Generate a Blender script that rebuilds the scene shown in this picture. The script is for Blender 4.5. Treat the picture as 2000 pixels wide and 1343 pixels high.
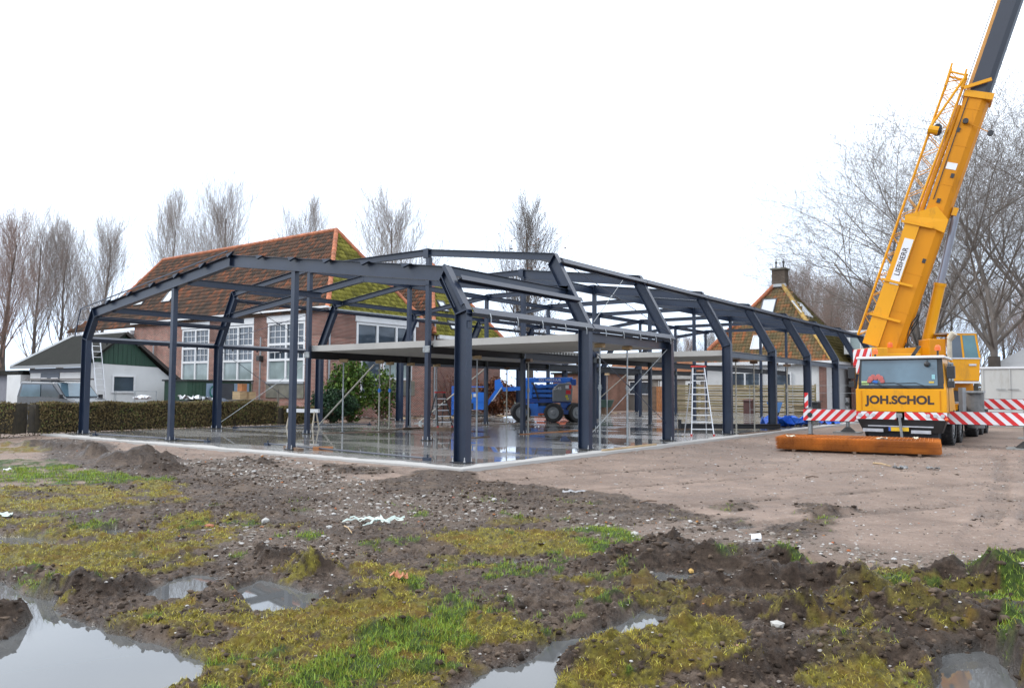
import bpy, math, random
import numpy as np
from mathutils import Vector, Matrix

random.seed(7)
rs = np.random.RandomState(11)
for o in list(bpy.data.objects):
    bpy.data.objects.remove(o)
scene = bpy.context.scene
col = scene.collection

# ---------------------------------------------------------------- camera
cam_d = bpy.data.cameras.new('camera')
cam_d.lens = 27.60
cam_d.sensor_width = 36.0
cam_d.clip_start = 0.05
cam_d.clip_end = 3000
cam = bpy.data.objects.new('camera', cam_d)
col.objects.link(cam)
CAM = Vector((10.5989, -12.7935, 1.5282))
Fv = Vector((-0.59401, 0.80225, 0.05955))
Rv = Vector((0.80386, 0.59479, 0.00553))
Uv = Vector((0.03098, -0.05116, 0.99821))
m = Matrix.Identity(4)
for i, v in enumerate((Rv, Uv, -Fv)):
    for j in range(3):
        m[j][i] = v[j]
for j in range(3):
    m[j][3] = CAM[j]
cam.matrix_world = m
scene.camera = cam

# ---------------------------------------------------------------- light: overcast winter sky
SUN_EL, SUN_AZ = math.radians(36), math.radians(238)
world = bpy.data.worlds.new('World')
scene.world = world
world.use_nodes = True
nt = world.node_tree
nt.nodes.clear()
w_out = nt.nodes.new('ShaderNodeOutputWorld')
w_bg = nt.nodes.new('ShaderNodeBackground')
w_sky = nt.nodes.new('ShaderNodeTexSky')
w_sky.sky_type = 'NISHITA'
w_sky.sun_disc = False
w_sky.sun_elevation = SUN_EL
w_sky.sun_rotation = SUN_AZ
w_sky.air_density = 1.4
w_sky.dust_density = 3.0
w_tc = nt.nodes.new('ShaderNodeTexCoord')
w_no = nt.nodes.new('ShaderNodeTexNoise')
w_no.inputs['Scale'].default_value = 2.2
w_no.inputs['Detail'].default_value = 5
w_map = nt.nodes.new('ShaderNodeMapping')
w_map.inputs['Scale'].default_value = (1, 1, 3.5)
nt.links.new(w_tc.outputs['Generated'], w_map.inputs['Vector'])
nt.links.new(w_map.outputs['Vector'], w_no.inputs['Vector'])
w_cr = nt.nodes.new('ShaderNodeValToRGB')          # cloud brightness
w_cr.color_ramp.elements[0].position = 0.3
w_cr.color_ramp.elements[0].color = (16.6, 17.8, 19.6, 1)
w_cr.color_ramp.elements[1].position = 0.72
w_cr.color_ramp.elements[1].color = (22.3, 23.2, 24.4, 1)
nt.links.new(w_no.outputs['Fac'], w_cr.inputs['Fac'])
# a cloud deck is palest overhead and a little greyer and bluer low down
w_sep = nt.nodes.new('ShaderNodeSeparateXYZ')
nt.links.new(w_tc.outputs['Generated'], w_sep.inputs[0])
w_lr = nt.nodes.new('ShaderNodeMapRange')
w_lr.inputs['From Min'].default_value = 0.0
w_lr.inputs['From Max'].default_value = 0.5
nt.links.new(w_sep.outputs['Z'], w_lr.inputs['Value'])
w_low = nt.nodes.new('ShaderNodeValToRGB')
w_low.color_ramp.elements[0].color = (0.53, 0.62, 0.74, 1)
w_low.color_ramp.elements[1].color = (1, 1, 1, 1)
nt.links.new(w_lr.outputs[0], w_low.inputs['Fac'])
w_mul = nt.nodes.new('ShaderNodeMixRGB')
w_mul.blend_type = 'MULTIPLY'
w_mul.inputs['Fac'].default_value = 1
nt.links.new(w_cr.outputs['Color'], w_mul.inputs['Color1'])
nt.links.new(w_low.outputs['Color'], w_mul.inputs['Color2'])
w_mix = nt.nodes.new('ShaderNodeMixRGB')
w_mix.inputs['Fac'].default_value = 0.9
nt.links.new(w_sky.outputs['Color'], w_mix.inputs['Color1'])
nt.links.new(w_mul.outputs['Color'], w_mix.inputs['Color2'])
nt.links.new(w_mix.outputs['Color'], w_bg.inputs['Color'])
w_bg.inputs['Strength'].default_value = 0.10
nt.links.new(w_bg.outputs[0], w_out.inputs['Surface'])

sun_d = bpy.data.lights.new('sun', 'SUN')
sun_d.energy = 1.5
sun_d.angle = math.radians(14)
sun_d.color = (1.0, 0.97, 0.93)
sun = bpy.data.objects.new('sun', sun_d)
# Nishita rotation 0 puts the sun on +Y, growing clockwise seen from above
sdir = Vector((math.sin(SUN_AZ) * math.cos(SUN_EL), math.cos(SUN_AZ) * math.cos(SUN_EL), math.sin(SUN_EL)))
sun.rotation_euler = sdir.to_track_quat('Z', 'Y').to_euler()
col.objects.link(sun)

vs = scene.view_settings
vs.view_transform = 'Standard'
vs.look = 'None'
vs.gamma = 1
vs.exposure = 0.22
vs.use_curve_mapping = False

# ---------------------------------------------------------------- helpers
class MB:
    """collects shapes, links them as one mesh object"""
    def __init__(s):
        s.v, s.f = [], []
    def add(s, vs_, fs):
        n = len(s.v)
        s.v += [tuple(p) for p in vs_]
        s.f += [tuple(i + n for i in f) for f in fs]
        return s
    def box(s, x0, x1, y0, y1, z0, z1):
        return s.add([(x0, y0, z0), (x1, y0, z0), (x1, y1, z0), (x0, y1, z0), (x0, y0, z1), (x1, y0, z1), (x1, y1, z1), (x0, y1, z1)],
                     [(0, 3, 2, 1), (4, 5, 6, 7), (0, 1, 5, 4), (1, 2, 6, 5), (2, 3, 7, 6), (3, 0, 4, 7)])
    def bar(s, p, q, w, h, up=(0, 0, 1)):
        """box beam p->q, w across, h along up"""
        p, q, up = Vector(p), Vector(q), Vector(up)
        d = (q - p).normalized()
        a = d.cross(up)
        if a.length < 1e-4:
            a = d.cross(Vector((1, 0, 0)))
        a.normalize()
        b = a.cross(d).normalized()
        vs_ = []
        for c in (p, q):
            for sa, sb in ((-1, -1), (1, -1), (1, 1), (-1, 1)):
                vs_.append(c + a * (w / 2 * sa) + b * (h / 2 * sb))
        return s.add(vs_, [(0, 1, 2, 3), (7, 6, 5, 4), (0, 4, 5, 1), (1, 5, 6, 2), (2, 6, 7, 3), (3, 7, 4, 0)])
    def tube(s, p, q, r, r2=None, n=8, caps=True):
        p, q = Vector(p), Vector(q)
        r2 = r if r2 is None else r2
        d = (q - p).normalized()
        a = d.orthogonal().normalized()
        b = d.cross(a)
        vs_ = []
        for c, rr in ((p, r), (q, r2)):
            for k in range(n):
                t = 2 * math.pi * k / n
                vs_.append(c + a * (math.cos(t) * rr) + b * (math.sin(t) * rr))
        fs = [(k, (k + 1) % n, n + (k + 1) % n, n + k) for k in range(n)]
        if caps:
            fs += [tuple(range(n - 1, -1, -1)), tuple(range(n, 2 * n))]
        return s.add(vs_, fs)
    def prism(s, pts, off):
        """closed polygon pts (3d) pushed along off"""
        off = Vector(off)
        n = len(pts)
        vs_ = [Vector(p) for p in pts] + [Vector(p) + off for p in pts]
        fs = [tuple(range(n - 1, -1, -1)), tuple(range(n, 2 * n))]
        fs += [(k, (k + 1) % n, n + (k + 1) % n, n + k) for k in range(n)]
        return s.add(vs_, fs)
    def beam(s, p, q, d, b, up=(0, 0, 1), tf=.014, tw=.01):
        """I section p->q, centred, depth d along up, flange width b"""
        p, q, up = Vector(p), Vector(q), Vector(up)
        e = (q - p).normalized()
        a = e.cross(up).normalized()
        u = a.cross(e).normalized()
        for sg in (-1, 1):
            o = u * (sg * (d / 2 - tf / 2))
            s.bar(p + o, q + o, b, tf, u)
        s.bar(p, q, tw, d - 2 * tf - .001, u)
        return s
    def sphere(s, c, r, n=10, m_=7, sc=(1, 1, 1)):
        vs_, fs = [], []
        for i in range(m_ + 1):
            t = math.pi * i / m_
            for k in range(n):
                a = 2 * math.pi * k / n
                vs_.append((c[0] + r * sc[0] * math.sin(t) * math.cos(a), c[1] + r * sc[1] * math.sin(t) * math.sin(a), c[2] + r * sc[2] * math.cos(t)))
        for i in range(m_):
            for k in range(n):
                fs.append((i * n + k, (i + 1) * n + k, (i + 1) * n + (k + 1) % n, i * n + (k + 1) % n))
        return s.add(vs_, fs)
    def build(s, name, mat, parent=None, smooth=False, bevel=0):
        me = bpy.data.meshes.new(name)
        me.from_pydata([tuple(v) for v in s.v], [], s.f)
        me.update()
        if isinstance(mat, (list, tuple)):
            for x in mat:
                me.materials.append(x)
        elif mat:
            me.materials.append(mat)
        if smooth:
            me.shade_smooth()
        o = bpy.data.objects.new(name, me)
        col.objects.link(o)
        if parent is not None:
            o.parent = parent
        if bevel:
            bv = o.modifiers.new('bevel', 'BEVEL')
            bv.width = bevel
            bv.segments = 2
            bv.limit_method = 'ANGLE'
        return o

def tag(o, label=None, cat=None, group=None, kind=None):
    if label: o['label'] = label
    if cat: o['category'] = cat
    if group: o['group'] = group
    if kind: o['kind'] = kind
    return o

def thing(name, label, cat, loc=(0, 0, 0), rz=0, group=None):
    o = bpy.data.objects.new(name, None)
    o.empty_display_size = .3
    o.location = loc
    o.rotation_euler = (0, 0, rz)
    col.objects.link(o)
    return tag(o, label, cat, group)

def kids(o):
    return [c for c in bpy.data.objects if c.parent == o]

def copy_tree(o, parent=None, _idx=None):
    if _idx is None:
        _idx = {}
        for c in bpy.data.objects:
            if c.parent is not None:
                _idx.setdefault(c.parent.name, []).append(c)
    n = o.copy()
    col.objects.link(n)
    if parent is not None:
        n.parent = parent
    for ch in _idx.get(o.name, []):
        copy_tree(ch, n, _idx)
    return n

def np_mesh(name, V, Q, mat, kind=None, smooth=True, parent=None, attrs=None):
    """mesh from numpy arrays; Q is (n,3) or (n,4)"""
    me = bpy.data.meshes.new(name)
    V = np.ascontiguousarray(V, dtype=np.float32)
    Q = np.ascontiguousarray(Q, dtype=np.int32)
    k = Q.shape[1]
    me.vertices.add(len(V))
    me.vertices.foreach_set('co', V.ravel())
    me.loops.add(Q.size)
    me.loops.foreach_set('vertex_index', Q.ravel())
    me.polygons.add(len(Q))
    me.polygons.foreach_set('loop_start', np.arange(0, Q.size, k, dtype=np.int32))
    me.polygons.foreach_set('loop_total', np.full(len(Q), k, dtype=np.int32))
    me.polygons.foreach_set('use_smooth', np.full(len(Q), smooth, dtype=bool))
    me.update(calc_edges=True)
    if attrs:
        for an, arr in attrs.items():
            if arr.ndim == 1:
                a = me.attributes.new(an, 'FLOAT', 'POINT')
                a.data.foreach_set('value', arr.astype(np.float32))
            else:
                a = me.attributes.new(an, 'FLOAT_COLOR', 'POINT')
                a.data.foreach_set('color', arr.astype(np.float32).ravel())
    me.materials.append(mat)
    o = bpy.data.objects.new(name, me)
    col.objects.link(o)
    if parent is not None:
        o.parent = parent
    if kind:
        o['kind'] = kind
    return o

def text(name, body, size, loc, rot, mat, parent=None, ext=.004, width=1.0, bold=0.0):
    cu = bpy.data.curves.new(name, 'FONT')
    cu.body = body
    cu.size = size
    cu.extrude = ext
    cu.offset = bold
    cu.align_x = 'CENTER'
    cu.align_y = 'CENTER'
    cu.materials.append(mat)
    o = bpy.data.objects.new(name, cu)
    col.objects.link(o)
    me = bpy.data.meshes.new_from_object(o.evaluated_get(bpy.context.evaluated_depsgraph_get()))
    me.name = name
    bpy.data.objects.remove(o)
    o = bpy.data.objects.new(name, me)
    col.objects.link(o)
    if parent is not None:
        o.parent = parent
    o.location = loc
    o.rotation_euler = rot
    o.scale = (width, 1, 1)
    return o

# ---------------------------------------------------------------- materials
MATS = {}
def mk(name, c, rough=.6, metal=0., var=.15, scale=3., bump=0., bscale=40., c2=None, thr=.55, spec=.5, coat=0., dirt=None, dirtamt=.5, dscale=2., stretch=(1, 1, 1)):
    if name in MATS:
        return MATS[name]
    mt = bpy.data.materials.new(name)
    mt.use_nodes = True
    t = mt.node_tree
    bs = t.nodes['Principled BSDF']
    bs.inputs['Roughness'].default_value = rough
    bs.inputs['Metallic'].default_value = metal
    bs.inputs['Specular IOR Level'].default_value = spec
    if coat:
        bs.inputs['Coat Weight'].default_value = coat
        bs.inputs['Coat Roughness'].default_value = .1
    tc = t.nodes.new('ShaderNodeTexCoord')
    mp = t.nodes.new('ShaderNodeMapping')
    mp.inputs['Scale'].default_value = stretch
    t.links.new(tc.outputs['Object'], mp.inputs['Vector'])
    no = t.nodes.new('ShaderNodeTexNoise')
    no.inputs['Scale'].default_value = scale
    no.inputs['Detail'].default_value = 6
    t.links.new(mp.outputs[0], no.inputs['Vector'])
    cr = t.nodes.new('ShaderNodeValToRGB')
    cr.color_ramp.elements[0].position = .3
    cr.color_ramp.elements[1].position = .7
    cr.color_ramp.elements[0].color = tuple(x * (1 - var) for x in c) + (1,)
    cr.color_ramp.elements[1].color = tuple(x * (1 + var) for x in (c2 or c)) + (1,)
    t.links.new(no.outputs['Fac'], cr.inputs['Fac'])
    out = cr.outputs['Color']
    if dirt:
        n2 = t.nodes.new('ShaderNodeTexNoise')
        n2.inputs['Scale'].default_value = dscale
        n2.inputs['Detail'].default_value = 8
        n2.inputs['Roughness'].default_value = .7
        t.links.new(mp.outputs[0], n2.inputs['Vector'])
        mr = t.nodes.new('ShaderNodeMapRange')
        mr.inputs['From Min'].default_value = thr
        mr.inputs['From Max'].default_value = thr + .15
        mr.inputs['To Max'].default_value = dirtamt
        t.links.new(n2.outputs['Fac'], mr.inputs['Value'])
        mx = t.nodes.new('ShaderNodeMixRGB')
        mx.inputs['Color2'].default_value = tuple(dirt) + (1,)
        t.links.new(out, mx.inputs['Color1'])
        t.links.new(mr.outputs[0], mx.inputs['Fac'])
        out = mx.outputs['Color']
    t.links.new(out, bs.inputs['Base Color'])
    # uneven gloss
    rr = t.nodes.new('ShaderNodeMapRange')
    rr.inputs['To Min'].default_value = max(.02, rough * .8)
    rr.inputs['To Max'].default_value = min(1, rough * 1.2)
    t.links.new(no.outputs['Fac'], rr.inputs['Value'])
    t.links.new(rr.outputs[0], bs.inputs['Roughness'])
    if bump:
        nb = t.nodes.new('ShaderNodeTexNoise')
        nb.inputs['Scale'].default_value = bscale
        nb.inputs['Detail'].default_value = 4
        t.links.new(mp.outputs[0], nb.inputs['Vector'])
        bp = t.nodes.new('ShaderNodeBump')
        bp.inputs['Strength'].default_value = bump
        bp.inputs['Distance'].default_value = .02
        t.links.new(nb.outputs['Fac'], bp.inputs['Height'])
        t.links.new(bp.outputs[0], bs.inputs['Normal'])
    MATS[name] = mt
    return mt

def brick_mat(name, c1, c2, mortar, scale=1.0):
    mt = bpy.data.materials.new(name)
    mt.use_nodes = True
    t = mt.node_tree
    bs = t.nodes['Principled BSDF']
    bs.inputs['Roughness'].default_value = .9
    bs.inputs['Specular IOR Level'].default_value = .15
    tc = t.nodes.new('ShaderNodeTexCoord')
    sp = t.nodes.new('ShaderNodeSeparateXYZ')
    t.links.new(tc.outputs['Object'], sp.inputs[0])
    ad = t.nodes.new('ShaderNodeMath')
    t.links.new(sp.outputs['X'], ad.inputs[0])
    t.links.new(sp.outputs['Y'], ad.inputs[1])
    cb = t.nodes.new('ShaderNodeCombineXYZ')
    t.links.new(ad.outputs[0], cb.inputs['X'])
    t.links.new(sp.outputs['Z'], cb.inputs['Y'])
    br = t.nodes.new('ShaderNodeTexBrick')
    br.inputs['Scale'].default_value = scale
    br.inputs['Brick Width'].default_value = .22
    br.inputs['Row Height'].default_value = .075
    br.inputs['Mortar Size'].default_value = .011
    br.inputs['Mortar Smooth'].default_value = .3
    br.inputs['Bias'].default_value = -.1
    br.inputs['Color1'].default_value = c1 + (1,)
    br.inputs['Color2'].default_value = c2 + (1,)
    br.inputs['Mortar'].default_value = mortar + (1,)
    t.links.new(cb.outputs[0], br.inputs['Vector'])
    no = t.nodes.new('ShaderNodeTexNoise')
    no.inputs['Scale'].default_value = .9
    no.inputs['Detail'].default_value = 7
    t.links.new(tc.outputs['Object'], no.inputs['Vector'])
    mr = t.nodes.new('ShaderNodeMapRange')
    mr.inputs['From Min'].default_value = .3
    mr.inputs['From Max'].default_value = .7
    mr.inputs['To Min'].default_value = .7
    mr.inputs['To Max'].default_value = 1.25
    t.links.new(no.outputs['Fac'], mr.inputs['Value'])
    mx = t.nodes.new('ShaderNodeMixRGB')
    mx.blend_type = 'MULTIPLY'
    mx.inputs['Fac'].default_value = 1
    t.links.new(br.outputs['Color'], mx.inputs['Color1'])
    t.links.new(mr.outputs[0], mx.inputs['Color2'])
    t.links.new(mx.outputs[0], bs.inputs['Base Color'])
    bp = t.nodes.new('ShaderNodeBump')
    bp.inputs['Strength'].default_value = .5
    bp.inputs['Distance'].default_value = .01
    bp.invert = True
    t.links.new(br.outputs['Fac'], bp.inputs['Height'])
    t.links.new(bp.outputs[0], bs.inputs['Normal'])
    return mt

def attr_mat(name, ramp, attr='tint', rough=.8, noise=.25, nscale=1.2, spots=None, spotthr=.6, tintamt=1.0, spec=.15):
    """colour from a per-piece value, broken up by noise"""
    mt = bpy.data.materials.new(name)
    mt.use_nodes = True
    t = mt.node_tree
    bs = t.nodes['Principled BSDF']
    bs.inputs['Specular IOR Level'].default_value = spec
    bs.inputs['Roughness'].default_value = rough
    at = t.nodes.new('ShaderNodeAttribute')
    at.attribute_name = attr
    tc = t.nodes.new('ShaderNodeTexCoord')
    ge = t.nodes.new('ShaderNodeNewGeometry')
    no = t.nodes.new('ShaderNodeTexNoise')
    no.inputs['Scale'].default_value = nscale
    no.inputs['Detail'].default_value = 6
    t.links.new(ge.outputs['Position'], no.inputs['Vector'])
    sb = t.nodes.new('ShaderNodeMath')
    sb.operation = 'MULTIPLY_ADD'
    sb.inputs[1].default_value = noise * 2
    sb.inputs[2].default_value = -noise
    t.links.new(no.outputs['Fac'], sb.inputs[0])
    ad = t.nodes.new('ShaderNodeMath')
    tm = t.nodes.new('ShaderNodeMath')
    tm.operation = 'MULTIPLY_ADD'
    tm.inputs[1].default_value = tintamt
    tm.inputs[2].default_value = .5 - .5 * tintamt
    t.links.new(at.outputs['Fac'], tm.inputs[0])
    t.links.new(tm.outputs[0], ad.inputs[0])
    t.links.new(sb.outputs[0], ad.inputs[1])
    cr = t.nodes.new('ShaderNodeValToRGB')
    els = cr.color_ramp.elements
    while len(els) < len(ramp):
        els.new(.5)
    for e, (p, c) in zip(els, ramp):
        e.position = p
        e.color = tuple(c) + (1,)
    t.links.new(ad.outputs[0], cr.inputs['Fac'])
    out = cr.outputs['Color']
    if spots:
        n2 = t.nodes.new('ShaderNodeTexNoise')
        n2.inputs['Scale'].default_value = 7
        n2.inputs['Detail'].default_value = 8
        n2.inputs['Roughness'].default_value = .75
        t.links.new(ge.outputs['Position'], n2.inputs['Vector'])
        mr = t.nodes.new('ShaderNodeMapRange')
        mr.inputs['From Min'].default_value = spotthr
        mr.inputs['From Max'].default_value = spotthr + .06
        t.links.new(n2.outputs['Fac'], mr.inputs['Value'])
        mx = t.nodes.new('ShaderNodeMixRGB')
        mx.inputs['Color2'].default_value = tuple(spots) + (1,)
        t.links.new(mr.outputs[0], mx.inputs['Fac'])
        t.links.new(out, mx.inputs['Color1'])
        out = mx.outputs[0]
    t.links.new(out, bs.inputs['Base Color'])
    return mt

STEEL = mk('dark_blue_steel', (.0105, .0195, .042), .33, .0, .18, 1.2, bump=.05, bscale=6, spec=.55, dirt=(.06, .062, .066), dirtamt=.25, dscale=3)
STEEL_DARK = mk('dark_grey_steel', (.014, .0165, .022), .5, .0, .2, 2)
GALV = mk('galvanised_steel', (.30, .32, .33), .45, .6, .2, 9, dirt=(.16, .13, .1), dirtamt=.5, dscale=8)
RUSTYPROP = mk('worn_prop_paint', (.34, .33, .29), .6, .2, .2, 9, dirt=(.25, .12, .06), dirtamt=.6, dscale=9)
BOLT = mk('zinc_bolt', (.5, .5, .5), .35, .8, .1)
WHITE = mk('white_paint', (.62, .63, .64), .5, 0, .05, 2, dirt=(.42, .41, .38), dirtamt=.4, dscale=1.5)
WHITEWALL = mk('white_render', (.56, .57, .57), .8, 0, .06, 1.2, dirt=(.38, .38, .35), dirtamt=.5, dscale=.8)
WOOD = mk('pale_timber', (.38, .27, .15), .7, 0, .25, 3, stretch=(1, 1, 6), bump=.1)
OLDWOOD = mk('old_wet_timber', (.13, .08, .05), .6, 0, .35, 4, bump=.2)
BROWNWOOD = mk('orange_brown_timber', (.32, .13, .045), .6, 0, .25, 5)
BLACK = mk('black_rubber', (.018, .018, .019), .75, 0, .3, 6, bump=.2, dirt=(.10, .085, .07), dirtamt=.5, dscale=5)
BLACKP = mk('black_plastic', (.02, .021, .023), .4, 0, .2, 4)
ALU = mk('bare_aluminium', (.55, .56, .58), .35, .7, .1, 8)
YELLOW = mk('crane_yellow_paint', (.68, .305, .005), .36, 0, .07, 1.2, coat=.05, spec=.3, dirt=(.30, .15, .03), dirtamt=.5, dscale=2.5, stretch=(1, 1, .45))
YELLOWD = mk('crane_orange_yellow_paint', (.58, .225, .004), .45, 0, .1, .8, spec=.25, dirt=(.24, .10, .02), dirtamt=.55, dscale=1.4, stretch=(1.5, 1.5, .35))
REDP = mk('red_sheeting', (.58, .018, .02), .4, 0, .08)
WHITEP = mk('white_sheeting', (.68, .69, .71), .4, 0, .04)
GREYP = mk('grey_machine_paint', (.19, .20, .21), .45, 0, .1)
BLUEP = mk('blue_machine_paint', (.012, .155, .62), .35, 0, .12, 2, coat=.2)
CHROME = mk('bright_steel', (.55, .57, .60), .2, .9, .05)
ORANGEL = mk('orange_beacon', (.75, .13, .02), .25, 0, .1)

def glass_mat(name, c, rough=.06, spec=.8, inner=None):
    mt = mk(name, c, rough, 0, .35, .8, spec=spec, c2=inner)
    return mt
GLASS = glass_mat('window_glass', (.045, .060, .078), .05, .9)  # bluish base colour stands in for sky reflected in the panes
GLASSP = glass_mat('window_glass_blind', (.22, .27, .27), .12, .6)
GLASSB = glass_mat('cab_glass', (.075, .13, .17), .06, .9)
GLASST = glass_mat('teal_cab_glass', (.055, .15, .17), .08, .9)

# ---------------------------------------------------------------- noise + masks
_T = rs.rand(256, 256)
def vn(x, y, s=0):
    x = x + s * 17.31
    y = y + s * 9.73
    xi = np.floor(x).astype(int)
    yi = np.floor(y).astype(int)
    fx = x - xi
    fy = y - yi
    fx = fx * fx * (3 - 2 * fx)
    fy = fy * fy * (3 - 2 * fy)
    a = _T[xi & 255, yi & 255]
    b = _T[(xi + 1) & 255, yi & 255]
    c = _T[xi & 255, (yi + 1) & 255]
    d = _T[(xi + 1) & 255, (yi + 1) & 255]
    return (a * (1 - fx) + b * fx) * (1 - fy) + (c * (1 - fx) + d * fx) * fy - .5
def fbm(x, y, f, o=4, s=0, g=.5):
    r = 0
    a = 1.
    for k in range(o):
        r = r + a * vn(x * f, y * f, s + k * 3)
        f *= 2.03
        a *= g
    return r
def sstep(v, a, b):
    t = np.clip((v - a) / (b - a), 0, 1)
    return t * t * (3 - 2 * t)
def sdpoly(x, y, P):
    """signed distance, positive inside"""
    P = np.array(P)
    x0, y0 = P.min(0) - 1.2
    x1, y1 = P.max(0) + 1.2
    out = np.full(x.shape, -9.)
    k = np.where((x > x0) & (x < x1) & (y > y0) & (y < y1))[0]
    if len(k) == 0:
        return out
    X, Y = x[k], y[k]
    d = np.full(X.shape, 1e9)
    ins = np.zeros(X.shape, bool)
    n = len(P)
    for i in range(n):
        ax, ay = P[i]
        bx, by = P[(i + 1) % n]
        ex, ey = bx - ax, by - ay
        t = np.clip(((X - ax) * ex + (Y - ay) * ey) / (ex * ex + ey * ey + 1e-12), 0, 1)
        d = np.minimum(d, (X - ax - t * ex) ** 2 + (Y - ay - t * ey) ** 2)
        c = ((ay > Y) != (by > Y)) & (X < ex * (Y - ay) / (ey + 1e-12) + ax)
        ins ^= c
    d = np.sqrt(d)
    out[k] = np.where(ins, d, -d)
    return out
def mask(x, y, polys, amp=.12, w=.05, f=2.2, s=1):
    wx = x + fbm(x, y, f, 4, s) * amp * 2
    wy = y + fbm(x, y, f, 4, s + 31) * amp * 2
    r = np.full(x.shape, -9.)
    for P in polys:
        r = np.maximum(r, sdpoly(wx, wy, P))
    return sstep(r, -w, w)

PUDDLE = [
 [(1.86, -11.00), (2.76, -9.80), (3.36, -9.84), (3.77, -9.83), (4.27, -9.92), (4.70, -10.00), (5.02, -10.01), (5.28, -9.93), (5.59, -9.85), (5.97, -9.90), (6.20, -9.98), (6.35, -10.18), (6.38, -10.31), (6.69, -10.70), (5.59, -12.07)],
 [(4.35, -9.34), (4.00, -8.94), (3.92, -8.65), (4.26, -8.63), (4.55, -8.74), (4.61, -9.04), (4.57, -9.27)],
 [(4.78, -8.78), (4.57, -8.45), (5.00, -8.45), (5.41, -8.56), (5.62, -8.78), (5.56, -8.97), (5.36, -9.02)],
 [(-0.58, -9.62), (0.81, -8.77), (1.50, -8.69), (1.56, -9.07), (1.08, -10.08)],
 [(7.63, -9.35), (7.57, -9.04), (7.63, -8.71), (7.57, -8.24), (7.70, -7.95), (7.72, -7.43), (7.75, -7.17), (8.09, -7.19), (8.05, -7.53), (7.96, -7.84), (7.85, -8.33), (7.83, -8.61), (8.08, -9.01), (8.45, -9.58), (8.02, -9.91)],
 [(8.71, -7.43), (8.86, -7.35), (9.04, -7.55), (8.85, -7.62)],
 [(9.79, -7.70), (9.78, -7.24), (9.77, -6.83), (9.91, -6.62), (10.04, -6.75), (10.12, -7.09), (10.20, -7.39), (10.28, -7.97), (9.85, -8.30)],
 [(1.00, -8.02), (1.15, -7.81), (1.78, -8.16), (1.50, -8.27)],
 [(2.71, -8.69), (2.77, -8.52), (3.10, -8.68), (3.01, -8.81)],
]
ISLAND = [[(3.53, -10.31), (3.84, -10.14), (4.17, -10.17), (4.53, -10.39), (4.66, -10.54), (4.47, -10.69)]]
MUD = [
 [(-5.19, -9.00), (-3.49, -5.87), (-6.80, -2.72), (-5.55, -1.66), (-2.10, -2.50), (-0.02, -3.04), (0.03, -0.75), (2.33, -1.61), (3.68, -1.24), (5.42, -1.92), (6.51, -2.67), (6.15, -3.62), (5.78, -4.38), (5.92, -4.98), (6.65, -4.64), (7.28, -4.29), (8.14, -4.57), (8.90, -4.96), (9.66, -4.49), (10.43, -4.98), (11.83, -5.18), (11.22, -8.75), (6.36, -12.42)],
 [(7.24, -3.87), (7.37, -2.41), (7.33, -1.35), (6.90, -0.74), (7.18, -0.30), (7.93, -1.04), (7.90, -1.99), (8.08, -3.20), (7.89, -3.74)],
 [(-16.38, -1.81), (-14.98, -0.58), (-9.66, -2.20), (-6.21, -3.06), (-3.35, -4.71), (-5.18, -5.04), (-8.92, -4.50)],
 [(6.02, -1.44), (6.18, -0.82), (6.73, -1.82), (6.51, -2.29)],
 [(-3.02, -1.49), (-2.17, -1.08), (-0.50, -1.80), (-1.42, -2.56)],
 [(6.26, -2.76), (6.93, -2.50), (7.04, -3.16), (6.69, -3.44)],
]
OLIVE = [
 [(-2.00, -9.23), (-0.51, -8.41), (-0.01, -8.26), (1.03, -8.13), (1.59, -8.31), (2.08, -8.31), (1.50, -7.97), (0.89, -7.15), (1.61, -6.57), (2.69, -6.82), (2.86, -7.69), (3.33, -8.17), (3.77, -8.55), (3.76, -8.95), (3.96, -9.37), (3.56, -9.68), (2.91, -9.49), (1.86, -10.30)],
 [(5.02, -9.91), (4.82, -9.57), (4.76, -9.07), (4.67, -8.82), (5.31, -9.11), (5.70, -8.99), (5.54, -8.46), (5.13, -7.76), (5.32, -7.35), (5.96, -7.82), (6.40, -7.80), (6.91, -7.79), (7.25, -8.19), (7.27, -8.67), (7.41, -9.00), (7.59, -9.39), (7.98, -9.94), (7.11, -10.60), (6.72, -10.05), (6.20, -9.98), (5.70, -9.85)],
 [(8.05, -9.04), (8.06, -8.56), (8.16, -7.85), (8.39, -7.54), (8.65, -7.74), (8.75, -8.24), (8.67, -8.56), (8.96, -9.20), (8.37, -9.64)],
 [(8.98, -7.39), (9.15, -7.07), (9.39, -6.94), (9.68, -7.20), (9.74, -7.75), (9.80, -8.55), (9.41, -8.85), (9.26, -7.96)],
 [(9.47, -5.90), (9.72, -5.70), (9.88, -6.39), (9.74, -6.81), (9.54, -6.58)],
 [(4.40, -5.90), (4.61, -5.21), (5.62, -5.06), (6.25, -5.21), (6.68, -5.95), (5.69, -6.32), (5.16, -6.58)],
 [(-5.35, -8.30), (-3.31, -6.38), (-1.81, -6.03), (-0.18, -6.41), (-0.56, -7.64), (-1.90, -9.26)],
 [(-20.51, -4.10), (-14.91, -2.41), (-11.12, -3.45), (-12.73, -6.25)],
 [(-3.38, -5.28), (-2.39, -4.97), (-0.27, -6.48), (-1.25, -6.57)],
 [(8.70, -6.31), (9.02, -5.91), (9.28, -6.23), (8.98, -6.66)],
]
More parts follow.
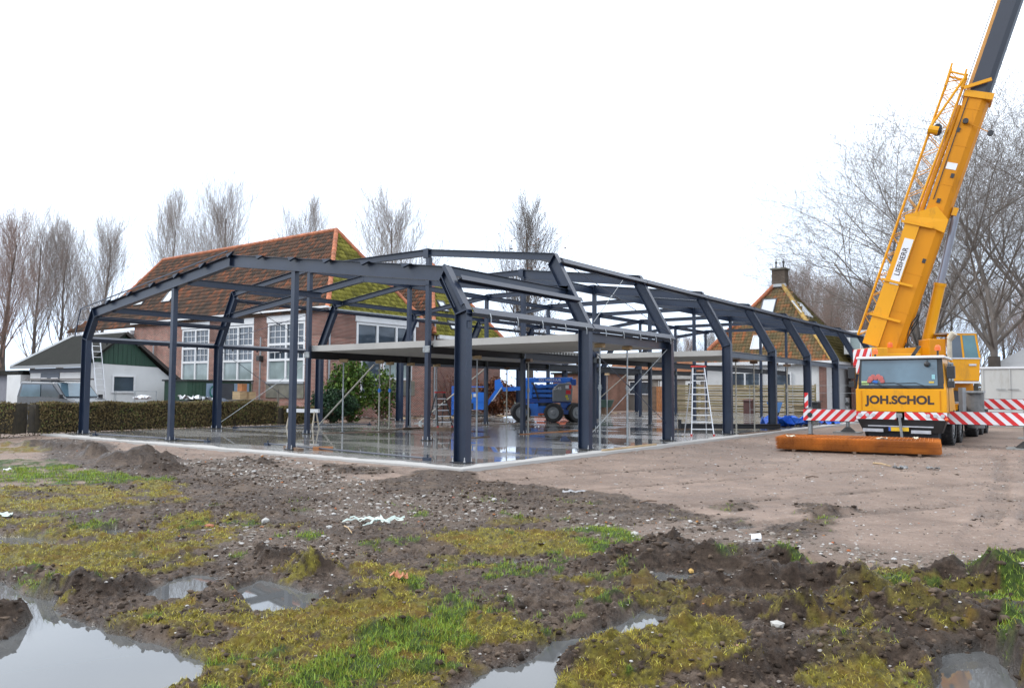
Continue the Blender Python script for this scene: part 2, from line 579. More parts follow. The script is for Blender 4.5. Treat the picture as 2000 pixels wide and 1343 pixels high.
GREEN = [
 [(6.75, -9.44), (6.66, -8.87), (6.43, -8.15), (6.40, -7.80), (6.83, -8.11), (7.13, -8.64), (7.25, -9.06), (7.36, -9.56), (7.68, -9.95), (7.15, -10.35), (6.74, -9.78)],
 [(5.44, -4.78), (5.89, -4.34), (6.61, -4.56), (6.66, -5.34), (6.70, -5.90), (6.15, -5.47)],
 [(-14.93, -6.71), (-8.56, -4.54), (-4.90, -5.18), (-2.67, -4.90), (-3.12, -6.04), (-6.41, -8.71)],
 [(9.59, -4.54), (9.71, -4.14), (10.40, -3.39), (10.59, -5.04), (9.91, -5.83), (9.71, -5.24)],
 [(10.15, -5.55), (10.03, -6.20), (10.16, -6.95), (10.46, -7.19), (10.75, -5.09)],
 [(7.02, -6.08), (7.10, -5.96), (7.25, -6.31), (7.19, -6.36)], [(7.05, -6.52), (7.12, -6.41), (7.28, -6.75), (7.21, -6.81)],
 [(7.07, -6.85), (7.14, -6.75), (7.24, -6.94), (7.17, -7.01)], [(7.54, -5.04), (7.70, -4.97), (7.83, -5.39), (7.70, -5.38)],
 [(7.50, -7.42), (7.56, -7.34), (7.66, -7.56), (7.60, -7.60)], [(8.49, -4.59), (8.94, -4.74), (8.90, -4.96), (8.60, -4.84)],
 [(6.19, -9.23), (6.26, -9.18), (6.37, -9.30), (6.29, -9.32)], [(5.94, -7.73), (6.13, -7.69), (6.32, -7.96), (6.23, -8.02)],
]
GRAVEL = [
 [(-6.80, -2.72), (-5.30, -0.54), (0.12, -2.92), (1.87, -4.77), (-0.14, -4.51), (-2.84, -4.29)],
 [(4.60, -4.09), (5.94, -3.02), (7.04, -3.16), (8.34, -3.57), (10.40, -3.39), (10.42, -4.37), (9.70, -4.81), (8.63, -4.77), (7.72, -4.58), (6.67, -4.70), (5.71, -4.86)],
 [(1.87, -7.25), (3.03, -6.33), (4.55, -7.22), (4.12, -8.01), (3.07, -7.89)],
 [(1.29, -5.23), (2.09, -2.71), (4.62, -3.50), (4.42, -5.46), (3.08, -6.29)],
]
LUMPY = [[(6.52, -5.68), (6.78, -4.54), (8.10, -4.44), (9.07, -4.70), (9.69, -4.71), (10.42, -4.37), (10.70, -7.01), (9.88, -7.64), (9.30, -6.84), (8.71, -7.22), (8.13, -7.36), (7.60, -7.16), (7.01, -6.54)]]
MOUNDS = [
 (-11.81, -2.90, 0.75, 0.3, 0.22), (-9.01, -3.30, 0.55, 0.35, 0.3), (-6.89, -3.64, 0.8, 0.4, 0.32), (-4.61, -4.20, 0.6, 0.35, 0.22), (-13.91, -2.67, 0.6, 0.35, 0.18),
 (4.27, -7.89, 0.18, 0.13, 0.13), (4.70, -7.96, 0.22, 0.15, 0.18), (3.96, -7.90, 0.2, 0.12, 0.1), (4.67, -8.82, 0.2, 0.15, 0.07),
 (4.06, -9.55, 0.34, 0.16, 0.14), (4.03, -9.32, 0.2, 0.12, 0.08), (3.01, -9.66, 0.4, 0.15, 0.08), (3.74, -9.95, 0.25, 0.14, 0.1), (4.27, -10.33, 0.22, 0.2, 0.15),
 (5.76, -8.39, 0.25, 0.16, 0.1), (9.09, -6.01, 0.32, 0.2, 0.17), (8.66, -5.73, 0.36, 0.2, 0.16), (8.25, -5.82, 0.4, 0.25, 0.14), (8.75, -6.63, 0.35, 0.16, 0.12),
 (7.77, -5.30, 0.4, 0.25, 0.15), (7.14, -5.19, 0.4, 0.25, 0.13), (6.98, -5.78, 0.3, 0.2, 0.08), (9.47, -6.33, 0.3, 0.2, 0.18), (9.84, -5.13, 0.38, 0.25, 0.3), (10.01, -4.45, 0.4, 0.3, 0.28),
 (9.53, -5.05, 0.3, 0.2, 0.14), (7.59, -6.97, 0.3, 0.15, 0.08), (7.59, -7.70, 0.3, 0.12, 0.08), (9.42, -7.40, 0.5, 0.25, 0.15), (8.94, -7.89, 0.4, 0.2, 0.1),
 (8.18, -8.46, 0.35, 0.2, 0.1), (8.45, -7.49, 0.35, 0.12, 0.08), (10.03, -6.13, 0.25, 0.15, 0.12), (10.31, -7.05, 0.3, 0.3, 0.22), (6.93, -8.20, 0.3, 0.12, 0.05), (6.98, -7.82, 0.3, 0.12, 0.06),
 (-1.55, -1.92, 0.25, 0.18, 0.1), (-2.29, -1.75, 0.15, 0.1, 0.1), (-0.23, -0.58, 0.16, 0.13, 0.14), (-4.90, -1.97, 0.2, 0.15, 0.12), (-4.13, -2.12, 0.4, 0.2, 0.1),
 (6.45, -1.75, 0.3, 0.2, 0.06), (7.45, -1.54, 0.6, 0.3, 0.06), (-21.80, 3.90, 1.3, 0.4, 0.22), (-20.28, 4.16, 0.8, 0.3, 0.18), (-19.71, 5.85, 0.6, 0.3, 0.12),
 (-20.64, 10.36, 1, 0.4, 0.16), (6.69, -8.85, 0.3, 0.12, 0.06),
 (-21.06, 16.94, 1.2, 0.5, 0.18), (-21.85, 20.50, 1.2, 0.5, 0.22), (-27.13, 29.57, 2.2, 1, 0.55), (-23.05, 27.28, 1.6, 0.9, 0.4), (-26.23, 34.38, 2.5, 1, 0.5),
 (-21.08, 46.82, 2.5, 1.2, 0.45), (-19.66, 41.60, 1.5, 0.8, 0.35),
]
RUTS = [
 [(1.40, -2.17), (2.68, 1.44), (4.37, 5.79), (6.92, 10.20), (11.29, 15.94)],
 [(2.79, -3.54), (4.16, -0.31), (5.79, 3.38), (7.86, 7.57), (11.19, 12.05)],
 [(5.13, -3.67), (6.49, -0.57), (8.12, 2.63), (11.08, 7.72)],
 [(6.68, -3.89), (7.84, -1.51), (9.07, 1.01), (10.99, 4.33)],
 [(9.45, -2.52), (9.38, 1.26), (9.07, 6.07), (8.47, 12.15)],
 [(9.92, -1.34), (9.83, 2.72), (9.50, 7.75), (8.96, 13.71)],
 [(-8.42, -1.79), (-4.20, -1.38), (-0.84, -1.47), (1.40, -2.17)],
]
WATER = -.170
def masks(x, y):
    M = {}
    M['puddle'] = np.clip(mask(x, y, PUDDLE, .06, .05, 2.5, 2) - mask(x, y, ISLAND, .05, .05), 0, 1)
    M['mud'] = mask(x, y, MUD, .22, .10, 1.6, 3)
    hole = sstep(fbm(x, y, 2.2, 6, 43, .70), -.24, -.10)
    M['olive'] = mask(x, y, OLIVE, .20, .07, 3., 4) * hole
    M['green'] = mask(x, y, GREEN, .18, .09, 2.5, 5) * sstep(fbm(x, y, 3.6, 4, 44, .6), -.30, -.08)
    M['gravel'] = mask(x, y, GRAVEL, .3, .2, 1.3, 6)
    M['lumpy'] = mask(x, y, LUMPY, .2, .15, 1.5, 7)
    d = np.full(x.shape, 9.)
    wob = .10 * fbm(x, y, .5, 2, 34)
    for Lp in RUTS:
        for (ax, ay), (bx, by) in zip(Lp[:-1], Lp[1:]):
            ex, ey = bx - ax, by - ay
            tt_ = np.clip(((x - ax) * ex + (y - ay) * ey) / (ex * ex + ey * ey), 0, 1)
            d = np.minimum(d, np.abs(np.hypot(x - ax - tt_ * ex, y - ay - tt_ * ey) + wob))
    hp = np.zeros(x.shape)
    for (mx, my, rx, ry, h) in MOUNDS:
        dx, dy = x - mx, y - my
        k = np.where((np.abs(dx) < 3.2 * rx) & (np.abs(dy) < 3.2 * rx))[0]
        if len(k) == 0 or h < .09:
            continue
        u = dx[k] * .804 + dy[k] * .595
        v = -dx[k] * .595 + dy[k] * .804
        wa = fbm(x[k], y[k], 1.9 / max(rx, .25) * .5, 3, 28) * 1.1
        wb = fbm(x[k], y[k], 1.9 / max(rx, .25) * .5, 3, 29) * 1.1
        hp[k] = np.maximum(hp[k], sstep(np.exp(-((u / rx + wa) ** 2 + (v / ry + wb) ** 2) ** 1.3), .12, .4))
    M['heap'] = hp
    M['mud'] = np.maximum(M['mud'], hp)
    cut = 1 - .75 * hp * sstep(fbm(x, y, 2.4, 3, 36), -.25, .05)
    M['olive'] = M['olive'] * cut
    rr2 = np.hypot(x - 10.6, y + 12.8)
    M['olive'] = np.maximum(M['olive'], .92 * sstep(fbm(x, y, 1.3, 6, 45, .72), .33, .41) * sstep(-rr2, -11.5, -9) * M['mud'] * (1 - M['gravel']) * (1 - .35 * M['lumpy']) * (1 - M['puddle']))
    M['green'] = np.maximum(M['green'], .9 * sstep(fbm(x, y, 1.7, 5, 46, .68), .43, .50) * sstep(-rr2, -13, -10) * M['mud'] * (1 - M['puddle']))
    M['rut'] = sstep(-d, -.17, -.09) * (1 - M['puddle']) * (1 - M['olive'])
    M['rutedge'] = sstep(-d, -.30, -.2) * (1 - M['rut']) * (1 - M['puddle'])
    M['mud'] = np.clip(M['mud'] + M['rut'] * .38 * sstep(fbm(x, y, 1.2, 3, 35), -.35, .1), 0, 1)
    return M
def ground_h(x, y, M=None):
    if M is None:
        M = masks(x, y)
    r = np.hypot(x - 10.6, y + 12.8)
    z = np.full(x.shape, -.125)
    fg = sstep(-r, -17.5, -12)                      # foreground a little lower
    z = z - .004 * fg + .014 * fbm(x, y, .35, 3, 11)
    nearv = sstep(-r, -12.5, -9)
    z = z + nearv * (-.010 + .034 * fbm(x, y, .8, 3, 37))
    rough = .22 + .75 * M['mud']
    z = z + rough * (.020 * fbm(x, y, 1.7, 3, 12) + .022 * fbm(x, y, 5., 4, 13, .6))
    # clods thrown up in the soil
    b = np.abs(fbm(x, y, 4.2, 3, 14)) * 2
    z = z + M['mud'] * (.055 * np.clip(.42 - b, 0, 1)) * (.5 + sstep(fbm(x, y, .9, 2, 15), -.1, .3))
    bl = np.abs(vn(x * 2.2, y * 2.2, 16)) * 2 + .4 * np.abs(vn(x * 5, y * 5, 17))
    z = z + M['lumpy'] * (.22 * (.42 - bl)) + M['lumpy'] * .035 * fbm(x, y, 7, 3, 27, .6)
    for (mx, my, rx, ry, h) in MOUNDS:
        dx, dy = x - mx, y - my
        k = np.where((np.abs(dx) < 3.2 * rx) & (np.abs(dy) < 3.2 * rx))[0]
        if len(k) == 0:
            continue
        # long axis lies across the view
        u = dx[k] * .804 + dy[k] * .595
        v = -dx[k] * .595 + dy[k] * .804
        wa = fbm(x[k], y[k], 1.9 / max(rx, .25) * .5, 3, 28) * 1.1
        wb = fbm(x[k], y[k], 1.9 / max(rx, .25) * .5, 3, 29) * 1.1
        g = np.exp(-((u / rx + wa) ** 2 + (v / ry + wb) ** 2) ** 1.3)
        z[k] += h * .95 * g * (1 + .7 * fbm(x[k], y[k], 3, 2, 18)) + g * .05 * fbm(x[k], y[k], 8, 3, 21, .6)
    gr = np.maximum(M['olive'], M['green'])
    z = z + gr * (.016 + .030 * fbm(x, y, 3.0, 3, 19) + .03 * np.abs(fbm(x, y, 9.0, 3, 24)))
    z = z - M['rut'] * .022 * (1 + fbm(x, y, 6, 2, 33)) + M['rutedge'] * .012
    # puddle bottoms
    z = z * (1 - M['puddle']) + (WATER - .05) * M['puddle'] + M['puddle'] * .07 * np.clip(fbm(x, y, 4, 3, 20), 0, 1)
    # fine crumb
    z = z + fg * (.007 + .026 * M['mud']) * fbm(x, y, 19, 3, 22, .7) * (1 - .6 * M['puddle'])
    # under and beside the concrete the soil stays below the slab
    sl = sstep(-np.maximum(np.maximum(-17.7 - x, x - .60), np.maximum(-.90 - y, y - 43.4)), 0, .12)
    z = z * (1 - sl) + (-.14 + .02 * fbm(x, y, 3, 3, 23)) * sl
    # soil banked up against the outer faces of the slab
    near = sstep(-(np.maximum(-1.0 - y, 0) + np.maximum(-18 - x, 0) + np.maximum(x - .7, 0)), -1.3, -.02) * (y < 44)
    top = np.where(y < -.8, -.045, -.070) + .030 * fbm(x, y, 1.6, 4, 25) + .012 * fbm(x, y, 7, 3, 26)
    z = z * (1 - near * (1 - sl)) + np.minimum(top, -.012) * near * (1 - sl)
    return z

# ---------------------------------------------------------------- ground sheet: polar grid, finest near the viewer
az = np.concatenate([np.arange(-180, -62, 6.), np.arange(-62, -42, .5), np.arange(-42, 42, .15), np.arange(42, 62, .5), np.arange(62, 180, 6.)])
view_az = math.degrees(math.atan2(Fv.y, Fv.x))
rad = [.5]
while rad[-1] < 3.2: rad.append(rad[-1] * 1.08)
while rad[-1] < 18: rad.append(rad[-1] * 1.0043)
while rad[-1] < 60: rad.append(rad[-1] * 1.012)
while rad[-1] < 1200: rad.append(rad[-1] * 1.09)
rad = np.array(rad)
A, Rr = np.meshgrid(np.radians(az + view_az), rad)
gx = (CAM.x + Rr * np.cos(A)).ravel()
gy = (CAM.y + Rr * np.sin(A)).ravel()
GM = masks(gx, gy)
gz = ground_h(gx, gy, GM)
na, nr = len(az), len(rad)
i0 = (np.arange(nr - 1)[:, None] * na + np.arange(na)[None, :])
i1 = (np.arange(nr - 1)[:, None] * na + (np.arange(na)[None, :] + 1) % na)
Q = np.stack([i0, i1, i1 + na, i0 + na], -1).reshape(-1, 4)[:, ::-1]
# close the middle below the viewer
gV = np.stack([gx, gy, gz], 1)
cA = np.stack([GM['mud'], GM['olive'], GM['green'], GM['gravel'] * (1 - GM['heap'])], 1)
wet = np.clip(GM['puddle'] + sstep(-gz, .148, .178) * GM['mud'], 0, 1)

gm = bpy.data.materials.new('wet_sand_and_mud')
gm.use_nodes = True
t = gm.node_tree
bs = t.nodes['Principled BSDF']
at = t.nodes.new('ShaderNodeAttribute'); at.attribute_name = 'cover'
aw = t.nodes.new('ShaderNodeAttribute'); aw.attribute_name = 'wet'
sp = t.nodes.new('ShaderNodeSeparateColor')
t.links.new(at.outputs['Color'], sp.inputs[0])
ge = t.nodes.new('ShaderNodeNewGeometry')
def tnoise(sc, det=6, ro=.6):
    n = t.nodes.new('ShaderNodeTexNoise')
    n.inputs['Scale'].default_value = sc
    n.inputs['Detail'].default_value = det
    n.inputs['Roughness'].default_value = ro
    t.links.new(ge.outputs['Position'], n.inputs['Vector'])
    return n.outputs['Fac']
def tramp(fac, stops):
    c = t.nodes.new('ShaderNodeValToRGB')
    e = c.color_ramp.elements
    while len(e) < len(stops): e.new(.5)
    for k, (p, cc) in zip(e, stops):
        k.position = p
        k.color = tuple(cc) + (1,)
    t.links.new(fac, c.inputs['Fac'])
    return c.outputs['Color']
def tmix(f, a, b, mode='MIX'):
    x = t.nodes.new('ShaderNodeMixRGB')
    x.blend_type = mode
    if isinstance(f, (int, float)): x.inputs['Fac'].default_value = f
    else: t.links.new(f, x.inputs['Fac'])
    for s_, v in ((1, a), (2, b)):
        if isinstance(v, tuple): x.inputs['Color%d' % s_].default_value = v + (1,)
        else: t.links.new(v, x.inputs['Color%d' % s_])
    return x.outputs['Color']
def tmr(v, a, b, c=0, d=1):
    x = t.nodes.new('ShaderNodeMapRange')
    for n_, q in (('From Min', a), ('From Max', b), ('To Min', c), ('To Max', d)):
        x.inputs[n_].default_value = q
    t.links.new(v, x.inputs['Value'])
    return x.outputs[0]
n_big, n_mid, n_fine, n_grit = tnoise(.5, 5), tnoise(3, 7), tnoise(16, 8, .7), tnoise(70, 4, .8)
sand = tramp(n_mid, [(.28, (.175, .124, .096)), (.5, (.255, .188, .150)), (.72, (.325, .248, .203))])
sand = tmix(tmr(n_big, .38, .62, .0, .65), sand, (.150, .110, .088))
sand = tmix(tmr(n_fine, .575, .65, 0, .7), sand, (.38, .335, .29))
sand = tmix(tmr(n_fine, .42, .33, 0, .75), sand, (.055, .042, .035))
mud = tramp(n_fine, [(.3, (.017, .0110, .0078)), (.5, (.062, .043, .032)), (.72, (.155, .115, .088))])
mud = tmix(tmr(n_mid, .50, .64, 0, .7), mud, (.150, .112, .084))
mud = tmix(tmr(n_grit, .60, .68, 0, .8), mud, (.30, .27, .24))
mud = tmix(tmr(n_grit, .42, .34, 0, .7), mud, (.012, .010, .009))
af = t.nodes.new('ShaderNodeAttribute'); af.attribute_name = 'fresh'
mud = tmix(tmr(af.outputs['Fac'], 0, 1, 0, .8), mud, tramp(n_fine, [(.3, (.012, .0080, .0058)), (.55, (.043, .029, .021)), (.75, (.092, .064, .046))]))
ol = tramp(n_fine, [(.3, (.025, .019, .008)), (.5, (.115, .095, .015)), (.7, (.23, .20, .028))])
ol = tmix(tmr(n_mid, .47, .62, 0, .7), ol, (.15, .085, .02))
gn = tramp(n_fine, [(.3, (.014, .020, .006)), (.52, (.040, .066, .011)), (.72, (.09, .13, .02))])
fl = t.nodes.new('ShaderNodeSeparateXYZ')
c = tmix(sp.outputs[0], sand, mud)
gvl = tramp(n_grit, [(.3, (.03, .025, .02)), (.5, (.13, .10, .08)), (.62, (.26, .20, .16)), (.75, (.34, .33, .31))])
c = tmix(tmr(at.outputs['Alpha'], 0, 1, 0, .6), c, gvl)
c = tmix(sp.outputs[1], c, ol)
c = tmix(sp.outputs[2], c, gn)
# far fields beyond the yard
dist = t.nodes.new('ShaderNodeVectorMath'); dist.operation = 'LENGTH'
t.links.new(ge.outputs['Position'], dist.inputs[0])
c = tmix(tmr(dist.outputs['Value'], 60, 80), c, (.045, .055, .02))
wetc = tmix(tmr(aw.outputs['Fac'], 0, 1, 0, .6), c, (.040, .033, .026))
t.links.new(wetc, bs.inputs['Base Color'])
rg = tmr(n_mid, .35, .65, .38, .75)
rg2 = t.nodes.new('ShaderNodeMath'); rg2.operation = 'MULTIPLY_ADD'
t.links.new(sp.outputs[0], rg2.inputs[0]); rg2.inputs[1].default_value = -.12
t.links.new(rg, rg2.inputs[2])
rg3 = t.nodes.new('ShaderNodeMath'); rg3.operation = 'MULTIPLY_ADD'
t.links.new(aw.outputs['Fac'], rg3.inputs[0]); rg3.inputs[1].default_value = -.36
t.links.new(rg2.outputs[0], rg3.inputs[2])
t.links.new(rg3.outputs[0], bs.inputs['Roughness'])
t.links.new(tmr(aw.outputs['Fac'], 0, 1, .12, .65), bs.inputs['Specular IOR Level'])
bp = t.nodes.new('ShaderNodeBump')
bp.inputs['Strength'].default_value = .7
bp.inputs['Distance'].default_value = .03
hh = t.nodes.new('ShaderNodeMath'); hh.operation = 'MULTIPLY_ADD'
t.links.new(n_fine, hh.inputs[0]); hh.inputs[1].default_value = 1.0
t.links.new(n_grit, hh.inputs[2])
t.links.new(hh.outputs[0], bp.inputs['Height'])
t.links.new(bp.outputs[0], bs.inputs['Normal'])

ground = np_mesh('ground', gV, Q, gm, 'structure', True, None, {'cover': cA, 'wet': wet, 'fresh': np.maximum(GM['heap'], GM['lumpy'] * .8)})
# patch below the viewer
pv = [(CAM.x + .5 * math.cos(a), CAM.y + .5 * math.sin(a), -.15) for a in np.radians(az + view_az)]

# rain water standing in the hollows
wm = bpy.data.materials.new('puddle_water')
wm.use_nodes = True
wb = wm.node_tree.nodes['Principled BSDF']
wb.inputs['Base Color'].default_value = (.088, .090, .090, 1)  # silt colour, with a slight tint of reflected sky painted in
wb.inputs['Roughness'].default_value = .02
wb.inputs['IOR'].default_value = 1.45
wn = wm.node_tree.nodes.new('ShaderNodeTexNoise')
wn.inputs['Scale'].default_value = 6
wbp = wm.node_tree.nodes.new('ShaderNodeBump')
wbp.inputs['Strength'].default_value = .05
wbp.inputs['Distance'].default_value = .01
wm.node_tree.links.new(wn.outputs['Fac'], wbp.inputs['Height'])
wm.node_tree.links.new(wbp.outputs[0], wb.inputs['Normal'])
w = MB()
wp = [(4, -13), (14, -13), (17, -6), (14, 0), (0, -2), (-14, -2), (-17, -6), (0, -14)]
w.add([(a_, b_, WATER) for a_, b_ in wp], [tuple(range(len(wp)))])
wo = w.build('puddle_water', wm)
wo['kind'] = 'structure'

# ---------------------------------------------------------------- scatter: stones, clods, grass blades
def polar_pts(n, r0, r1, a0=-44, a1=44, pw=1.0):
    """points roughly even in the picture: denser near the viewer"""
    u = rs.rand(n)
    r = np.exp(np.log(r0) + u * (np.log(r1) - np.log(r0))) if pw == 0 else (r0 ** (2 - 2 * pw + 1e-9) + u * (r1 ** (2 - 2 * pw + 1e-9) - r0 ** (2 - 2 * pw + 1e-9))) ** (1 / (2 - 2 * pw + 1e-9))
    a = np.radians(view_az + a0 + rs.rand(n) * (a1 - a0))
    return CAM.x + r * np.cos(a), CAM.y + r * np.sin(a), r

ICO_V = np.array([(0, 0, 1), (.894, 0, .447), (.276, .851, .447), (-.724, .526, .447), (-.724, -.526, .447), (.276, -.851, .447),
                  (.724, .526, -.447), (-.276, .851, -.447), (-.894, 0, -.447), (-.276, -.851, -.447), (.724, -.526, -.447), (0, 0, -1)])
ICO_F = np.array([(0, 1, 2), (0, 2, 3), (0, 3, 4), (0, 4, 5), (0, 5, 1), (1, 6, 2), (2, 7, 3), (3, 8, 4), (4, 9, 5), (5, 10, 1),
                  (6, 7, 2), (7, 8, 3), (8, 9, 4), (9, 10, 5), (10, 6, 1), (6, 11, 7), (7, 11, 8), (8, 11, 9), (9, 11, 10), (10, 11, 6)])
def blobs(name, x, y, z, s, flat, tint, mat, jag=.3, smooth=False):
    n = len(x)
    V = ICO_V[None] * (1 + jag * (rs.rand(n, 12, 1) - .5) * 2)
    V = V * (s[:, None, None] * np.stack([1 + .5 * rs.rand(n), .7 + .5 * rs.rand(n), flat * (.7 + .5 * rs.rand(n))], 1)[:, None, :])
    th = rs.rand(n) * 6.28
    c_, s_ = np.cos(th)[:, None], np.sin(th)[:, None]
    X = V[..., 0] * c_ - V[..., 1] * s_
    Y = V[..., 0] * s_ + V[..., 1] * c_
    P = np.stack([X + x[:, None], Y + y[:, None], V[..., 2] + z[:, None]], -1).reshape(-1, 3)
    Fi = (ICO_F[None] + (np.arange(n) * 12)[:, None, None]).reshape(-1, 3)
    return np_mesh(name, P, Fi, mat, 'stuff', smooth, None, {'tint': np.repeat(tint, 12)})

STONE = attr_mat('stone_and_rubble', [(0, (.045, .037, .032)), (.35, (.13, .105, .085)), (.6, (.26, .235, .21)), (.74, (.44, .43, .42)), (.8, (.30, .09, .045)), (.9, (.34, .16, .05)), (1, (.60, .58, .54))], rough=.7, noise=.05, nscale=8)
x, y, r = polar_pts(110000, 3.6, 30, pw=.62)
M = masks(x, y)
p = .24 + .76 * M['gravel'] + .10 * M['mud']
p *= (1 - .85 * np.maximum(M['olive'], M['green'])) * (1 - M['puddle'])
insl = (x < .75) & (x > -17.8) & (y > -1.1)
k = (rs.rand(len(x)) < p * .55) & ~insl
x, y, r = x[k], y[k], r[k]
Mg = M['gravel'][k]
s = (.003 + .009 * rs.rand(len(x)) ** 3 + .016 * Mg * rs.rand(len(x)) ** 2.5) * (.8 + r * .075)
z = ground_h(x, y) + s * .15
tt = rs.rand(len(x))
tint = np.where(tt < .45, .12 + .3 * rs.rand(len(x)), np.where(tt < .935, .45 + .28 * rs.rand(len(x)), np.where(tt < .98, .8 + .1 * rs.rand(len(x)), 1.)))
s = np.where(tt > .935, s * .72, s)
tag(blobs('gravel', x, y, z, s, .6, tint, STONE), 'loose pebbles and brick crumbs scattered over sand and mud', 'gravel')

SOIL = attr_mat('crumbled_soil', [(0, (.020, .0135, .0095)), (.5, (.052, .036, .026)), (1, (.12, .087, .063))], rough=.75, noise=.3, nscale=9)
x, y, r = polar_pts(90000, 3.5, 19, pw=.62)
M = masks(x, y)
p = M['mud'] * (.25 + .9 * sstep(fbm(x, y, 1.1, 3, 15), -.05, .25)) * (1 - .8 * M['puddle']) * (1 - .88 * np.maximum(M['olive'], M['green']))
p = p + .010 * (1 - M['mud'])
p = p + .12 * M['lumpy']
insl = (x < .75) & (x > -17.8) & (y > -1.1)
k = (rs.rand(len(x)) < p * .75) & ~insl
x, y, r = x[k], y[k], r[k]
s = (.004 + .020 * rs.rand(len(x)) ** 3.6) * (.8 + r * .045) * (1 + .3 * M['lumpy'][k])
z = ground_h(x, y) - s * .12
tag(blobs('soil_clods', x, y, z, s, .75, rs.rand(len(x)), SOIL, .55, True), 'dark crumbs and clods of churned wet soil', 'soil')

def blades(name, x, y, z, h, wd, tint, mat, label, lean=.6):
    n = len(x)
    th = rs.rand(n) * 6.28
    dx, dy = np.cos(th), np.sin(th)
    lx, ly = (rs.rand(n) - .5) * lean * 2, (rs.rand(n) - .5) * lean * 2
    P = np.zeros((n, 5, 3))
    for i, (sg, kk) in enumerate(((-1, 0), (1, 0), (1, .5), (-1, .5), (0, 1))):
        ww = wd * (1 if kk == 0 else .7)
        P[:, i, 0] = x + sg * dx * ww + lx * h * kk ** 1.6
        P[:, i, 1] = y + sg * dy * ww + ly * h * kk ** 1.6
        P[:, i, 2] = z + h * kk * (1 - .35 * kk * np.hypot(lx, ly))
    F4 = np.array([(0, 1, 2), (0, 2, 3), (3, 2, 4)])
    Fi = (F4[None] + (np.arange(n) * 5)[:, None, None]).reshape(-1, 3)
    o = np_mesh(name, P.reshape(-1, 3), Fi, mat, 'stuff', True, None, {'tint': np.repeat(tint, 5)})
    return tag(o, label, 'grass')
GR_G = attr_mat('green_grass_blades', [(0, (.24, .195, .03)), (.35, (.18, .23, .026)), (.6, (.165, .275, .034)), (1, (.33, .43, .08))], rough=.5, noise=.3, nscale=3)
GR_O = attr_mat('mossy_yellow_grass', [(0, (.05, .032, .012)), (.3, (.21, .135, .028)), (.55, (.34, .28, .04)), (.8, (.42, .40, .05)), (1, (.58, .49, .16))], rough=.6, noise=.35, nscale=2.5)
x, y, r = polar_pts(800000, 3.6, 19, pw=.75)
M = masks(x, y)
clump = sstep(fbm(x, y, 5, 3, 41), -.25, .3)
g = M['green'] * (1 - M['puddle'])
k = (rs.rand(len(x)) < g * (.35 + .65 * clump) * .9)
xx, yy, r2 = x[k], y[k], r[k]
blades('green_grass', xx, yy, ground_h(xx, yy) - .004, (.022 + .045 * rs.rand(len(xx))) * (.8 + .02 * r2), .0015 * (.7 + .13 * r2), rs.rand(len(xx)), GR_G, 'short fresh green grass growing in tufts on the wet ground')
g = M['olive'] * (1 - M['puddle']) * (1 - M['green'])
k = (rs.rand(len(x)) < g * (.25 + .75 * clump) * .8)
xx, yy, r2 = x[k], y[k], r[k]
blades('mossy_grass', xx, yy, ground_h(xx, yy) - .004, (.014 + .034 * rs.rand(len(xx)) ** 1.5) * (.8 + .02 * r2), .0015 * (.7 + .13 * r2), rs.rand(len(xx)), GR_O, 'trampled yellow olive moss and grass over the mud', 1.1)

# ================================================================ concrete floor
fm = bpy.data.materials.new('wet_concrete_floor')
fm.use_nodes = True
t = fm.node_tree
bs = t.nodes['Principled BSDF']
ge = t.nodes.new('ShaderNodeNewGeometry')
mpg = t.nodes.new('ShaderNodeMapping')
mpg.inputs['Rotation'].default_value = (0, 0, math.radians(-36))
mpg.inputs['Scale'].default_value = (.3, .9, 1)
t.links.new(ge.outputs['Position'], mpg.inputs['Vector'])
def tn2(sc, det, vec):
    n = t.nodes.new('ShaderNodeTexNoise')
    n.inputs['Scale'].default_value = sc
    n.inputs['Detail'].default_value = det
    t.links.new(vec, n.inputs['Vector'])
    return n.outputs['Fac']
pud = tmr(tn2(.55, 5, mpg.outputs[0]), .485, .515)      # 1 = bare damp patch, 0 = standing film
cn = tn2(2.2, 8, ge.outputs['Position'])
base = tramp(cn, [(.3, (.16, .155, .145)), (.7, (.27, .26, .245))])
wetb = tramp(cn, [(.3, (.13, .127, .12)), (.7, (.215, .208, .197))])
spx = t.nodes.new('ShaderNodeSeparateXYZ')
t.links.new(ge.outputs['Position'], spx.inputs[0])
# a dry margin along the two outer edges, with a wandering border
dx = t.nodes.new('ShaderNodeMath'); dx.operation = 'SUBTRACT'; dx.inputs[0].default_value = .65
t.links.new(spx.outputs['X'], dx.inputs[1])
dy = t.nodes.new('ShaderNodeMath'); dy.operation = 'ADD'; dy.inputs[1].default_value = .95
t.links.new(spx.outputs['Y'], dy.inputs[0])
mn = t.nodes.new('ShaderNodeMath'); mn.operation = 'MINIMUM'
t.links.new(dx.outputs[0], mn.inputs[0]); t.links.new(dy.outputs[0], mn.inputs[1])
jj = t.nodes.new('ShaderNodeMath'); jj.operation = 'MULTIPLY_ADD'; jj.inputs[1].default_value = 1.0
t.links.new(tn2(.9, 4, ge.outputs['Position']), jj.inputs[0]); t.links.new(mn.outputs[0], jj.inputs[2])
dry = tmr(jj.outputs[0], .98, .86)
c0 = tmix(pud, wetb, base)
c0 = tmix(dry, c0, (.36, .35, .335))
t.links.new(c0, bs.inputs['Base Color'])
ro = tmr(pud, 0, 1, .03, .17)
mxr = t.nodes.new('ShaderNodeMath'); mxr.operation = 'MAXIMUM'
t.links.new(ro, mxr.inputs[0]); t.links.new(tmr(dry, 0, 1, 0, .8), mxr.inputs[1])
t.links.new(mxr.outputs[0], bs.inputs['Roughness'])
bs.inputs['Specular IOR Level'].default_value = .6
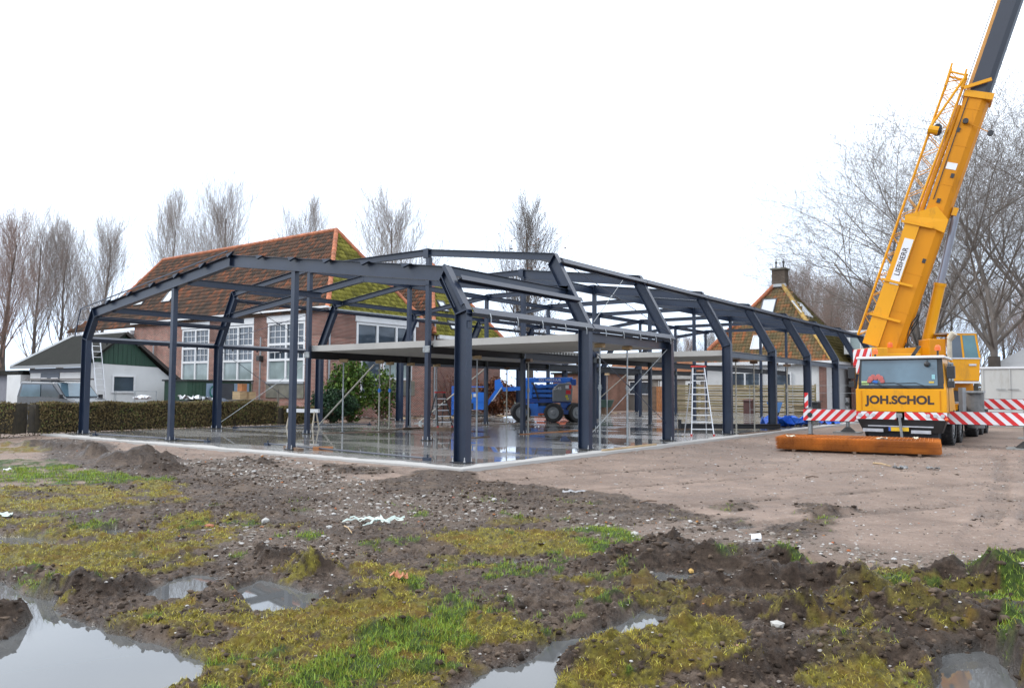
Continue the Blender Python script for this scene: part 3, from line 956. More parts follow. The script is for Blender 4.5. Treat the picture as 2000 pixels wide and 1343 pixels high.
bp = t.nodes.new('ShaderNodeBump'); bp.inputs['Strength'].default_value = .025; bp.inputs['Distance'].default_value = .01
t.links.new(tn2(3.5, 4, ge.outputs['Position']), bp.inputs['Height'])
t.links.new(bp.outputs[0], bs.inputs['Normal'])

# slab outline slightly uneven, real thickness
pts = []
def edge(a, b, n):
    for i in range(n):
        k = i / n
        pts.append((a[0] + (b[0] - a[0]) * k + random.uniform(-.018, .018), a[1] + (b[1] - a[1]) * k + random.uniform(-.018, .018)))
edge((-17.75, -.95), (.65, -.95), 60)
edge((.65, -.95), (.65, 43.5), 120)
edge((.65, 43.5), (-17.75, 43.5), 6)
edge((-17.75, 43.5), (-17.75, -.95), 10)
b_ = MB()
b_.prism([(p[0], p[1], -.45) for p in pts], (0, 0, .45))
fl = b_.build('concrete_floor', fm)
fl['kind'] = 'structure'

# ================================================================ steel frame of the hall
hall = thing('steel_hall_frame', 'long dark blue steel frame of a hall standing on the wet concrete floor', 'steel frame', (-8.5, 0, 0))
HB = Vector((8.5, 0, 0))        # children are built in world coordinates and shifted back
def hpart(name, mb, mat=STEEL, parent=None):
    o = mb.build(name, mat, hall if parent is None else parent)
    if parent is None:
        o.location = HB
    return o
def mitre(P, d, close=False):
    """inner points of a polyline (x,z), inside on the right-hand side"""
    n = len(P)
    out = []
    for i in range(n):
        def nrm(a, b):
            e = Vector((b[0] - a[0], b[1] - a[1])).normalized()
            return Vector((e.y, -e.x))
        if i == 0: v = nrm(P[0], P[1]); k = 1
        elif i == n - 1: v = nrm(P[-2], P[-1]); k = 1
        else:
            a, b = nrm(P[i - 1], P[i]), nrm(P[i], P[i + 1])
            v = (a + b).normalized()
            k = 1 / max(.3, v.dot(a))
        out.append((P[i][0] + v.x * d * k, P[i][1] + v.y * d * k))
    return out
def portal_piece(Oa, Ob, Ia, Ib, y, b, tf=.014, tw=.01, plates=(0, 0), skew=0):
    mb = MB()
    Oa, Ob, Ia, Ib = [Vector(p) for p in (Oa, Ob, Ia, Ib)]
    def quad3(a, b2, c, d, y0, y1):
        mb.prism([(a.x, y0, a.y), (b2.x, y0, b2.y), (c.x, y0, c.y), (d.x, y0, d.y)], (0, y1 - y0, 0))
    oa = Oa + (Ia - Oa).normalized() * tf
    ob = Ob + (Ib - Ob).normalized() * tf
    ia = Ia + (Oa - Ia).normalized() * tf
    ib = Ib + (Ob - Ib).normalized() * tf
    quad3(Oa, Ob, ob, oa, y - b / 2, y + b / 2)
    quad3(ia, ib, Ib, Ia, y - b / 2, y + b / 2)
    e = (Ob - Oa).normalized() * .002
    quad3(oa + e, ob - e, ib - e, ia + e, y - tw / 2, y + tw / 2)
    for side, (p, q) in enumerate(((oa, ia), (ob, ib))):
        if plates[side]:
            ee = (Ob - Oa).normalized() * (.016 if side == 0 else -.016)
            quad3(p, p + ee, q + ee, q, y - b / 2 + .003, y + b / 2 - .003)
    return mb
NF = 9
D0, BF = .33, .185
def base_details(col_o, x, y, w=.42, l=.32):
    p = MB().box(x - w / 2, x + w / 2, y - l / 2, y + l / 2, .012, .034)
    hpart('base_plate', p, STEEL_DARK, col_o)
    for sx in (-1, 1):
        for sy in (-1, 1):
            bm_ = MB()
            bx, by = x + sx * (w / 2 - .05), y + sy * (l / 2 - .05)
            bm_.tube((bx, by, .0), (bx, by, .13), .011, n=6)
            bm_.tube((bx, by, .034), (bx, by, .058), .022, n=6)
            hpart('anchor_bolt', bm_, BOLT, col_o)
for n in range(NF):
    y = n * 5.0
    if n == 0:
        O = [(0, 0.03), (0, 3.25), (-.60, 4.22), (-8.6, 5.26), (-16.4, 4.22), (-17, 3.25), (-17, 0.03)]
        O2 = mitre(O, D0)
        O2 = [(-p[0] * 0 + p[0], p[1]) for p in O2]
        names = ['column', 'inclined_member', 'rafter', 'rafter', 'inclined_member', 'column']
        # going right to left over the top the inside lies on the left hand
        O2 = [(2 * a[0] - b[0], 2 * a[1] - b[1]) for a, b in zip(O, O2)]
        prs = [(i, D0) for i in range(6)]
        O_all = O; I_all = O2
        for i in range(6):
            mb = portal_piece(O[i], O[i + 1], O2[i], O2[i + 1], y, BF, plates=(1 if i in (1,2,3,4,5) else 0, 1 if i in (0, 2) else 0))
            o = hpart(names[i], mb)
            if i == 0: base_details(o, -.17, y)
            if i == 5: base_details(o, -16.83, y)
    else:
        O = [(0, .03), (0, 3.27), (-1.10, 5.28), (-5.85, 5.88), (-11.3, 5.88), (-15.95, 5.28), (-17, 3.27), (-17, .03)]
        dr = [.20, .20, .20] if n == 1 else [.33, .20, .20]
        dd = [D0, D0] + dr + [D0, D0]
        flip = lambda P, Q: [(2 * a[0] - b[0], 2 * a[1] - b[1]) for a, b in zip(P, Q)]
        I33 = flip(O, mitre(O, D0))
        I20 = flip(O, mitre(O, .20))
        names = ['column', 'inclined_member', 'rafter', 'ridge_beam', 'rafter', 'inclined_member', 'column']
        for i in range(7):
            I_ = I33 if dd[i] == D0 else I20
            mb = portal_piece(O[i], O[i + 1], I_[i], I_[i + 1], y, BF if dd[i] == D0 else .15,
                              plates=(1 if i in (1, 2, 4, 5, 6) else 0, 1 if i in (0, 1, 4) else 0))
            o = hpart(names[i], mb)
            if i == 0: base_details(o, -.17, y)
            if i == 6: base_details(o, -16.83, y)
        for xs_ in (-5.85, -11.3):         # end plates where the beams meet over the posts
            e_ = MB().box(xs_ - .10, xs_ + .10, y - .085, y + .085, 5.60, 5.894)
            hpart('splice_plate', e_, STEEL)
    # inner posts
    for xp in ((-5.78, -11.42) if n else (-5.82, -11.46)):
        top = 5.62 if n else (4.885 if xp > -8 else 4.87) - .36 + .03
        if n == 0: top = 4.22 + (5.26 - 4.22) * (abs(xp + .6) / 8.0 if xp > -8.6 else abs(-16.4 - xp) / 7.8) - .34
        pm = MB().box(xp - .07, xp + .07, y - .07, y + .07, .035, top)
        o = hpart('post', pm)
        base_details(o, xp, y, .30, .26)
    if n == 1:   # low gable rafters meeting the end bay
        for a, b in (((-16.3, 4.30), (-8.7, 5.20)), ((-8.7, 5.20), (-.72, 4.25))):
            mb = MB().beam((a[0], y, a[1]), (b[0], y, b[1]), .22, .14)
            hpart('low_rafter', mb)
# purlins and longitudinal beams, each bay its own piece
def run(name, x, z, d, b, n0, n1, up=(0, 0, 1), mat=STEEL, gap=.012, x2=None, z2=None):
    for n in range(n0, n1):
        mb = MB().beam((x, n * 5 + gap + .006, z), (x if x2 is None else x2, n * 5 + 5 - gap - .006, z if z2 is None else z2), d, b, up, .012, .008)
        hpart(name, mb, mat)
inc_n = Vector((2.0, 0, 1.1)).normalized()       # outward normal of the steep roof side
inc_l = Vector((-2.0, 0, 1.1)).normalized()
# the wide eaves purlin with its upper flange turned up to the sky
def eaves(x, z, nrm, n0, n1, w=.16, h=.12):
    nrm = Vector(nrm)
    for n in range(n0, n1):
        p, q = Vector((x, n * 5 + .03, z)), Vector((x, n * 5 + 4.97, z))
        mb = MB()
        along = Vector((0, 1, 0))
        t_ = nrm.cross(along).normalized()
        mb.bar(p, q, w, .008, nrm)
        mb.bar(p - nrm * (h / 2 + .004) - t_ * (w / 2 - .004), q - nrm * (h / 2 + .004) - t_ * (w / 2 - .004), .007, h, nrm)
        mb.bar(p - nrm * (h + .008) + t_ * 0, q - nrm * (h + .008), w * .8, .008, nrm)
        hpart('eaves_purlin', mb)
eaves(.075, 3.235, (.82, 0, .57), 0, 2)
eaves(-17.075, 3.235, (-.82, 0, .57), 0, 8)
run('purlin', -.30, 3.93, .13, .12, 0, 1, inc_n)
run('purlin', -.74, 4.16, .20, .12, 0, 1)
run('purlin', -.93, 5.03, .14, .12, 1, 8, inc_n)
run('purlin', -1.68, 5.26, .20, .11, 1, 8)
run('purlin', -16.28, 3.88, .13, .12, 0, 1, inc_l)
run('purlin', -15.2, 4.10, .18, .11, 0, 1)
run('purlin', -10.8, 4.68, .20, .12, 0, 1, z2=4.78)
run('purlin', -16.2, 4.98, .14, .11, 1, 8, inc_l)
run('purlin', -15.4, 5.27, .18, .11, 1, 8)
run('ridge_purlin', -11.3, 5.70, .20, .13, 1, 8)
run('ridge_purlin', -5.85, 5.66, .30, .14, 2, 8)
# beams carrying the deck
run('deck_beam', -11.42, 2.74, .26, .20, 1, 8, mat=STEEL_DARK, gap=.08)
run('deck_beam', -5.78, 2.79, .26, .20, 1, 8, mat=STEEL_DARK, gap=.08)
run('deck_beam', -.20, 2.97, .24, .16, 1, 2)
run('deck_beam', -.20, 2.92, .22, .16, 3, 8)
run('deck_beam', -16.8, 2.86, .2, .14, 3, 8, mat=STEEL_DARK)
# bolted cleats where deck beams meet the posts
for n in range(1, 8):
    for xp, zc in ((-5.78, 2.79), (-11.42, 2.74)):
        mb = MB()
        for sx in (-.10, .10):
            for zz in (-.05, .05):
                mb.tube((xp + sx, n * 5 - .10, zc + zz), (xp + sx, n * 5 - .076, zc + zz), .022, n=6)
        mb.box(xp - .14, xp + .14, n * 5 - .084, n * 5 - .074, zc - .1, zc + .1)
        hpart('bolt_plate', mb, GALV)
# angle clips hanging under the eaves purlin
for n in (0, 1):
    for k in range(5):
        yy = n * 5 + .55 + k * 1.0
        mb = MB().bar((.12, yy, 3.20), (.155, yy, 3.11), .035, .006, (1, 0, 0)).bar((.155, yy, 3.11), (.155, yy, 3.00), .035, .006, (1, 0, 0))
        hpart('cladding_clip', mb, GALV)
for n in (0, 1, 2):
    for k in range(4):
        yy = n * 5 + .8 + k * 1.15
        mb = MB().bar((-17.1, yy, 3.17), (-17.1, yy, 3.05), .05, .03, (1, 0, 0))
        hpart('cladding_clip', mb, STEEL_DARK)
# cleats and stubs on the corner column
hpart('cleat', MB().box(.002, .16, -.03, .03, 3.0, 3.012).box(.002, .012, -.08, .08, 2.85, 3.0), STEEL)
hpart('cleat', MB().box(-.02, .05, -.11, .14, 3.16, 3.175), STEEL)
# gable trim angles proud of the first portal
hpart('gable_trim', MB().bar((-.07, -.135, 3.34), (-.62, -.135, 4.23), .05, .085, (1, 0, .6)).bar((-.30, -.118, 3.30), (-.70, -.118, 4.0), .03, .02, (1, 0, .6)), STEEL)
hpart('gable_trim', MB().bar((-17.36, -.16, 3.30), (-17.02, -.16, 4.23), .03, .04, (1, 0, -.3)).bar((-17.02, -.16, 4.23), (-8.6, -.16, 5.34), .03, .03, (0, 0, 1))
      .bar((-17.36, -.16, 3.30), (-17.0, -.12, 3.32), .02, .02).bar((-17.16, -.16, 3.85), (-16.6, -.12, 3.85), .02, .02).bar((-17.02, -.16, 4.2), (-16.4, -.12, 4.2), .02, .02), STEEL)
for xx in np.arange(-15.4, -1, 1.35):
    zt = 5.26 - abs(xx + 8.6) * .132
    hpart('cleat', MB().prism([(xx, -.16, zt + .02), (xx + .30, -.16, zt + .02 + (.04 if xx < -8.6 else -.04)), (xx + .05, -.16, zt - .09)], (0, .075, 0)), STEEL)
# bracing rods
def rod(p, q, r=.011, mat=GALV, name='brace_rod'):
    mb = MB().tube(p, q, r, n=6)
    p, q = Vector(p), Vector(q)
    mid = p.lerp(q, .5)
    d = (q - p).normalized()
    mb.tube(mid - d * .12, mid + d * .12, r * 2.0, n=6)
    hpart(name, mb, mat)
rod((-.12, 5.1, .35), (-.12, 9.85, 2.85))
rod((-.16, 5.1, 2.75), (-.16, 9.85, .55), mat=STEEL)
rod((.03, 5.1, 3.35), (-1.60, 9.9, 5.28))
rod((-1.15, 5.1, 5.2), (-.02, 9.9, 3.35), mat=STEEL)
rod((-16.9, 5.15, .2), (-16.9, 9.85, 3.0))
rod((-16.95, 5.15, 3.05), (-16.95, 9.85, .3), mat=STEEL)
rod((-16.9, 5.15, 3.4), (-15.95, 9.85, 5.1), mat=STEEL)
rod((-16.0, 5.15, 5.1), (-17.0, 9.85, 3.4), mat=STEEL)

# ================================================================ decks of hollow concrete planks
CONC = mk('pale_precast_concrete', (.36, .35, .33), .7, 0, .06, 2, dirt=(.3, .29, .27), dirtamt=.5, dscale=4)
def plank(x0, x1, y0, y1, parent, z0=2.865, z1=3.065):
    """precast plank spanning x with open cores at both ends"""
    mb = MB()
    n = max(3, int((y1 - y0) / .19))
    e = .22
    mb.box(x0 + e, x1 - e, y0, y1, z0, z1)
    for xa, xb in ((x0, x0 + e), (x1 - e, x1)):
        mb.box(xa, xb, y0, y1, z0, z0 + .045)
        mb.box(xa, xb, y0, y1, z1 - .045, z1)
        pitch = (y1 - y0) / n
        for k in range(n + 1):
            yc = y0 + k * pitch
            ya, yb = max(y0, yc - .028), min(y1, yc + .028)
            mb.box(xa, xb, ya, yb, z0 + .045, z1 - .045)
    return mb.build('plank', CONC, parent)
def deck(label, spans, loc):
    d = thing('concrete_deck', label, 'floor deck', (0, 0, 0), group='decks of hollow concrete planks on the steel beams')
    for (x0, x1, ya, yb) in spans:
        n = round((yb - ya) / 1.2)
        w = (yb - ya) / n
        for k in range(n):
            plank(x0, x1, ya + k * w + .004, ya + (k + 1) * w - .004, d)
    return d
deck('pale concrete deck on the front beams between the corner column and the first props', [(-11.40, -5.90, 5.1, 15.0), (-5.66, -.32, 5.1, 10.0)], None)
deck('pale concrete deck further back above the tall stepladder, beyond the open gap', [(-11.40, -5.90, 15.05, 20.0), (-5.66, -.32, 15.0, 19.9)], None)

# ================================================================ props under the decks
def make_prop(h, tint):
    t_ = thing('steel_prop', 'x', 'prop')
    m1 = GALV if tint == 0 else RUSTYPROP
    MB().tube((0, 0, .012), (0, 0, h * .56), .03, n=10).build('outer_tube', m1, t_)
    inn = MB().tube((0, 0, h * .56), (0, 0, h - .13), .024, n=10)
    inn.build('inner_tube', m1, t_)
    pin = MB()
    for k in range(9):
        z = h * .60 + k * .1
        if z < h - .2:
            pin.tube((0, -.0255, z), (0, -.0235, z), .009, n=6)
    pin.build('pin_hole', BLACKP, t_)
    MB().tube((0, 0, h * .545), (0, 0, h * .60), .043, n=10).bar((-.09, 0, h * .57), (.09, 0, h * .57), .014, .014).build('collar', BLUEP if tint == 2 else m1, t_)
    MB().box(-.07, .07, -.07, .07, 0, .010).build('base_plate', m1, t_)
    MB().box(-.07, .07, -.07, .07, h - .132, h - .120).build('head_plate', m1, t_)
    MB().box(-.15, .15, -.06, .06, h - .119, h - .004).build('timber_block', WOOD if tint != 1 else OLDWOOD, t_)
    return t_
PR = [
 (-10.99, 6.23, 2.60, 0, 'prop standing just left of the evergreen shrub, on the near timber batten'),
 (-10.55, 7.58, 2.60, 2, 'prop with a blue collar on the right end of the near timber batten'),
 (-11.35, 8.9, 2.60, 2, 'prop with a blue collar on the left end of the far timber batten'),
 (-11.35, 11.6, 2.60, 0, 'prop on the right end of the far timber batten, in front of a dark column'),
 (-5.62, 7.2, 2.65, 0, 'prop just right of the corner column, in front of the blue lift basket'),
 (-5.62, 10.1, 2.65, 1, 'prop in front of the grey engine cover of the blue lift'),
 (-5.62, 13.6, 2.65, 1, 'prop between the grey lift cover and its rear right wheel'),
 (-11.3, 13.6, 2.60, 1, 'prop in front of the turntable of the blue lift'),
 (-11.3, 16.4, 2.60, 1, 'prop beside the far side of the blue lift, seen between its booms'),
 (-11.3, 10.0, 2.60, 0, 'prop behind the small dark stepladder'),
 (-.45, 6.25, 2.86, 0, 'thick galvanised prop with rust at the head, right of the second column'),
 (-.45, 7.85, 2.86, 0, 'thick galvanised prop left of the third column'),
 (-.45, 16.6, 2.80, 1, 'prop right of the fourth column near the stepladder'),
 (-.45, 18.6, 2.80, 1, 'prop just left of the fifth column'),
 (-.45, 21.2, 2.80, 1, 'prop between the fifth and the sixth column, left of the striped barrier'),
 (-.45, 22.9, 2.80, 1, 'prop between the fifth and sixth column, nearest the blue tarpaulin'),
 (-16.3, 33.0, 2.75, 0, 'far prop near the low shed with the dark windows'),
 (-13.6, 29.8, 2.65, 0, 'far prop in front of the green tub'),
 (-5.9, 22.4, 2.65, 1, 'far prop behind the stepladder with the red top'),
]
PR_LINES = {}
for (x, y, h, tn, lb) in PR:
    k_ = (h, tn)
    if k_ in PR_LINES:
        o = copy_tree(PR_LINES[k_])
    else:
        o = PR_LINES[k_] = make_prop(h, tn)
    o.location = (x, y, .001 if abs(x + .45) < .01 or x < -12 or x == -5.9 else .028)
    o.rotation_euler = (0, 0, random.uniform(-.4, .4))
    o['label'] = lb
    o['group'] = 'adjustable props holding up the decks'
# battens and planks the props stand on
def plank_thing(name, a, b, w, h, mat, label, cat='plank', z=0.001):
    mb = MB().bar((a[0], a[1], z + h / 2), (b[0], b[1], z + h / 2), w, h)
    o = mb.build(name, mat)
    return tag(o, label, cat)
plank_thing('timber_batten', (-11.25, 5.6), (-10.35, 8.1), .16, .025, OLDWOOD, 'dark timber batten on the wet floor under the two nearest left props')
plank_thing('timber_batten', (-11.35, 8.4), (-11.35, 12.3), .16, .025, OLDWOOD, 'long grey timber batten under the props in front of the school wall')
plank_thing('timber_batten', (-5.62, 9.7), (-5.62, 14.4), .16, .025, BROWNWOOD, 'long orange brown batten under the props before the blue lift')
plank_thing('timber_batten', (-5.62, 6.6), (-5.62, 7.8), .16, .025, OLDWOOD, 'short batten under the prop right of the corner column')
plank_thing('timber_batten', (-11.3, 13.1), (-11.3, 17.2), .16, .025, OLDWOOD, 'dark batten under the props beside the blue lift wheels')
plank_thing('timber_batten', (-11.3, 9.6), (-11.1, 10.4), .14, .025, OLDWOOD, 'short batten under the prop behind the dark stepladder', z=.03)
plank_thing('edge_batten', (.42, 4.9), (.42, 7.9), .09, .04, WOOD, 'yellowish edge batten on the slab edge between the second and third column')
plank_thing('edge_batten', (.30, 14.9), (.40, 19.2), .07, .04, OLDWOOD, 'dark batten on the slab edge right of the fourth column')
plank_thing('timber_offcut', (-5.35, .30), (-5.0, .65), .12, .09, BROWNWOOD, 'orange brown timber offcut on the wet floor beside the loose steel rod')
plank_thing('timber_offcut', (-6.5, .35), (-5.3, -.12), .14, .07, OLDWOOD, 'dark timber block at the foot of the nearest gable post')
def pix_bar(a, b, label):
    t_ = thing('bracing_rod', label, 'steel rod', group='loose bracing rods lying on the floor')
    MB().tube(a, b, .022, n=8).build('rod', STEEL, t_)
    for e_, s_ in ((a, 1), (b, -1)):
        mb = MB().box(e_[0] - .09, e_[0] + .09, e_[1] - .05, e_[1] + .05, .002, .07)
        mb.tube((e_[0], e_[1], .02), (e_[0] + .02, e_[1], .14), .016, n=6)
        mb.build('end_fork', STEEL, t_)
    return t_
pix_bar((-7.65, .62, .05), (-1.15, -.02, .05), 'dark blue rod lying across the front of the floor between post and corner column')
pix_bar((-15.6, -.2, .05), (-9.9, .22, .05), 'dark blue rod lying at the front edge between the left column and first post')
pix_bar((-16.5, 5.6, .05), (-14.9, 11.2, .05), 'long thin rod lying along the left edge behind the white trestle')
# raking props on the left
def raker(a, b, label):
    t_ = thing('raking_prop', label, 'prop', group='slanting props bracing the frame')
    MB().tube(a, b, .032, n=8).build('tube', RUSTYPROP, t_)
    MB().tube((a[0], a[1], .0), (a[0], a[1], .12), .10, .06, n=8).box(a[0] - .28, a[0] + .28, a[1] - .12, a[1] + .12, .001, .03).build('foot', GALV, t_)
raker((-15.6, 9.05, .10), (-11.6, 8.3, 2.5), 'slanting prop rising from a round foot near the white trestle')
raker((-14.4, 13.9, .10), (-11.6, 15.2, 2.55), 'slanting prop rising behind the thick column in front of the school')
raker((-16.6, 31.9, .1), (-12.6, 30.5, 2.6), 'slanting far prop leaning before the green tub')

# ================================================================ roof tiles
def tile_mesh(name, w, l, tint, mat):
    """one S-shaped pantile, origin at its lower left, lies in xy, z up from the roof"""
    prof = [(0, .0), (.18, .030), (.34, .040), (.5, .028), (.68, .004), (.85, -.008), (1.04, .004)]
    V, F = [], []
    for (yy, lift) in ((-.03, .030), (l, .004)):
        for (px_, pz) in prof:
            V.append((px_ * w, yy, pz + lift))
    for (px_, pz) in prof:
        V.append((px_ * w, -.03, pz + .004))
    n = len(prof)
    for i in range(n - 1):
        F.append((i, i + 1, n + i + 1, n + i))
        F.append((2 * n + i, 2 * n + i + 1, i + 1, i))
    return np.array(V), np.array(F)
def inside2(pt, P):
    x, y = pt
    c = False
    n = len(P)
    for i in range(n):
        ax, ay = P[i]
        bx, by = P[(i + 1) % n]
        if (ay > y) != (by > y) and x < (bx - ax) * (y - ay) / (by - ay) + ax:
            c = not c
    return c
def tile_roof(parent, O, udir, vdir, poly, mat, w=.25, l=.33, own=0, rname='roof', under=None, thick=.12):
    """poly is the outline in (u, v) on the slope; own nearest tiles are objects"""
    O, u, v = Vector(O), Vector(udir).normalized(), Vector(vdir).normalized()
    nrm = u.cross(v).normalized()
    if nrm.z < 0: nrm = -nrm
    mb = MB().prism([O + u * a + v * b - nrm * thick for a, b in poly], nrm * (thick - .005))
    roof = mb.build(rname, under or OLDWOOD, parent)
    us = [p[0] for p in poly]
    vs2 = [p[1] for p in poly]
    cells = []
    b = min(vs2)
    while b < max(vs2):
        a = min(us)
        while a < max(us):
            if inside2((a + w / 2, b + l * .45), poly):
                cells.append((a, b))
            a += w
        b += l
    TV, TF = tile_mesh('t', w, l, 0, None)
    M3 = np.array([[u.x, v.x, nrm.x], [u.y, v.y, nrm.y], [u.z, v.z, nrm.z]])
    cells.sort(key=lambda c: (O + u * c[0] + v * c[1] - CAM).length)
    near, far = cells[:own], cells[own:]
    if near:
        vm = []
        for k in range(8):
            me = bpy.data.meshes.new('roof_tile')
            me.from_pydata([tuple(p) for p in TV], [], [tuple(f) for f in TF])
            a_ = me.attributes.new('tint', 'FLOAT', 'POINT')
            a_.data.foreach_set('value', np.full(len(TV), (k + .5) / 8, dtype=np.float32))
            me.materials.append(mat)
            me.shade_smooth()
            vm.append(me)
        q = Matrix(((u.x, v.x, nrm.x, 0), (u.y, v.y, nrm.y, 0), (u.z, v.z, nrm.z, 0), (0, 0, 0, 1)))
        for (a, b) in near:
            o = bpy.data.objects.new('roof_tile', vm[random.randrange(8)])
            col.objects.link(o)
            o.parent = roof
            mm = q.copy()
            p = O + u * a + v * b + nrm * random.uniform(0, .006)
            mm.translation = p
            o.matrix_local = mm
    if far:
        n = len(far)
        off = np.array([tuple(O + u * a + v * b + nrm * random.uniform(0, .006)) for a, b in far])
        P = (TV @ M3.T)[None] + off[:, None]
        Fi = TF[None] + (np.arange(n) * len(TV))[:, None, None]
        np_mesh('roof_tiles', P.reshape(-1, 3), Fi.reshape(-1, 4), mat, 'stuff', True, roof, {'tint': np.repeat(rs.rand(n), len(TV))})
    return roof
def hip_tiles(parent, a, b, mat, name='hip_tile', r=.13, step=.38):
    a, b = Vector(a), Vector(b)
    d = (b - a)
    n = int(d.length / step)
    e = d / n
    for i in range(n):
        p = a + e * i
        mb = MB().tube(p, p + e * 1.08, r * 1.12, r, n=8)
        mb.build(name, mat, parent)
RED_T = attr_mat('mossy_orange_pantiles', [(0, (.045, .038, .032)), (.35, (.078, .055, .042)), (.6, (.115, .066, .045)), (.82, (.165, .072, .042)), (1, (.29, .10, .048))], noise=.32, nscale=.8, spots=(.12, .12, .06), spotthr=.64, tintamt=.75)
MOSS_T = attr_mat('moss_covered_pantiles', [(0, (.085, .08, .018)), (.5, (.155, .145, .026)), (1, (.22, .20, .04))], noise=.2, nscale=1.5, spots=(.06, .05, .02), spotthr=.63)
OR_T = attr_mat('weathered_orange_pantiles', [(0, (.075, .065, .035)), (.3, (.12, .095, .05)), (.55, (.17, .11, .055)), (.8, (.27, .105, .045)), (1, (.36, .13, .05))], noise=.5, nscale=.45, spots=(.10, .10, .05), spotthr=.60, tintamt=.6)
OLV_T = attr_mat('olive_mossy_pantiles', [(0, (.075, .06, .022)), (.5, (.10, .082, .028)), (1, (.14, .11, .04))], noise=.2, nscale=.7)
HIP_T = mk('red_ridge_tile', (.36, .12, .055), .75, 0, .35, 2, dirt=(.15, .14, .05), dirtamt=.5, dscale=3)
HIP_Y = mk('lichen_ridge_tile', (.34, .22, .06), .75, 0, .45, 2.5, dirt=(.3, .1, .05), dirtamt=.7, dscale=2)
BRICK = brick_mat('red_brown_brick', (.25, .080, .058), (.115, .040, .032), (.42, .37, .32))
BRICK_P = brick_mat('purple_brown_brick', (.17, .066, .052), (.10, .042, .036), (.26, .22, .19))
BRICK_S = brick_mat('salmon_brick', (.24, .11, .075), (.19, .085, .06), (.22, .18, .15))
GREYREND = mk('grey_green_render', (.135, .13, .105), .85, 0, .3, 2, bump=.2, dirt=(.11, .12, .04), dirtamt=.6, dscale=1.5)
ZINC = mk('zinc_gutter', (.30, .32, .34), .5, .4, .1)

def window_grid(parent, o3, u, W, H, rows, frame=.09, depth=.12, n_cols=2, glassm=None, name='window', fmat=None):
    """window at o3 (lower left), u across; rows = list of (height share, muntins across, muntins up, glass material)"""
    fmat = fmat or WHITE
    o3, u = Vector(o3), Vector(u).normalized()
    nrm = u.cross(Vector((0, 0, 1))).normalized()     # outward
    up = Vector((0, 0, 1))
    w = MB()
    def fb(a, b, wd, d=depth, off=0.):
        w.bar(a + nrm * off, b + nrm * off, wd, d, nrm) if False else w.bar(a + nrm * off, b + nrm * off, d, wd, up if abs((b - a).normalized().z) < .5 else u)
    def at(a, b): return o3 + u * a + up * b
    # outer frame
    fb(at(0, frame / 2), at(W, frame / 2), frame)
    fb(at(0, H - frame / 2), at(W, H - frame / 2), frame)
    fb(at(frame / 2, frame), at(frame / 2, H - frame), frame)
    fb(at(W - frame / 2, frame), at(W - frame / 2, H - frame), frame)
    win = None
    zc = 0
    mun = MB()
    panes = []
    tot = sum(r[0] for r in rows)
    cw = (W - 2 * frame - (n_cols - 1) * frame) / n_cols
    for i in range(1, n_cols):
        xx = frame + i * (cw + frame) - frame / 2
        fb(at(xx, frame), at(xx, H - frame), frame)
    z = frame
    usable = H - 2 * frame - (len(rows) - 1) * frame
    for ri, (sh, mx, mz, gm_) in enumerate(rows):
        h = usable * sh / tot
        if ri:
            fb(at(frame, z - frame / 2), at(W - frame, z - frame / 2), frame * .98, depth * .96)
        for c in range(n_cols):
            x0 = frame + c * (cw + frame)
            panes.append((x0, z, cw, h, gm_))
            for k in range(1, mx):
                xx = x0 + cw * k / mx
                mun.bar(at(xx, z), at(xx, z + h), .05, .035, u)
            for k in range(1, mz):
                zz = z + h * k / mz
                mun.bar(at(x0, zz), at(x0 + cw, zz), .048, .033, up)
        z += h + frame
    win = w.build(name, fmat, parent)
    if mun.v:
        mun.build('muntins', fmat, win)
    for (x0, z0, cw_, h, gm_) in panes:
        q = MB().prism([at(x0 - .01, z0 - .01) - nrm * .015, at(x0 + cw_ + .01, z0 - .01) - nrm * .015, at(x0 + cw_ + .01, z0 + h + .01) - nrm * .015, at(x0 - .01, z0 + h + .01) - nrm * .015], nrm * .008)
        q.build('pane', gm_, win)
    return win

# ================================================================ the old school
sch = thing('old_school', 'old red brick school with steep mossy tiled roofs and tall white windows', 'building', (0, 0, 0))
XS, YC = -23.0, 15.6
WL = -43.4
# wall A (towards the viewer, along x) with window openings, wall B (along y)
wins_A = [(-28.25, -24.85), (-32.75, -29.6), (-37.3, -34.2)]
def wall_run(parent, a0, a1, z0, z1, opens, place, mat, name='wall'):
    """solid strips round the openings; place(a0,a1,z0,z1,mb)"""
    mb = MB()
    opens = sorted(opens)
    cur = a0
    for (b0, b1, c0, c1) in opens:
        place(mb, cur, b0, z0, z1)
        if c0 > z0: place(mb, b0, b1, z0, c0)
        if c1 < z1: place(mb, b0, b1, c1, z1)
        cur = b1
    place(mb, cur, a1, z0, z1)
    return mb.build(name, mat, parent)
plA = lambda mb, a, b, z0, z1: mb.box(a, b, YC, YC + .35, z0, z1)
wall_run(sch, WL, XS - .352, -.15, 6.0, [(a, b, 1.95, 6.0) for a, b in wins_A], plA, BRICK)
plB = lambda mb, a, b, z0, z1: mb.box(XS - .35, XS, a, b, z0, z1)
wall_run(sch, YC, 24.4, 3.53, 5.85, [(17.7, 22.6, 3.55, 5.85)], plB, BRICK)
wall_run(sch, YC, 24.4, -.15, 3.53, [(18.05, 19.75, 1.05, 3.49), (19.8, 22.3, 2.1, 3.49)], plB, BRICK)
MB().box(WL, XS - .352, 20.9, 21.2, 0, 5.9).box(WL, WL + .3, YC + .352, 20.9, 0, 5.9).build('wall', BRICK_P, sch)
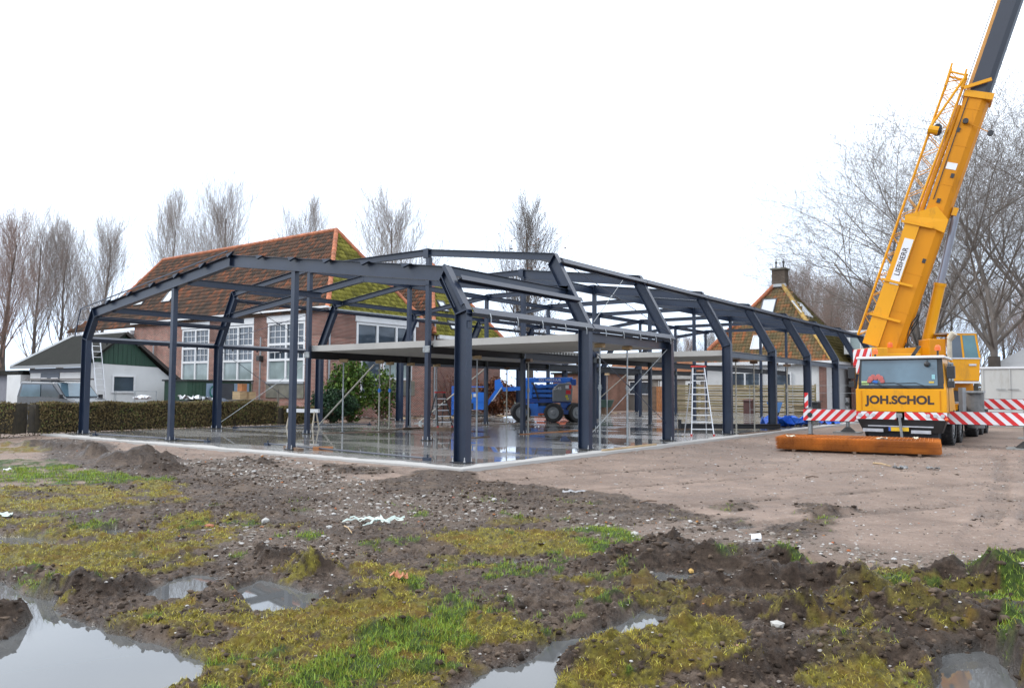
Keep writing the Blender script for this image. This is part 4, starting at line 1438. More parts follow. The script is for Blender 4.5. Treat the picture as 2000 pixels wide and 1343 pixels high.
# decorative band of purple brick between the windows
for a, b in ((-24.84, -23.004), (-29.58, -28.27), (-34.18, -32.77)):
    MB().box(a, b, YC - .025, YC - .001, 4.55, 5.75).build('brick_panel', BRICK_P, sch)
for a, b in ((15.62, 17.68), (22.62, 24.0)):
    MB().box(XS + .001, XS + .025, a, b, 4.45, 5.60).build('brick_panel', BRICK_P, sch)
# windows of wall A
for i, (a, b) in enumerate(wins_A):
    window_grid(sch, (a, YC + .06, 1.98), (1, 0, 0), b - a, 3.42, [(1.0, 1, 1, GLASSP if i else GLASSP), (.72, 3, 2, GLASS), (1.0, 3, 3, GLASS)], frame=.14, depth=.14)
    MB().box(a - .05, b + .05, YC - .06, YC + .2, 5.42, 5.99).build('fascia_board', WHITE, sch)
    MB().box(a - .02, b + .02, YC - .10, YC - .002, 1.86, 1.97).build('sill', ZINC, sch)
    MB().box(a, b, YC - .05, YC - .001, 1.05, 1.85).build('sill_panel', GREYREND, sch)
# windows of wall B
window_grid(sch, (XS - .06, 17.72, 3.57), (0, 1, 0), 4.86, 1.85, [(1, 1, 1, GLASS)], frame=.15, depth=.14, n_cols=3)
MB().box(XS - .1, XS + .08, 17.6, 22.75, 5.43, 5.86).build('fascia_board', WHITE, sch)
window_grid(sch, (XS - .06, 18.07, 1.08), (0, 1, 0), 1.66, 2.4, [(.75, 1, 1, GLASS), (1, 1, 1, GLASS)], frame=.13, depth=.14, n_cols=1)
window_grid(sch, (XS - .06, 19.82, 2.13), (0, 1, 0), 2.46, 1.34, [(1, 1, 1, GLASSP)], frame=.13, depth=.14, n_cols=2)
MB().box(XS + .001, XS + .05, 19.85, 22.5, 1.20, 2.08).build('sill_panel', GREYREND, sch)
# eaves, gutters and downpipes
MB().box(WL - .05, XS + .24, YC - .30, YC - .12, 5.99, 6.10).box(WL - .05, XS + .24, YC - .12, YC + .34, 5.995, 6.05).build('gutter', WHITE, sch)
MB().box(XS + .10, XS + .28, YC - .1, 24.3, 5.87, 5.98).box(XS - .3, XS + .10, YC - .1, 24.3, 5.86, 5.93).build('gutter', ZINC, sch)
for (x, y, z1) in ((XS + .08, 15.72, 5.86), (XS + .08, 24.25, 5.86)):
    MB().tube((x, y, 0), (x, y, z1), .055, n=8).build('downpipe', ZINC, sch)
for x in (-33.1, -28.75, -40.6):
    MB().tube((x, YC - .12, 0), (x, YC - .12, 4.6), .045, n=8).build('downpipe', ZINC, sch)
MB().box(-28.9, -28.6, YC - .3, YC - .02, 3.2, 3.5).build('wall_lamp', BLACKP, sch)
# lower white-trimmed porch wing at the far left end
MB().box(-50.2, WL - .06, YC + .4, YC + 1.2, 0, 5.2).build('wall', BRICK_P, sch)
MB().box(-52.4, WL - .1, YC - .25, YC + .35, 5.35, 5.62).build('fascia_board', WHITE, sch)
MB().box(-48.0, WL - .3, YC + .1, YC + .38, 4.55, 5.32).build('fascia_board', mk('grey_board', (.33, .33, .33), .7), sch)
# main roof: 55 degree hips, ridge 11.33
ze, zr, w2 = 6.06, 11.33, 3.64
sl = math.hypot(w2 + .2, zr - ze)
vA = (0, w2, zr - ze)
E1 = Vector((-50.0, YC - .15, ze - .2))
tile_roof(sch, (XS + .15, YC - .15, ze - .2), (-1, 0, 0), (0, w2 + .15, zr - ze + .2), [(0, 0), (30.6, 0), (27.1, 1.6), (23.6, 6.6), (3.78, 6.6)], RED_T, own=300, under=OLDWOOD)
tile_roof(sch, (XS + .15, YC - .15, ze - .2), (0, 1, 0), (-w2 - .15, 0, zr - ze + .2), [(0, 0), (7.6, 0), (3.8, 6.6)], MOSS_T, own=0, under=OLDWOOD)
tile_roof(sch, (XS - 3.6, YC + 7.45, ze - .2), (-1, 0, 0), (0, -w2 - .15, zr - ze + .2), [(-3.6, 0), (24, 0), (20.0, 6.6), (0, 6.6)], RED_T, own=0, under=OLDWOOD)
AP = Vector((XS - 3.64, YC + 3.64, zr + .04))
hip_tiles(sch, (XS + .12, YC - .12, ze - .12), AP, HIP_T)
hip_tiles(sch, (XS + .12, YC + 7.4, ze - .12), AP, HIP_T, step=.6)
hip_tiles(sch, AP, (-46.4, YC + 3.64, zr + .04), HIP_T, step=.5)
hip_tiles(sch, (-46.4, YC + 3.64, zr + .02), (-49.6, YC + .1, 6.2), HIP_T, step=.7)
# roof windows
def skylight(parent, O, u, v, a, b, w, l, glass=GLASSP, frame=None):
    O, u, v = Vector(O), Vector(u).normalized(), Vector(v).normalized()
    n = u.cross(v).normalized()
    if n.z < 0: n = -n
    p = O + u * a + v * b + n * .05
    fr = MB()
    fw = .07
    def bar2(q0, q1, q2, q3):
        fr.prism([p + u * x + v * y for x, y in (q0, q1, q2, q3)], n * .09)
    bar2((0, 0), (w, 0), (w, fw), (0, fw))
    bar2((0, l - fw), (w, l - fw), (w, l), (0, l))
    bar2((0, fw), (fw, fw), (fw, l - fw), (0, l - fw))
    bar2((w - fw, fw), (w, fw), (w, l - fw), (w - fw, l - fw))
    f = fr.build('roof_window', frame or mk('dark_window_frame', (.06, .065, .075), .5), parent)
    MB().prism([p + u * x + v * y for x, y in ((fw, fw), (w - fw, fw), (w - fw, l - fw), (fw, l - fw))], n * .05).build('pane', glass, f)
SKYG = mk('painted_sky_glass', (.5, .54, .56), .12, 0, .05, 1, spec=.9)  # pale reflected sky is painted into the glass base colour
OA = (XS, YC, ze); uA = (1, 0, 0)
for xx in (-45.4, -41.7):
    skylight(sch, OA, uA, vA, xx - XS, 1.75, 1.1, 1.45, SKYG)
# lower wing behind with its own hip, mossy face
Z2 = 5.05
for (O_, u_, v_, poly, m_, ow) in (
    ((XS + .25, 24.0, Z2), (0, 1, 0), (-3.55, 0, 5.2), [(0, 0), (7.3, 0), (3.65, 6.3)], MOSS_T, 0),
    ((XS + .25, 24.0, Z2), (-1, 0, 0), (0, 3.55, 5.2), [(0, 0), (16, 0), (16, 6.3), (3.65, 6.3)], RED_T, 0),
    ((XS - 3.4, 31.3, Z2), (-1, 0, 0), (0, -3.55, 5.2), [(-3.65, 0), (12, 0), (12, 6.3), (0, 6.3)], RED_T, 0)):
    tile_roof(sch, O_, u_, v_, poly, m_, own=ow)
hip_tiles(sch, (XS + .25, 24.0, Z2 + .08), (XS - 3.35, 27.65, Z2 + 5.28), HIP_T)
hip_tiles(sch, (XS + .25, 31.3, Z2 + .08), (XS - 3.35, 27.65, Z2 + 5.28), HIP_T)
MB().box(XS - .30, XS - .002, 24.402, 31.2, -.15, 4.95).box(XS - 16, XS - .3, 31.0, 31.3, 0, 4.9).build('wall', BRICK_P, sch)
MB().box(XS + .12, XS + .36, 24.4, 31.4, 4.80, 5.04).build('fascia_board', WHITE, sch)
skylight(sch, (XS + .25, 24.0, Z2), (0, 1, 0), (-3.55, 0, 5.2), 1.9, 2.0, .7, .9, SKYG)
skylight(sch, (XS + .25, 24.0, Z2), (0, 1, 0), (-3.55, 0, 5.2), 1.9, .5, .8, .7, SKYG)

# ================================================================ white barn with green gable
BX = -31.0
DKROOF = mk('dark_corrugated_roofing', (.017, .018, .016), .95, 0, .4, 2.5, bump=.3, stretch=(5, .5, 1), spec=.1, dirt=(.045, .044, .038), dirtamt=.6)
GREENB = mk('dark_green_boards', (.014, .048, .030), .6, 0, .3, 3, stretch=(1, 5, .3), dirt=(.02, .07, .03), dirtamt=.5)
barn = thing('white_barn', 'low white barn with dark roof and dark green boarded gable behind the hedge', 'barn', (0, 0, 0))
yl, yr, ya = 6.66, 11.4, 8.53
zl, zrr, zap = 2.84, 2.25, 4.45
gab = MB().prism([(BX, yl, -.1), (BX, yr + .1, -.1), (BX, yr + .1, 1.95), (BX, 10.45, 2.72), (BX, yl, 2.86)], (-.2, 0, 0))
gab.build('gable_wall', WHITEWALL, barn)
MB().prism([(BX + .02, yl, 2.865), (BX + .02, 10.45, 2.725), (BX + .02, ya, zap)], (-.12, 0, 0)).build('gable_boards', GREENB, barn)
for k in range(15):     # cover strips of the boarding
    yy = yl + .15 + k * .24
    if yy < 10.3:
        zt = zap - abs(yy - ya) * ((zap - 2.86) / (ya - yl) if yy < ya else (zap - 2.72) / (10.45 - ya)) - .03
        zb = 2.865 - (yy - yl) * .037 + .03
        if zt > zb + .05:
            MB().box(BX + .022, BX + .04, yy - .02, yy + .02, zb, zt).build('board', GREENB, barn)
MB().prism([(-37.6, yl, -.1), (BX - .21, yl, -.1), (BX - .21, yl, 2.62), (-37.6, yl, 2.62)], (0, .2, 0)).build('front_wall', WHITEWALL, barn)
# slopes
MB().prism([(BX + .25, yl - .25, 2.76), (BX + .25, ya, zap + .08), (-36.9, ya, zap + .08), (-39.6, yl - .25, 2.76)], (0, .04, -.10)).build('roof', DKROOF, barn)
MB().prism([(BX + .25, ya, zap + .08), (BX + .25, yr + .35, 1.98), (-38, yr + .35, 1.98), (-36.9, ya, zap + .08)], (0, -.04, -.10)).build('roof', DKROOF, barn)
MB().bar((BX + .27, ya, zap + .06), (BX + .27, yr + .35, 1.95), .05, .16).build('barge_board', mk('brown_board', (.035, .028, .025), .7), barn)
MB().bar((-36.9, ya, zap + .1), (-39.6, yl - .25, 2.78), .06, .14).build('barge_board', WHITE, barn)
MB().box(-39.4, BX + .2, yl - .38, yl - .26, 2.62, 2.78).build('gutter', GREYP, barn)
MB().box(-37.6, BX - .3, yl - .05, yl - .005, 2.38, 2.60).build('fascia_board', mk('slate_blue_board', (.07, .085, .11), .6), barn)
for a, b in ((-36.2, -34.0), ):
    MB().box(a, b, yl - .04, yl - .008, .1, 2.36).build('garage_door', mk('slate_door', (.06, .075, .10), .6), barn)
    MB().box(a + .1, a + .8, yl - .06, yl - .042, 2.0, 2.1).box(b - .9, b - .1, yl - .06, yl - .042, 2.0, 2.1).build('door_trim', WHITE, barn)
window_grid(barn, (BX + .03, 7.95, 1.30), (0, 1, 0), 1.25, .95, [(1, 1, 1, GLASS)], frame=.09, depth=.10, n_cols=1)
MB().bar((BX + .1, yr + .15, 2.0), (BX + .1, yr - .35, 1.0), .07, .07).bar((BX + .08, yr + .25, 1.95), (BX + .08, yr - .15, .6), .18, .03, (1, 0, 0)).build('corner_plank', WOOD, barn)
# annex roof at far left with white gable post
sh = thing('low_outbuilding', 'low dark outbuilding with a white end at the far left edge', 'shed', (0, 0, 0))
MB().box(-46, -38.9, 7.0, 11.0, 0, 2.3).build('wall', mk('dim_wall', (.16, .165, .19), .8), sh)
MB().box(-46.2, -38.7, 6.7, 11.2, 2.3, 2.55).build('roof', DKROOF, sh)
MB().box(-40.0, -38.2, 6.4, 6.98, 0, 2.28).build('end_wall', WHITEWALL, sh)

# ================================================================ orange-roofed house on the right
hs = thing('tiled_house', 'house with steep pyramid roof of orange tiles and a brick chimney behind the timber fence', 'house', (0, 0, 0))
HY = 47.0
MB().box(-14.4, -5.1, HY + .1, HY + .4, -.15, 3.62).box(-5.4, -5.1, HY + .4, 56.6, -.15, 3.62).box(-14.4, -14.1, HY + .4, 56.6, -.15, 3.62).box(-14.1, -5.4, 56.3, 56.6, -.15, 3.62).build('wall', WHITEWALL, hs)
MB().box(-15.0, -4.55, HY - .35, HY - .15, 3.62, 3.86).box(-4.75, -4.55, HY - .15, 57.2, 3.62, 3.86).build('fascia_board', WHITE, hs)
CX, CY, ZA = -9.9, 52.0, 10.75
for (O_, u_, v_, m_) in (((-4.6, HY - .2, 3.8), (-1, 0, 0), (0, 5.2, 6.95), OR_T), ((-4.6, HY - .2, 3.8), (0, 1, 0), (-5.3, 0, 6.95), OLV_T), ((-15.1, HY - .2, 3.8), (0, 1, 0), (5.2, 0, 6.95), OR_T)):
    L_ = Vector(v_).length
    tile_roof(hs, O_, u_, v_, [(0, 0), (10.4, 0), (5.7, L_ - .5), (4.7, L_ - .5)], m_, own=0)
hip_tiles(hs, (-4.6, HY - .2, 3.9), (-9.5, 51.4, 10.2), HIP_Y, r=.16)
hip_tiles(hs, (-15.1, HY - .2, 3.9), (-10.3, 51.4, 10.2), HIP_T, r=.15)
hip_tiles(hs, (-4.6, 57.1, 3.9), (-9.5, 52.2, 10.2), OLDWOOD, r=.1)
ch = MB().box(-10.4, -9.35, 51.4, 52.4, 9.9, 11.55).build('chimney', brick_mat('chimney_brick', (.10, .07, .055), (.075, .055, .045), (.13, .12, .1)), hs)
MB().box(-10.5, -9.25, 51.3, 52.5, 11.55, 11.68).build('chimney_cap', GREYREND, ch)
for x in (-10.2, -9.6):
    MB().tube((x, 51.9, 11.68), (x, 51.9, 12.15), .06, n=8).tube((x, 51.9, 12.15), (x, 51.9, 12.28), .12, .10, n=8).tube((x, 51.9, 12.28), (x, 51.9, 12.5), .05, .03, n=6).build('chimney_pot', BLACKP, ch)
MB().prism([(-10.6, 51.2, 10.12), (-9.15, 51.2, 10.12), (-9.30, 51.38, 10.36), (-10.45, 51.38, 10.36)], (0, .03, .02)).build('lead_flashing', ZINC, hs)
skylight(hs, (-4.6, HY - .2, 3.8), (-1, 0, 0), (0, 5.2, 6.95), 5.15, 4.95, 1.15, 1.6, SKYG)
skylight(hs, (-4.6, HY - .2, 3.8), (-1, 0, 0), (0, 5.2, 6.95), 5.35, 1.25, .95, 1.4, SKYG, WHITE)
skylight(hs, (-4.6, HY - .2, 3.8), (0, 1, 0), (-5.3, 0, 6.95), 2.6, 4.6, 1.1, 1.5, SKYG, WHITE)
skylight(hs, (-4.6, HY - .2, 3.8), (0, 1, 0), (-5.3, 0, 6.95), 4.0, 4.6, 1.1, 1.5, SKYG, WHITE)
window_grid(hs, (-12.4, HY + .02, 1.75), (1, 0, 0), 2.5, 1.35, [(1, 1, 1, GLASS)], frame=.13, depth=.16, n_cols=2)
window_grid(hs, (-9.4, HY + .02, 1.9), (1, 0, 0), 1.8, 1.1, [(1, 1, 1, GLASS)], frame=.1, depth=.16, n_cols=1)
MB().box(-5.6, -5.08, HY + .02, HY + .08, 0, 3.6).build('corner_bricks', BRICK_P, hs)
# brick side wing with white dormer, towards the crane
wg = thing('brick_wing', 'dark brick wing with a white flat-roofed dormer between the tiled house and the crane', 'building', (0, 0, 0))
MB().box(-4.55, 1.5, 52.0, 60.0, -.15, 4.3).build('wall', BRICK_P, wg)
MB().box(-4.8, 1.7, 51.8, 60.2, 4.3, 4.45).build('roof', DKROOF, wg)
dm = MB().box(-4.6, -1.2, 50.2, 54.0, 4.46, 6.0).build('dormer', WHITEWALL, wg)
MB().box(-4.8, -1.0, 50.0, 54.2, 6.0, 6.22).build('dormer_roof', WHITE, dm)
for x in (-4.2, -3.1, -2.2):
    window_grid(wg, (x, 50.15, 4.7), (1, 0, 0), .85, 1.15, [(1, 1, 1, GLASSP)], frame=.08, depth=.08, n_cols=1)
for x in (-3.9, -2.2, -.4):
    window_grid(wg, (x, 51.9, .9), (1, 0, 0), .7, 2.2, [(1, 1, 1, GLASSP)], frame=.1, depth=.2, n_cols=1)

# low row of sheds behind the hall
low = thing('low_shed_row', 'low grey shed row with small dark windows and white doors behind the hall floor', 'shed', (0, 0, 0))
SHEDW = mk('grey_shed_wall', (.22, .20, .175), .8, 0, .15, 1)
MB().box(-25.0, -14.6, 50.0, 50.3, -.15, 2.75).build('wall', SHEDW, low)
MB().box(-25.2, -14.4, 49.75, 50.0, 2.62, 2.95).build('fascia_board', mk('pale_grey_board', (.33, .33, .32), .7), low)
MB().prism([(-25.2, 49.8, 2.95), (-14.4, 49.8, 2.95), (-15.2, 53.5, 3.15), (-25.2, 53.5, 3.15)], (0, 0, .06)).build('roof', DKROOF, low)
for x, w_ in ((-24.6, 1.5), (-22.8, 2.2)):
    window_grid(low, (x, 49.94, 1.25), (1, 0, 0), w_, 1.2, [(1, 1, 1, GLASS)], frame=.1, depth=.14, n_cols=1)
MB().box(-19.9, -19.85, 49.9, 49.99, 0, 2.5).box(-18.3, -18.25, 49.9, 49.99, 0, 2.5).build('door_frame', WHITE, low)
for x in (-19.75, -17.4):
    dd = MB().box(x, x + 1.35, 49.9, 49.98, .05, 2.45).build('door', WHITEWALL, low)
    window_grid(low, (x + .2, 49.86, 1.35), (1, 0, 0), .95, .95, [(1, 2, 2, GLASS)], frame=.06, depth=.06, n_cols=1)
for x in (-15.7, ):
    window_grid(low, (x, 49.94, 1.55), (1, 0, 0), .75, .75, [(1, 1, 1, GLASS)], frame=.1, depth=.14, n_cols=1)
tr = thing('tiled_barn', 'distant barn with a plain orange tiled roof seen over the second deck', 'barn', (0, 0, 0))
MB().box(-31, -18.2, 60, 60.3, 0, 3.6).build('wall', SHEDW, tr)
tile_roof(tr, (-18.0, 59.7, 3.5), (-1, 0, 0), (0, 4, 2.3), [(0, 0), (13, 0), (12.4, 4.2), (.6, 4.2)], attr_mat('plain_orange_tiles', [(0, (.19, .085, .045)), (.5, (.26, .12, .065)), (1, (.30, .15, .09))], noise=.3), own=0)
sb = thing('brick_outbuilding', 'plain salmon brick outbuilding behind the blue boom lift', 'building', (0, 0, 0))
MB().box(-27.6, -22.2, 45.0, 48.5, -.15, 3.0).build('wall', BRICK_S, sb)
MB().box(-27.8, -22.0, 44.8, 48.7, 3.0, 3.15).build('roof', DKROOF, sb)

# ---------------------------------------------------------------- timber fence, slat by slat
SLAT = [mk('fence_slat_%s' % s_, c_, .7, 0, .2, 2, bump=.1) for s_, c_ in (('honey', (.28, .21, .115)), ('straw', (.31, .245, .145)), ('moss', (.21, .17, .08)))]
FY = 43.8
fp = [-15.9, -13.7, -11.5, -9.3, -7.1, -5.0]
fence = thing('slatted_fence', 'honey coloured horizontal slat fence behind the hall in front of the white house', 'fence', (0, 0, 0))
for i, x in enumerate(fp):
    MB().box(x - .045, x + .045, FY - .05, FY + .05, -.15, 2.12).build('fence_post', SLAT[2], fence)
for i in range(len(fp) - 1):
    for k in range(11):
        z = .02 + k * .188
        dz = random.uniform(-.004, .004)
        off = -.068 if k % 2 else .052
        MB().box(fp[i] + .01, fp[i + 1] - .01, FY + off, FY + off + .018, z + dz, z + .15 + dz).build('slat', random.choice(SLAT), fence)
stub = thing('timber_gate_panel', 'narrow vertical brown timber panel at the left end of the slat fence', 'fence panel', (0, 0, 0))
for k in range(7):
    MB().box(-18.4 + k * .2, -18.22 + k * .2, 45.2, 45.23, -.1, 1.95).build('board', OLDWOOD if k < 3 else BROWNWOOD, stub)
MB().box(-18.4, -17.0, 45.24, 45.3, .4, .5).box(-18.4, -17.0, 45.24, 45.3, 1.5, 1.6).build('rail', OLDWOOD, stub)

# ================================================================ hedge, shrubs
HEDGE = attr_mat('bare_twiggy_hedge', [(0, (.06, .044, .022)), (.4, (.15, .11, .050)), (.75, (.21, .16, .075)), (1, (.10, .135, .04))], noise=.35, nscale=1.3, rough=.8)
LEAFD = attr_mat('dark_conifer_green', [(0, (.010, .022, .012)), (.6, (.018, .045, .022)), (1, (.04, .08, .03))], noise=.2, rough=.6)
LEAFG = attr_mat('glossy_shrub_leaves', [(0, (.022, .045, .010)), (.5, (.055, .11, .018)), (1, (.14, .20, .04))], noise=.25, rough=.4)
LEAFB = attr_mat('russet_beech_leaves', [(0, (.055, .02, .012)), (.6, (.13, .05, .025)), (1, (.20, .085, .04))], noise=.3)
def leaf_cloud(name, P, size, mat, parent, up=.0, asp=1.6):
    n = len(P)
    a = rs.randn(n, 3)
    a /= np.linalg.norm(a, axis=1)[:, None]
    b = rs.randn(n, 3)
    b -= (a * b).sum(1)[:, None] * a
    b /= np.linalg.norm(b, axis=1)[:, None]
    a[:, 2] += up
    s = size * (.6 + .8 * rs.rand(n))[:, None]
    V = np.stack([P - a * s * asp * .5, P + b * s * .5, P + a * s * asp * .5, P - b * s * .5], 1).reshape(-1, 3)
    F = np.arange(4 * n).reshape(-1, 4)
    return np_mesh(name, V, F, mat, 'stuff' if parent is None else None, True, parent, {'tint': np.repeat(rs.rand(n), 4)})
def hedge(label, pts, h, wd, dens=900, gaps=False):
    t_ = thing('clipped_hedge', label, 'hedge', (pts[0][0], pts[0][1], 0), 0, 'clipped hedges along the left boundary')
    off = Vector((-pts[0][0], -pts[0][1], 0))
    core = MB()
    allP = []
    for (a, b) in zip(pts[:-1], pts[1:]):
        A_, B_ = Vector((a[0], a[1], 0)), Vector((b[0], b[1], 0))
        d = (B_ - A_)
        L = d.length
        d.normalize()
        s_ = Vector((-d.y, d.x, 0))
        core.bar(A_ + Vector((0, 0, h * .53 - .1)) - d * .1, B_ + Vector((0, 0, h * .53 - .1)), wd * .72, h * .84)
        n = int(L * dens * 3.0)
        u = rs.rand(n) * L
        f = rs.rand(n)
        side = np.where(f < .42, -wd / 2, np.where(f < .72, wd / 2, 0)) 
        topm = f >= .72
        v = np.where(topm, (rs.rand(n) - .5) * wd, side * (.82 + .25 * rs.rand(n)))
        w = np.where(topm, h * (.92 + .10 * rs.rand(n)), rs.rand(n) ** .8 * h)
        w = w + .04 * np.sin(u * 3.1) * topm
        P = np.array([[A_.x, A_.y, -.13]]) + u[:, None] * np.array([[d.x, d.y, 0]]) + v[:, None] * np.array([[s_.x, s_.y, 0]])
        P[:, 2] += w
        allP.append(P)
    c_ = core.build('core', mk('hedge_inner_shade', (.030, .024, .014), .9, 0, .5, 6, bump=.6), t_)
    c_.location = off
    P = np.concatenate(allP)
    k = leaf_cloud('twigs_and_leaves', P, .034, HEDGE, t_, up=.5, asp=2.2)
    k.location = off
    return t_
hedge('long clipped brown hedge running from the left edge behind the steel frame', [(-36.0, -14.0), (-17.9, -1.5)], 1.18, .8, 520)
hedge('clipped hedge with green patches along the left side of the concrete floor', [(-18.15, -1.0), (-18.6, 8.9)], 1.14, .75, 900)
hedge('dark low end of the hedge beside the conifer', [(-18.7, 9.3), (-18.9, 11.6)], .86, .7, 900)

def shrub(name, label, c_, rx, ry, h, mat, n, size, stems=5, cat='shrub', base=.1, woody=OLDWOOD, inner=.5):
    t_ = thing(name, label, cat, (c_[0], c_[1], -.12))
    st = MB()
    P = []
    for k in range(stems):
        a = random.uniform(0, 6.28)
        p = Vector((math.cos(a) * .08, math.sin(a) * .08, 0))
        d = Vector((math.cos(a) * .35, math.sin(a) * .35, 1)).normalized()
        r = .03 * h / 2
        for s_ in range(6):
            q = p + d * (h / 6.2)
            st.tube(p, q, r, r * .8, n=5, caps=False)
            for _ in range(3):
                e = Vector((random.gauss(0, 1), random.gauss(0, 1), random.uniform(.1, 1))).normalized()
                st.tube(p, p + e * random.uniform(.2, .5) * rx, r * .35, r * .1, n=3, caps=False)
            p, r = q, r * .8
            d = (d + Vector((random.gauss(0, .15), random.gauss(0, .15), 0))).normalized()
    st.build('stems', woody, t_)
    u = rs.randn(n, 3)
    u /= np.linalg.norm(u, axis=1)[:, None]
    rr = (inner + (1 - inner) * rs.rand(n)) ** .7
    nz = 1 + .55 * fbm(u[:, 0] * 2 + 5, u[:, 1] * 2 + u[:, 2] * 2.3, 1.0, 3, 51)
    P = u * (rr * nz)[:, None] * np.array([[rx, ry, h * .47]])
    P[:, 2] += h * .5 + base
    P = P[P[:, 2] > .05]
    # leave gaps
    keep = fbm(P[:, 0] * 2.2 + P[:, 2] * 1.7, P[:, 1] * 2.2 - P[:, 2], 1.3, 3, 52) > -.16
    leaf_cloud('leaves', P[keep], size, mat, t_)
    return t_
shrub('evergreen_shrub', 'tall bright green leafy shrub in front of the school corner', (-19.9, 14.6), 1.15, 1.15, 3.1, LEAFG, 5200, .12)
shrub('conifer_bush', 'low dark green conifer bush beside the hedge end', (-19.4, 12.9), 1.35, 1.0, 1.55, LEAFD, 7000, .07)
shrub('evergreen_shrub', 'thin leggy green shrub with bare stems below the school window', (-20.6, 17.6), .9, .8, 2.7, LEAFG, 1700, .11, 6, inner=.3)
shrub('beech_bush', 'russet brown leafy bush left of the lift turntable', (-20.0, 26.8), 1.5, 1.2, 2.3, LEAFB, 4200, .11)
shrub('climbing_shrub', 'bare red-twigged climber against the brick wall behind the lift basket', (-22.4, 25.6), .35, 1.6, 3.2, LEAFB, 260, .08, 14, inner=.1, woody=mk('red_twigs', (.10, .03, .03), .7))
shrub('beech_bush', 'small russet bush at the foot of the salmon brick building', (-23.5, 36.5), 1.4, 1.2, 1.9, LEAFB, 2500, .12)

# ================================================================ mobile crane
def stripes(parent, o, u, up, L, H, pitch=.30, lean=1, name='warning_board', nrm=None, th=.02, wshare=.5, base=None):
    """white board with red slanting bars 3 mm proud; o lower left corner of its face"""
    o, u, up = Vector(o), Vector(u).normalized(), Vector(up).normalized()
    n = u.cross(up) if nrm is None else Vector(nrm)
    b = MB().prism([o, o + u * L, o + u * L + up * H, o + up * H], -n * th).build(name, base or WHITEP, parent)
    k = -H
    red = MB()
    while k < L + H:
        pts_ = [(k, 0), (k + pitch * wshare, 0), (k + pitch * wshare + H * lean, H), (k + H * lean, H)]
        # clip to the board
        def clip(P, f):
            out = []
            for i in range(len(P)):
                a, c2 = P[i], P[(i + 1) % len(P)]
                fa, fc = f(a), f(c2)
                if fa >= 0: out.append(a)
                if fa * fc < 0:
                    t2 = fa / (fa - fc)
                    out.append((a[0] + (c2[0] - a[0]) * t2, a[1] + (c2[1] - a[1]) * t2))
            return out
        P = clip(pts_, lambda p: p[0] - .002)
        if P: P = clip(P, lambda p: L - .002 - p[0])
        if len(P) > 2:
            red.prism([o + u * a + up * c3 + n * .001 for a, c3 in P], n * .002)
        k += pitch
    red.build('red_stripes', REDP, b)
    return b
def wheel(parent, c, r, w, axis, rimm=GREYP, name='wheel', tread=True):
    c, axis = Vector(c), Vector(axis).normalized()
    t_ = MB()
    prof = [(-w / 2, r * .62), (-w / 2, r * .90), (-w * .40, r * .985), (w * .40, r * .985), (w / 2, r * .90), (w / 2, r * .62)]
    a = axis.orthogonal().normalized()
    b = axis.cross(a)
    N = 28
    V, F = [], []
    for k in range(N):
        th = 6.2832 * k / N
        d = a * math.cos(th) + b * math.sin(th)
        for (s_, rr) in prof:
            V.append(c + axis * s_ + d * rr)
    m_ = len(prof)
    for k in range(N):
        for i in range(m_ - 1):
            F.append((k * m_ + i, k * m_ + i + 1, ((k + 1) % N) * m_ + i + 1, ((k + 1) % N) * m_ + i))
    t_.add(V, F)
    if tread:
        for k in range(N):
            th = 6.2832 * (k + .5) / N
            d = a * math.cos(th) + b * math.sin(th)
            tn_ = axis.cross(d)
            for s_ in (-1, 1):
                t_.bar(c + axis * (s_ * w * .04) + d * r * .985, c + axis * (s_ * w * .46) + d * r * .975 + tn_ * .03, r * .11, r * .06, d)
    o = t_.build(name, BLACK, parent)
    rm = MB().tube(c - axis * w * .42, c + axis * w * .42, r * .63, n=20)
    for s_ in (-1, 1):
        rm.tube(c + axis * (s_ * w * .42), c + axis * (s_ * w * .5), r * .30, r * .22, n=12)
        for k in range(8):
            th = 6.2832 * k / 8
            d = a * math.cos(th) + b * math.sin(th)
            rm.tube(c + axis * (s_ * w * .42) + d * r * .42, c + axis * (s_ * w * .46) + d * r * .42, r * .04, n=6)
    rm.build('rim', rimm, o)
    return o

crane = thing('mobile_crane', 'yellow mobile crane with raised telescopic boom parked on its outriggers at the right', 'crane', (0, 0, 0))
X0, X1, YF = 4.40, 7.00, 14.30
XC = (X0 + X1) / 2
GZ = -.13
# chassis
MB().box(X0 + .55, X1 - .55, 16.2, 27.6, .42, .98).build('chassis', STEEL_DARK, crane)
MB().box(X0 + .05, X1 - .05, 16.9, 27.4, .98, 1.16).build('deck_plate', YELLOWD, crane)
MB().box(X0 + .3, X1 - .3, 17.2, 27.2, 1.16, 1.22).build('chequer_plate', GREYP, crane)
for y in (15.85, 17.5, 22.1, 23.8, 25.5):
    for x in (X0 + .22, X1 - .22):
        wheel(crane, (x, y, GZ + .59), .60, .40, (1, 0, 0))
    MB().tube((X0 + .4, y, GZ + .6), (X1 - .4, y, GZ + .6), .09, n=8).build('axle', STEEL_DARK, crane)
# mudguards along the side
for x0_, x1_ in ((X0, X0 + .06), (X1 - .06, X1)):
    MB().box(x0_, x1_, 18.3, 21.3, .45, 1.0).build('side_locker', STEEL_DARK, crane)
MB().box(X1 - .02, X1 + .10, 17.0, 17.9, .55, 1.72).build('air_filter', GREYP, crane)
MB().tube((X1 + .30, 18.5, .35), (X1 + .30, 18.5, 1.55), .27, n=16).build('silencer', mk('sooty_grey_metal', (.14, .14, .14), .6, .3, .3, 5), crane)
MB().box(X1 + .05, X1 + .58, 18.15, 18.85, 1.55, 1.62).build('silencer_cap', GALV, crane)
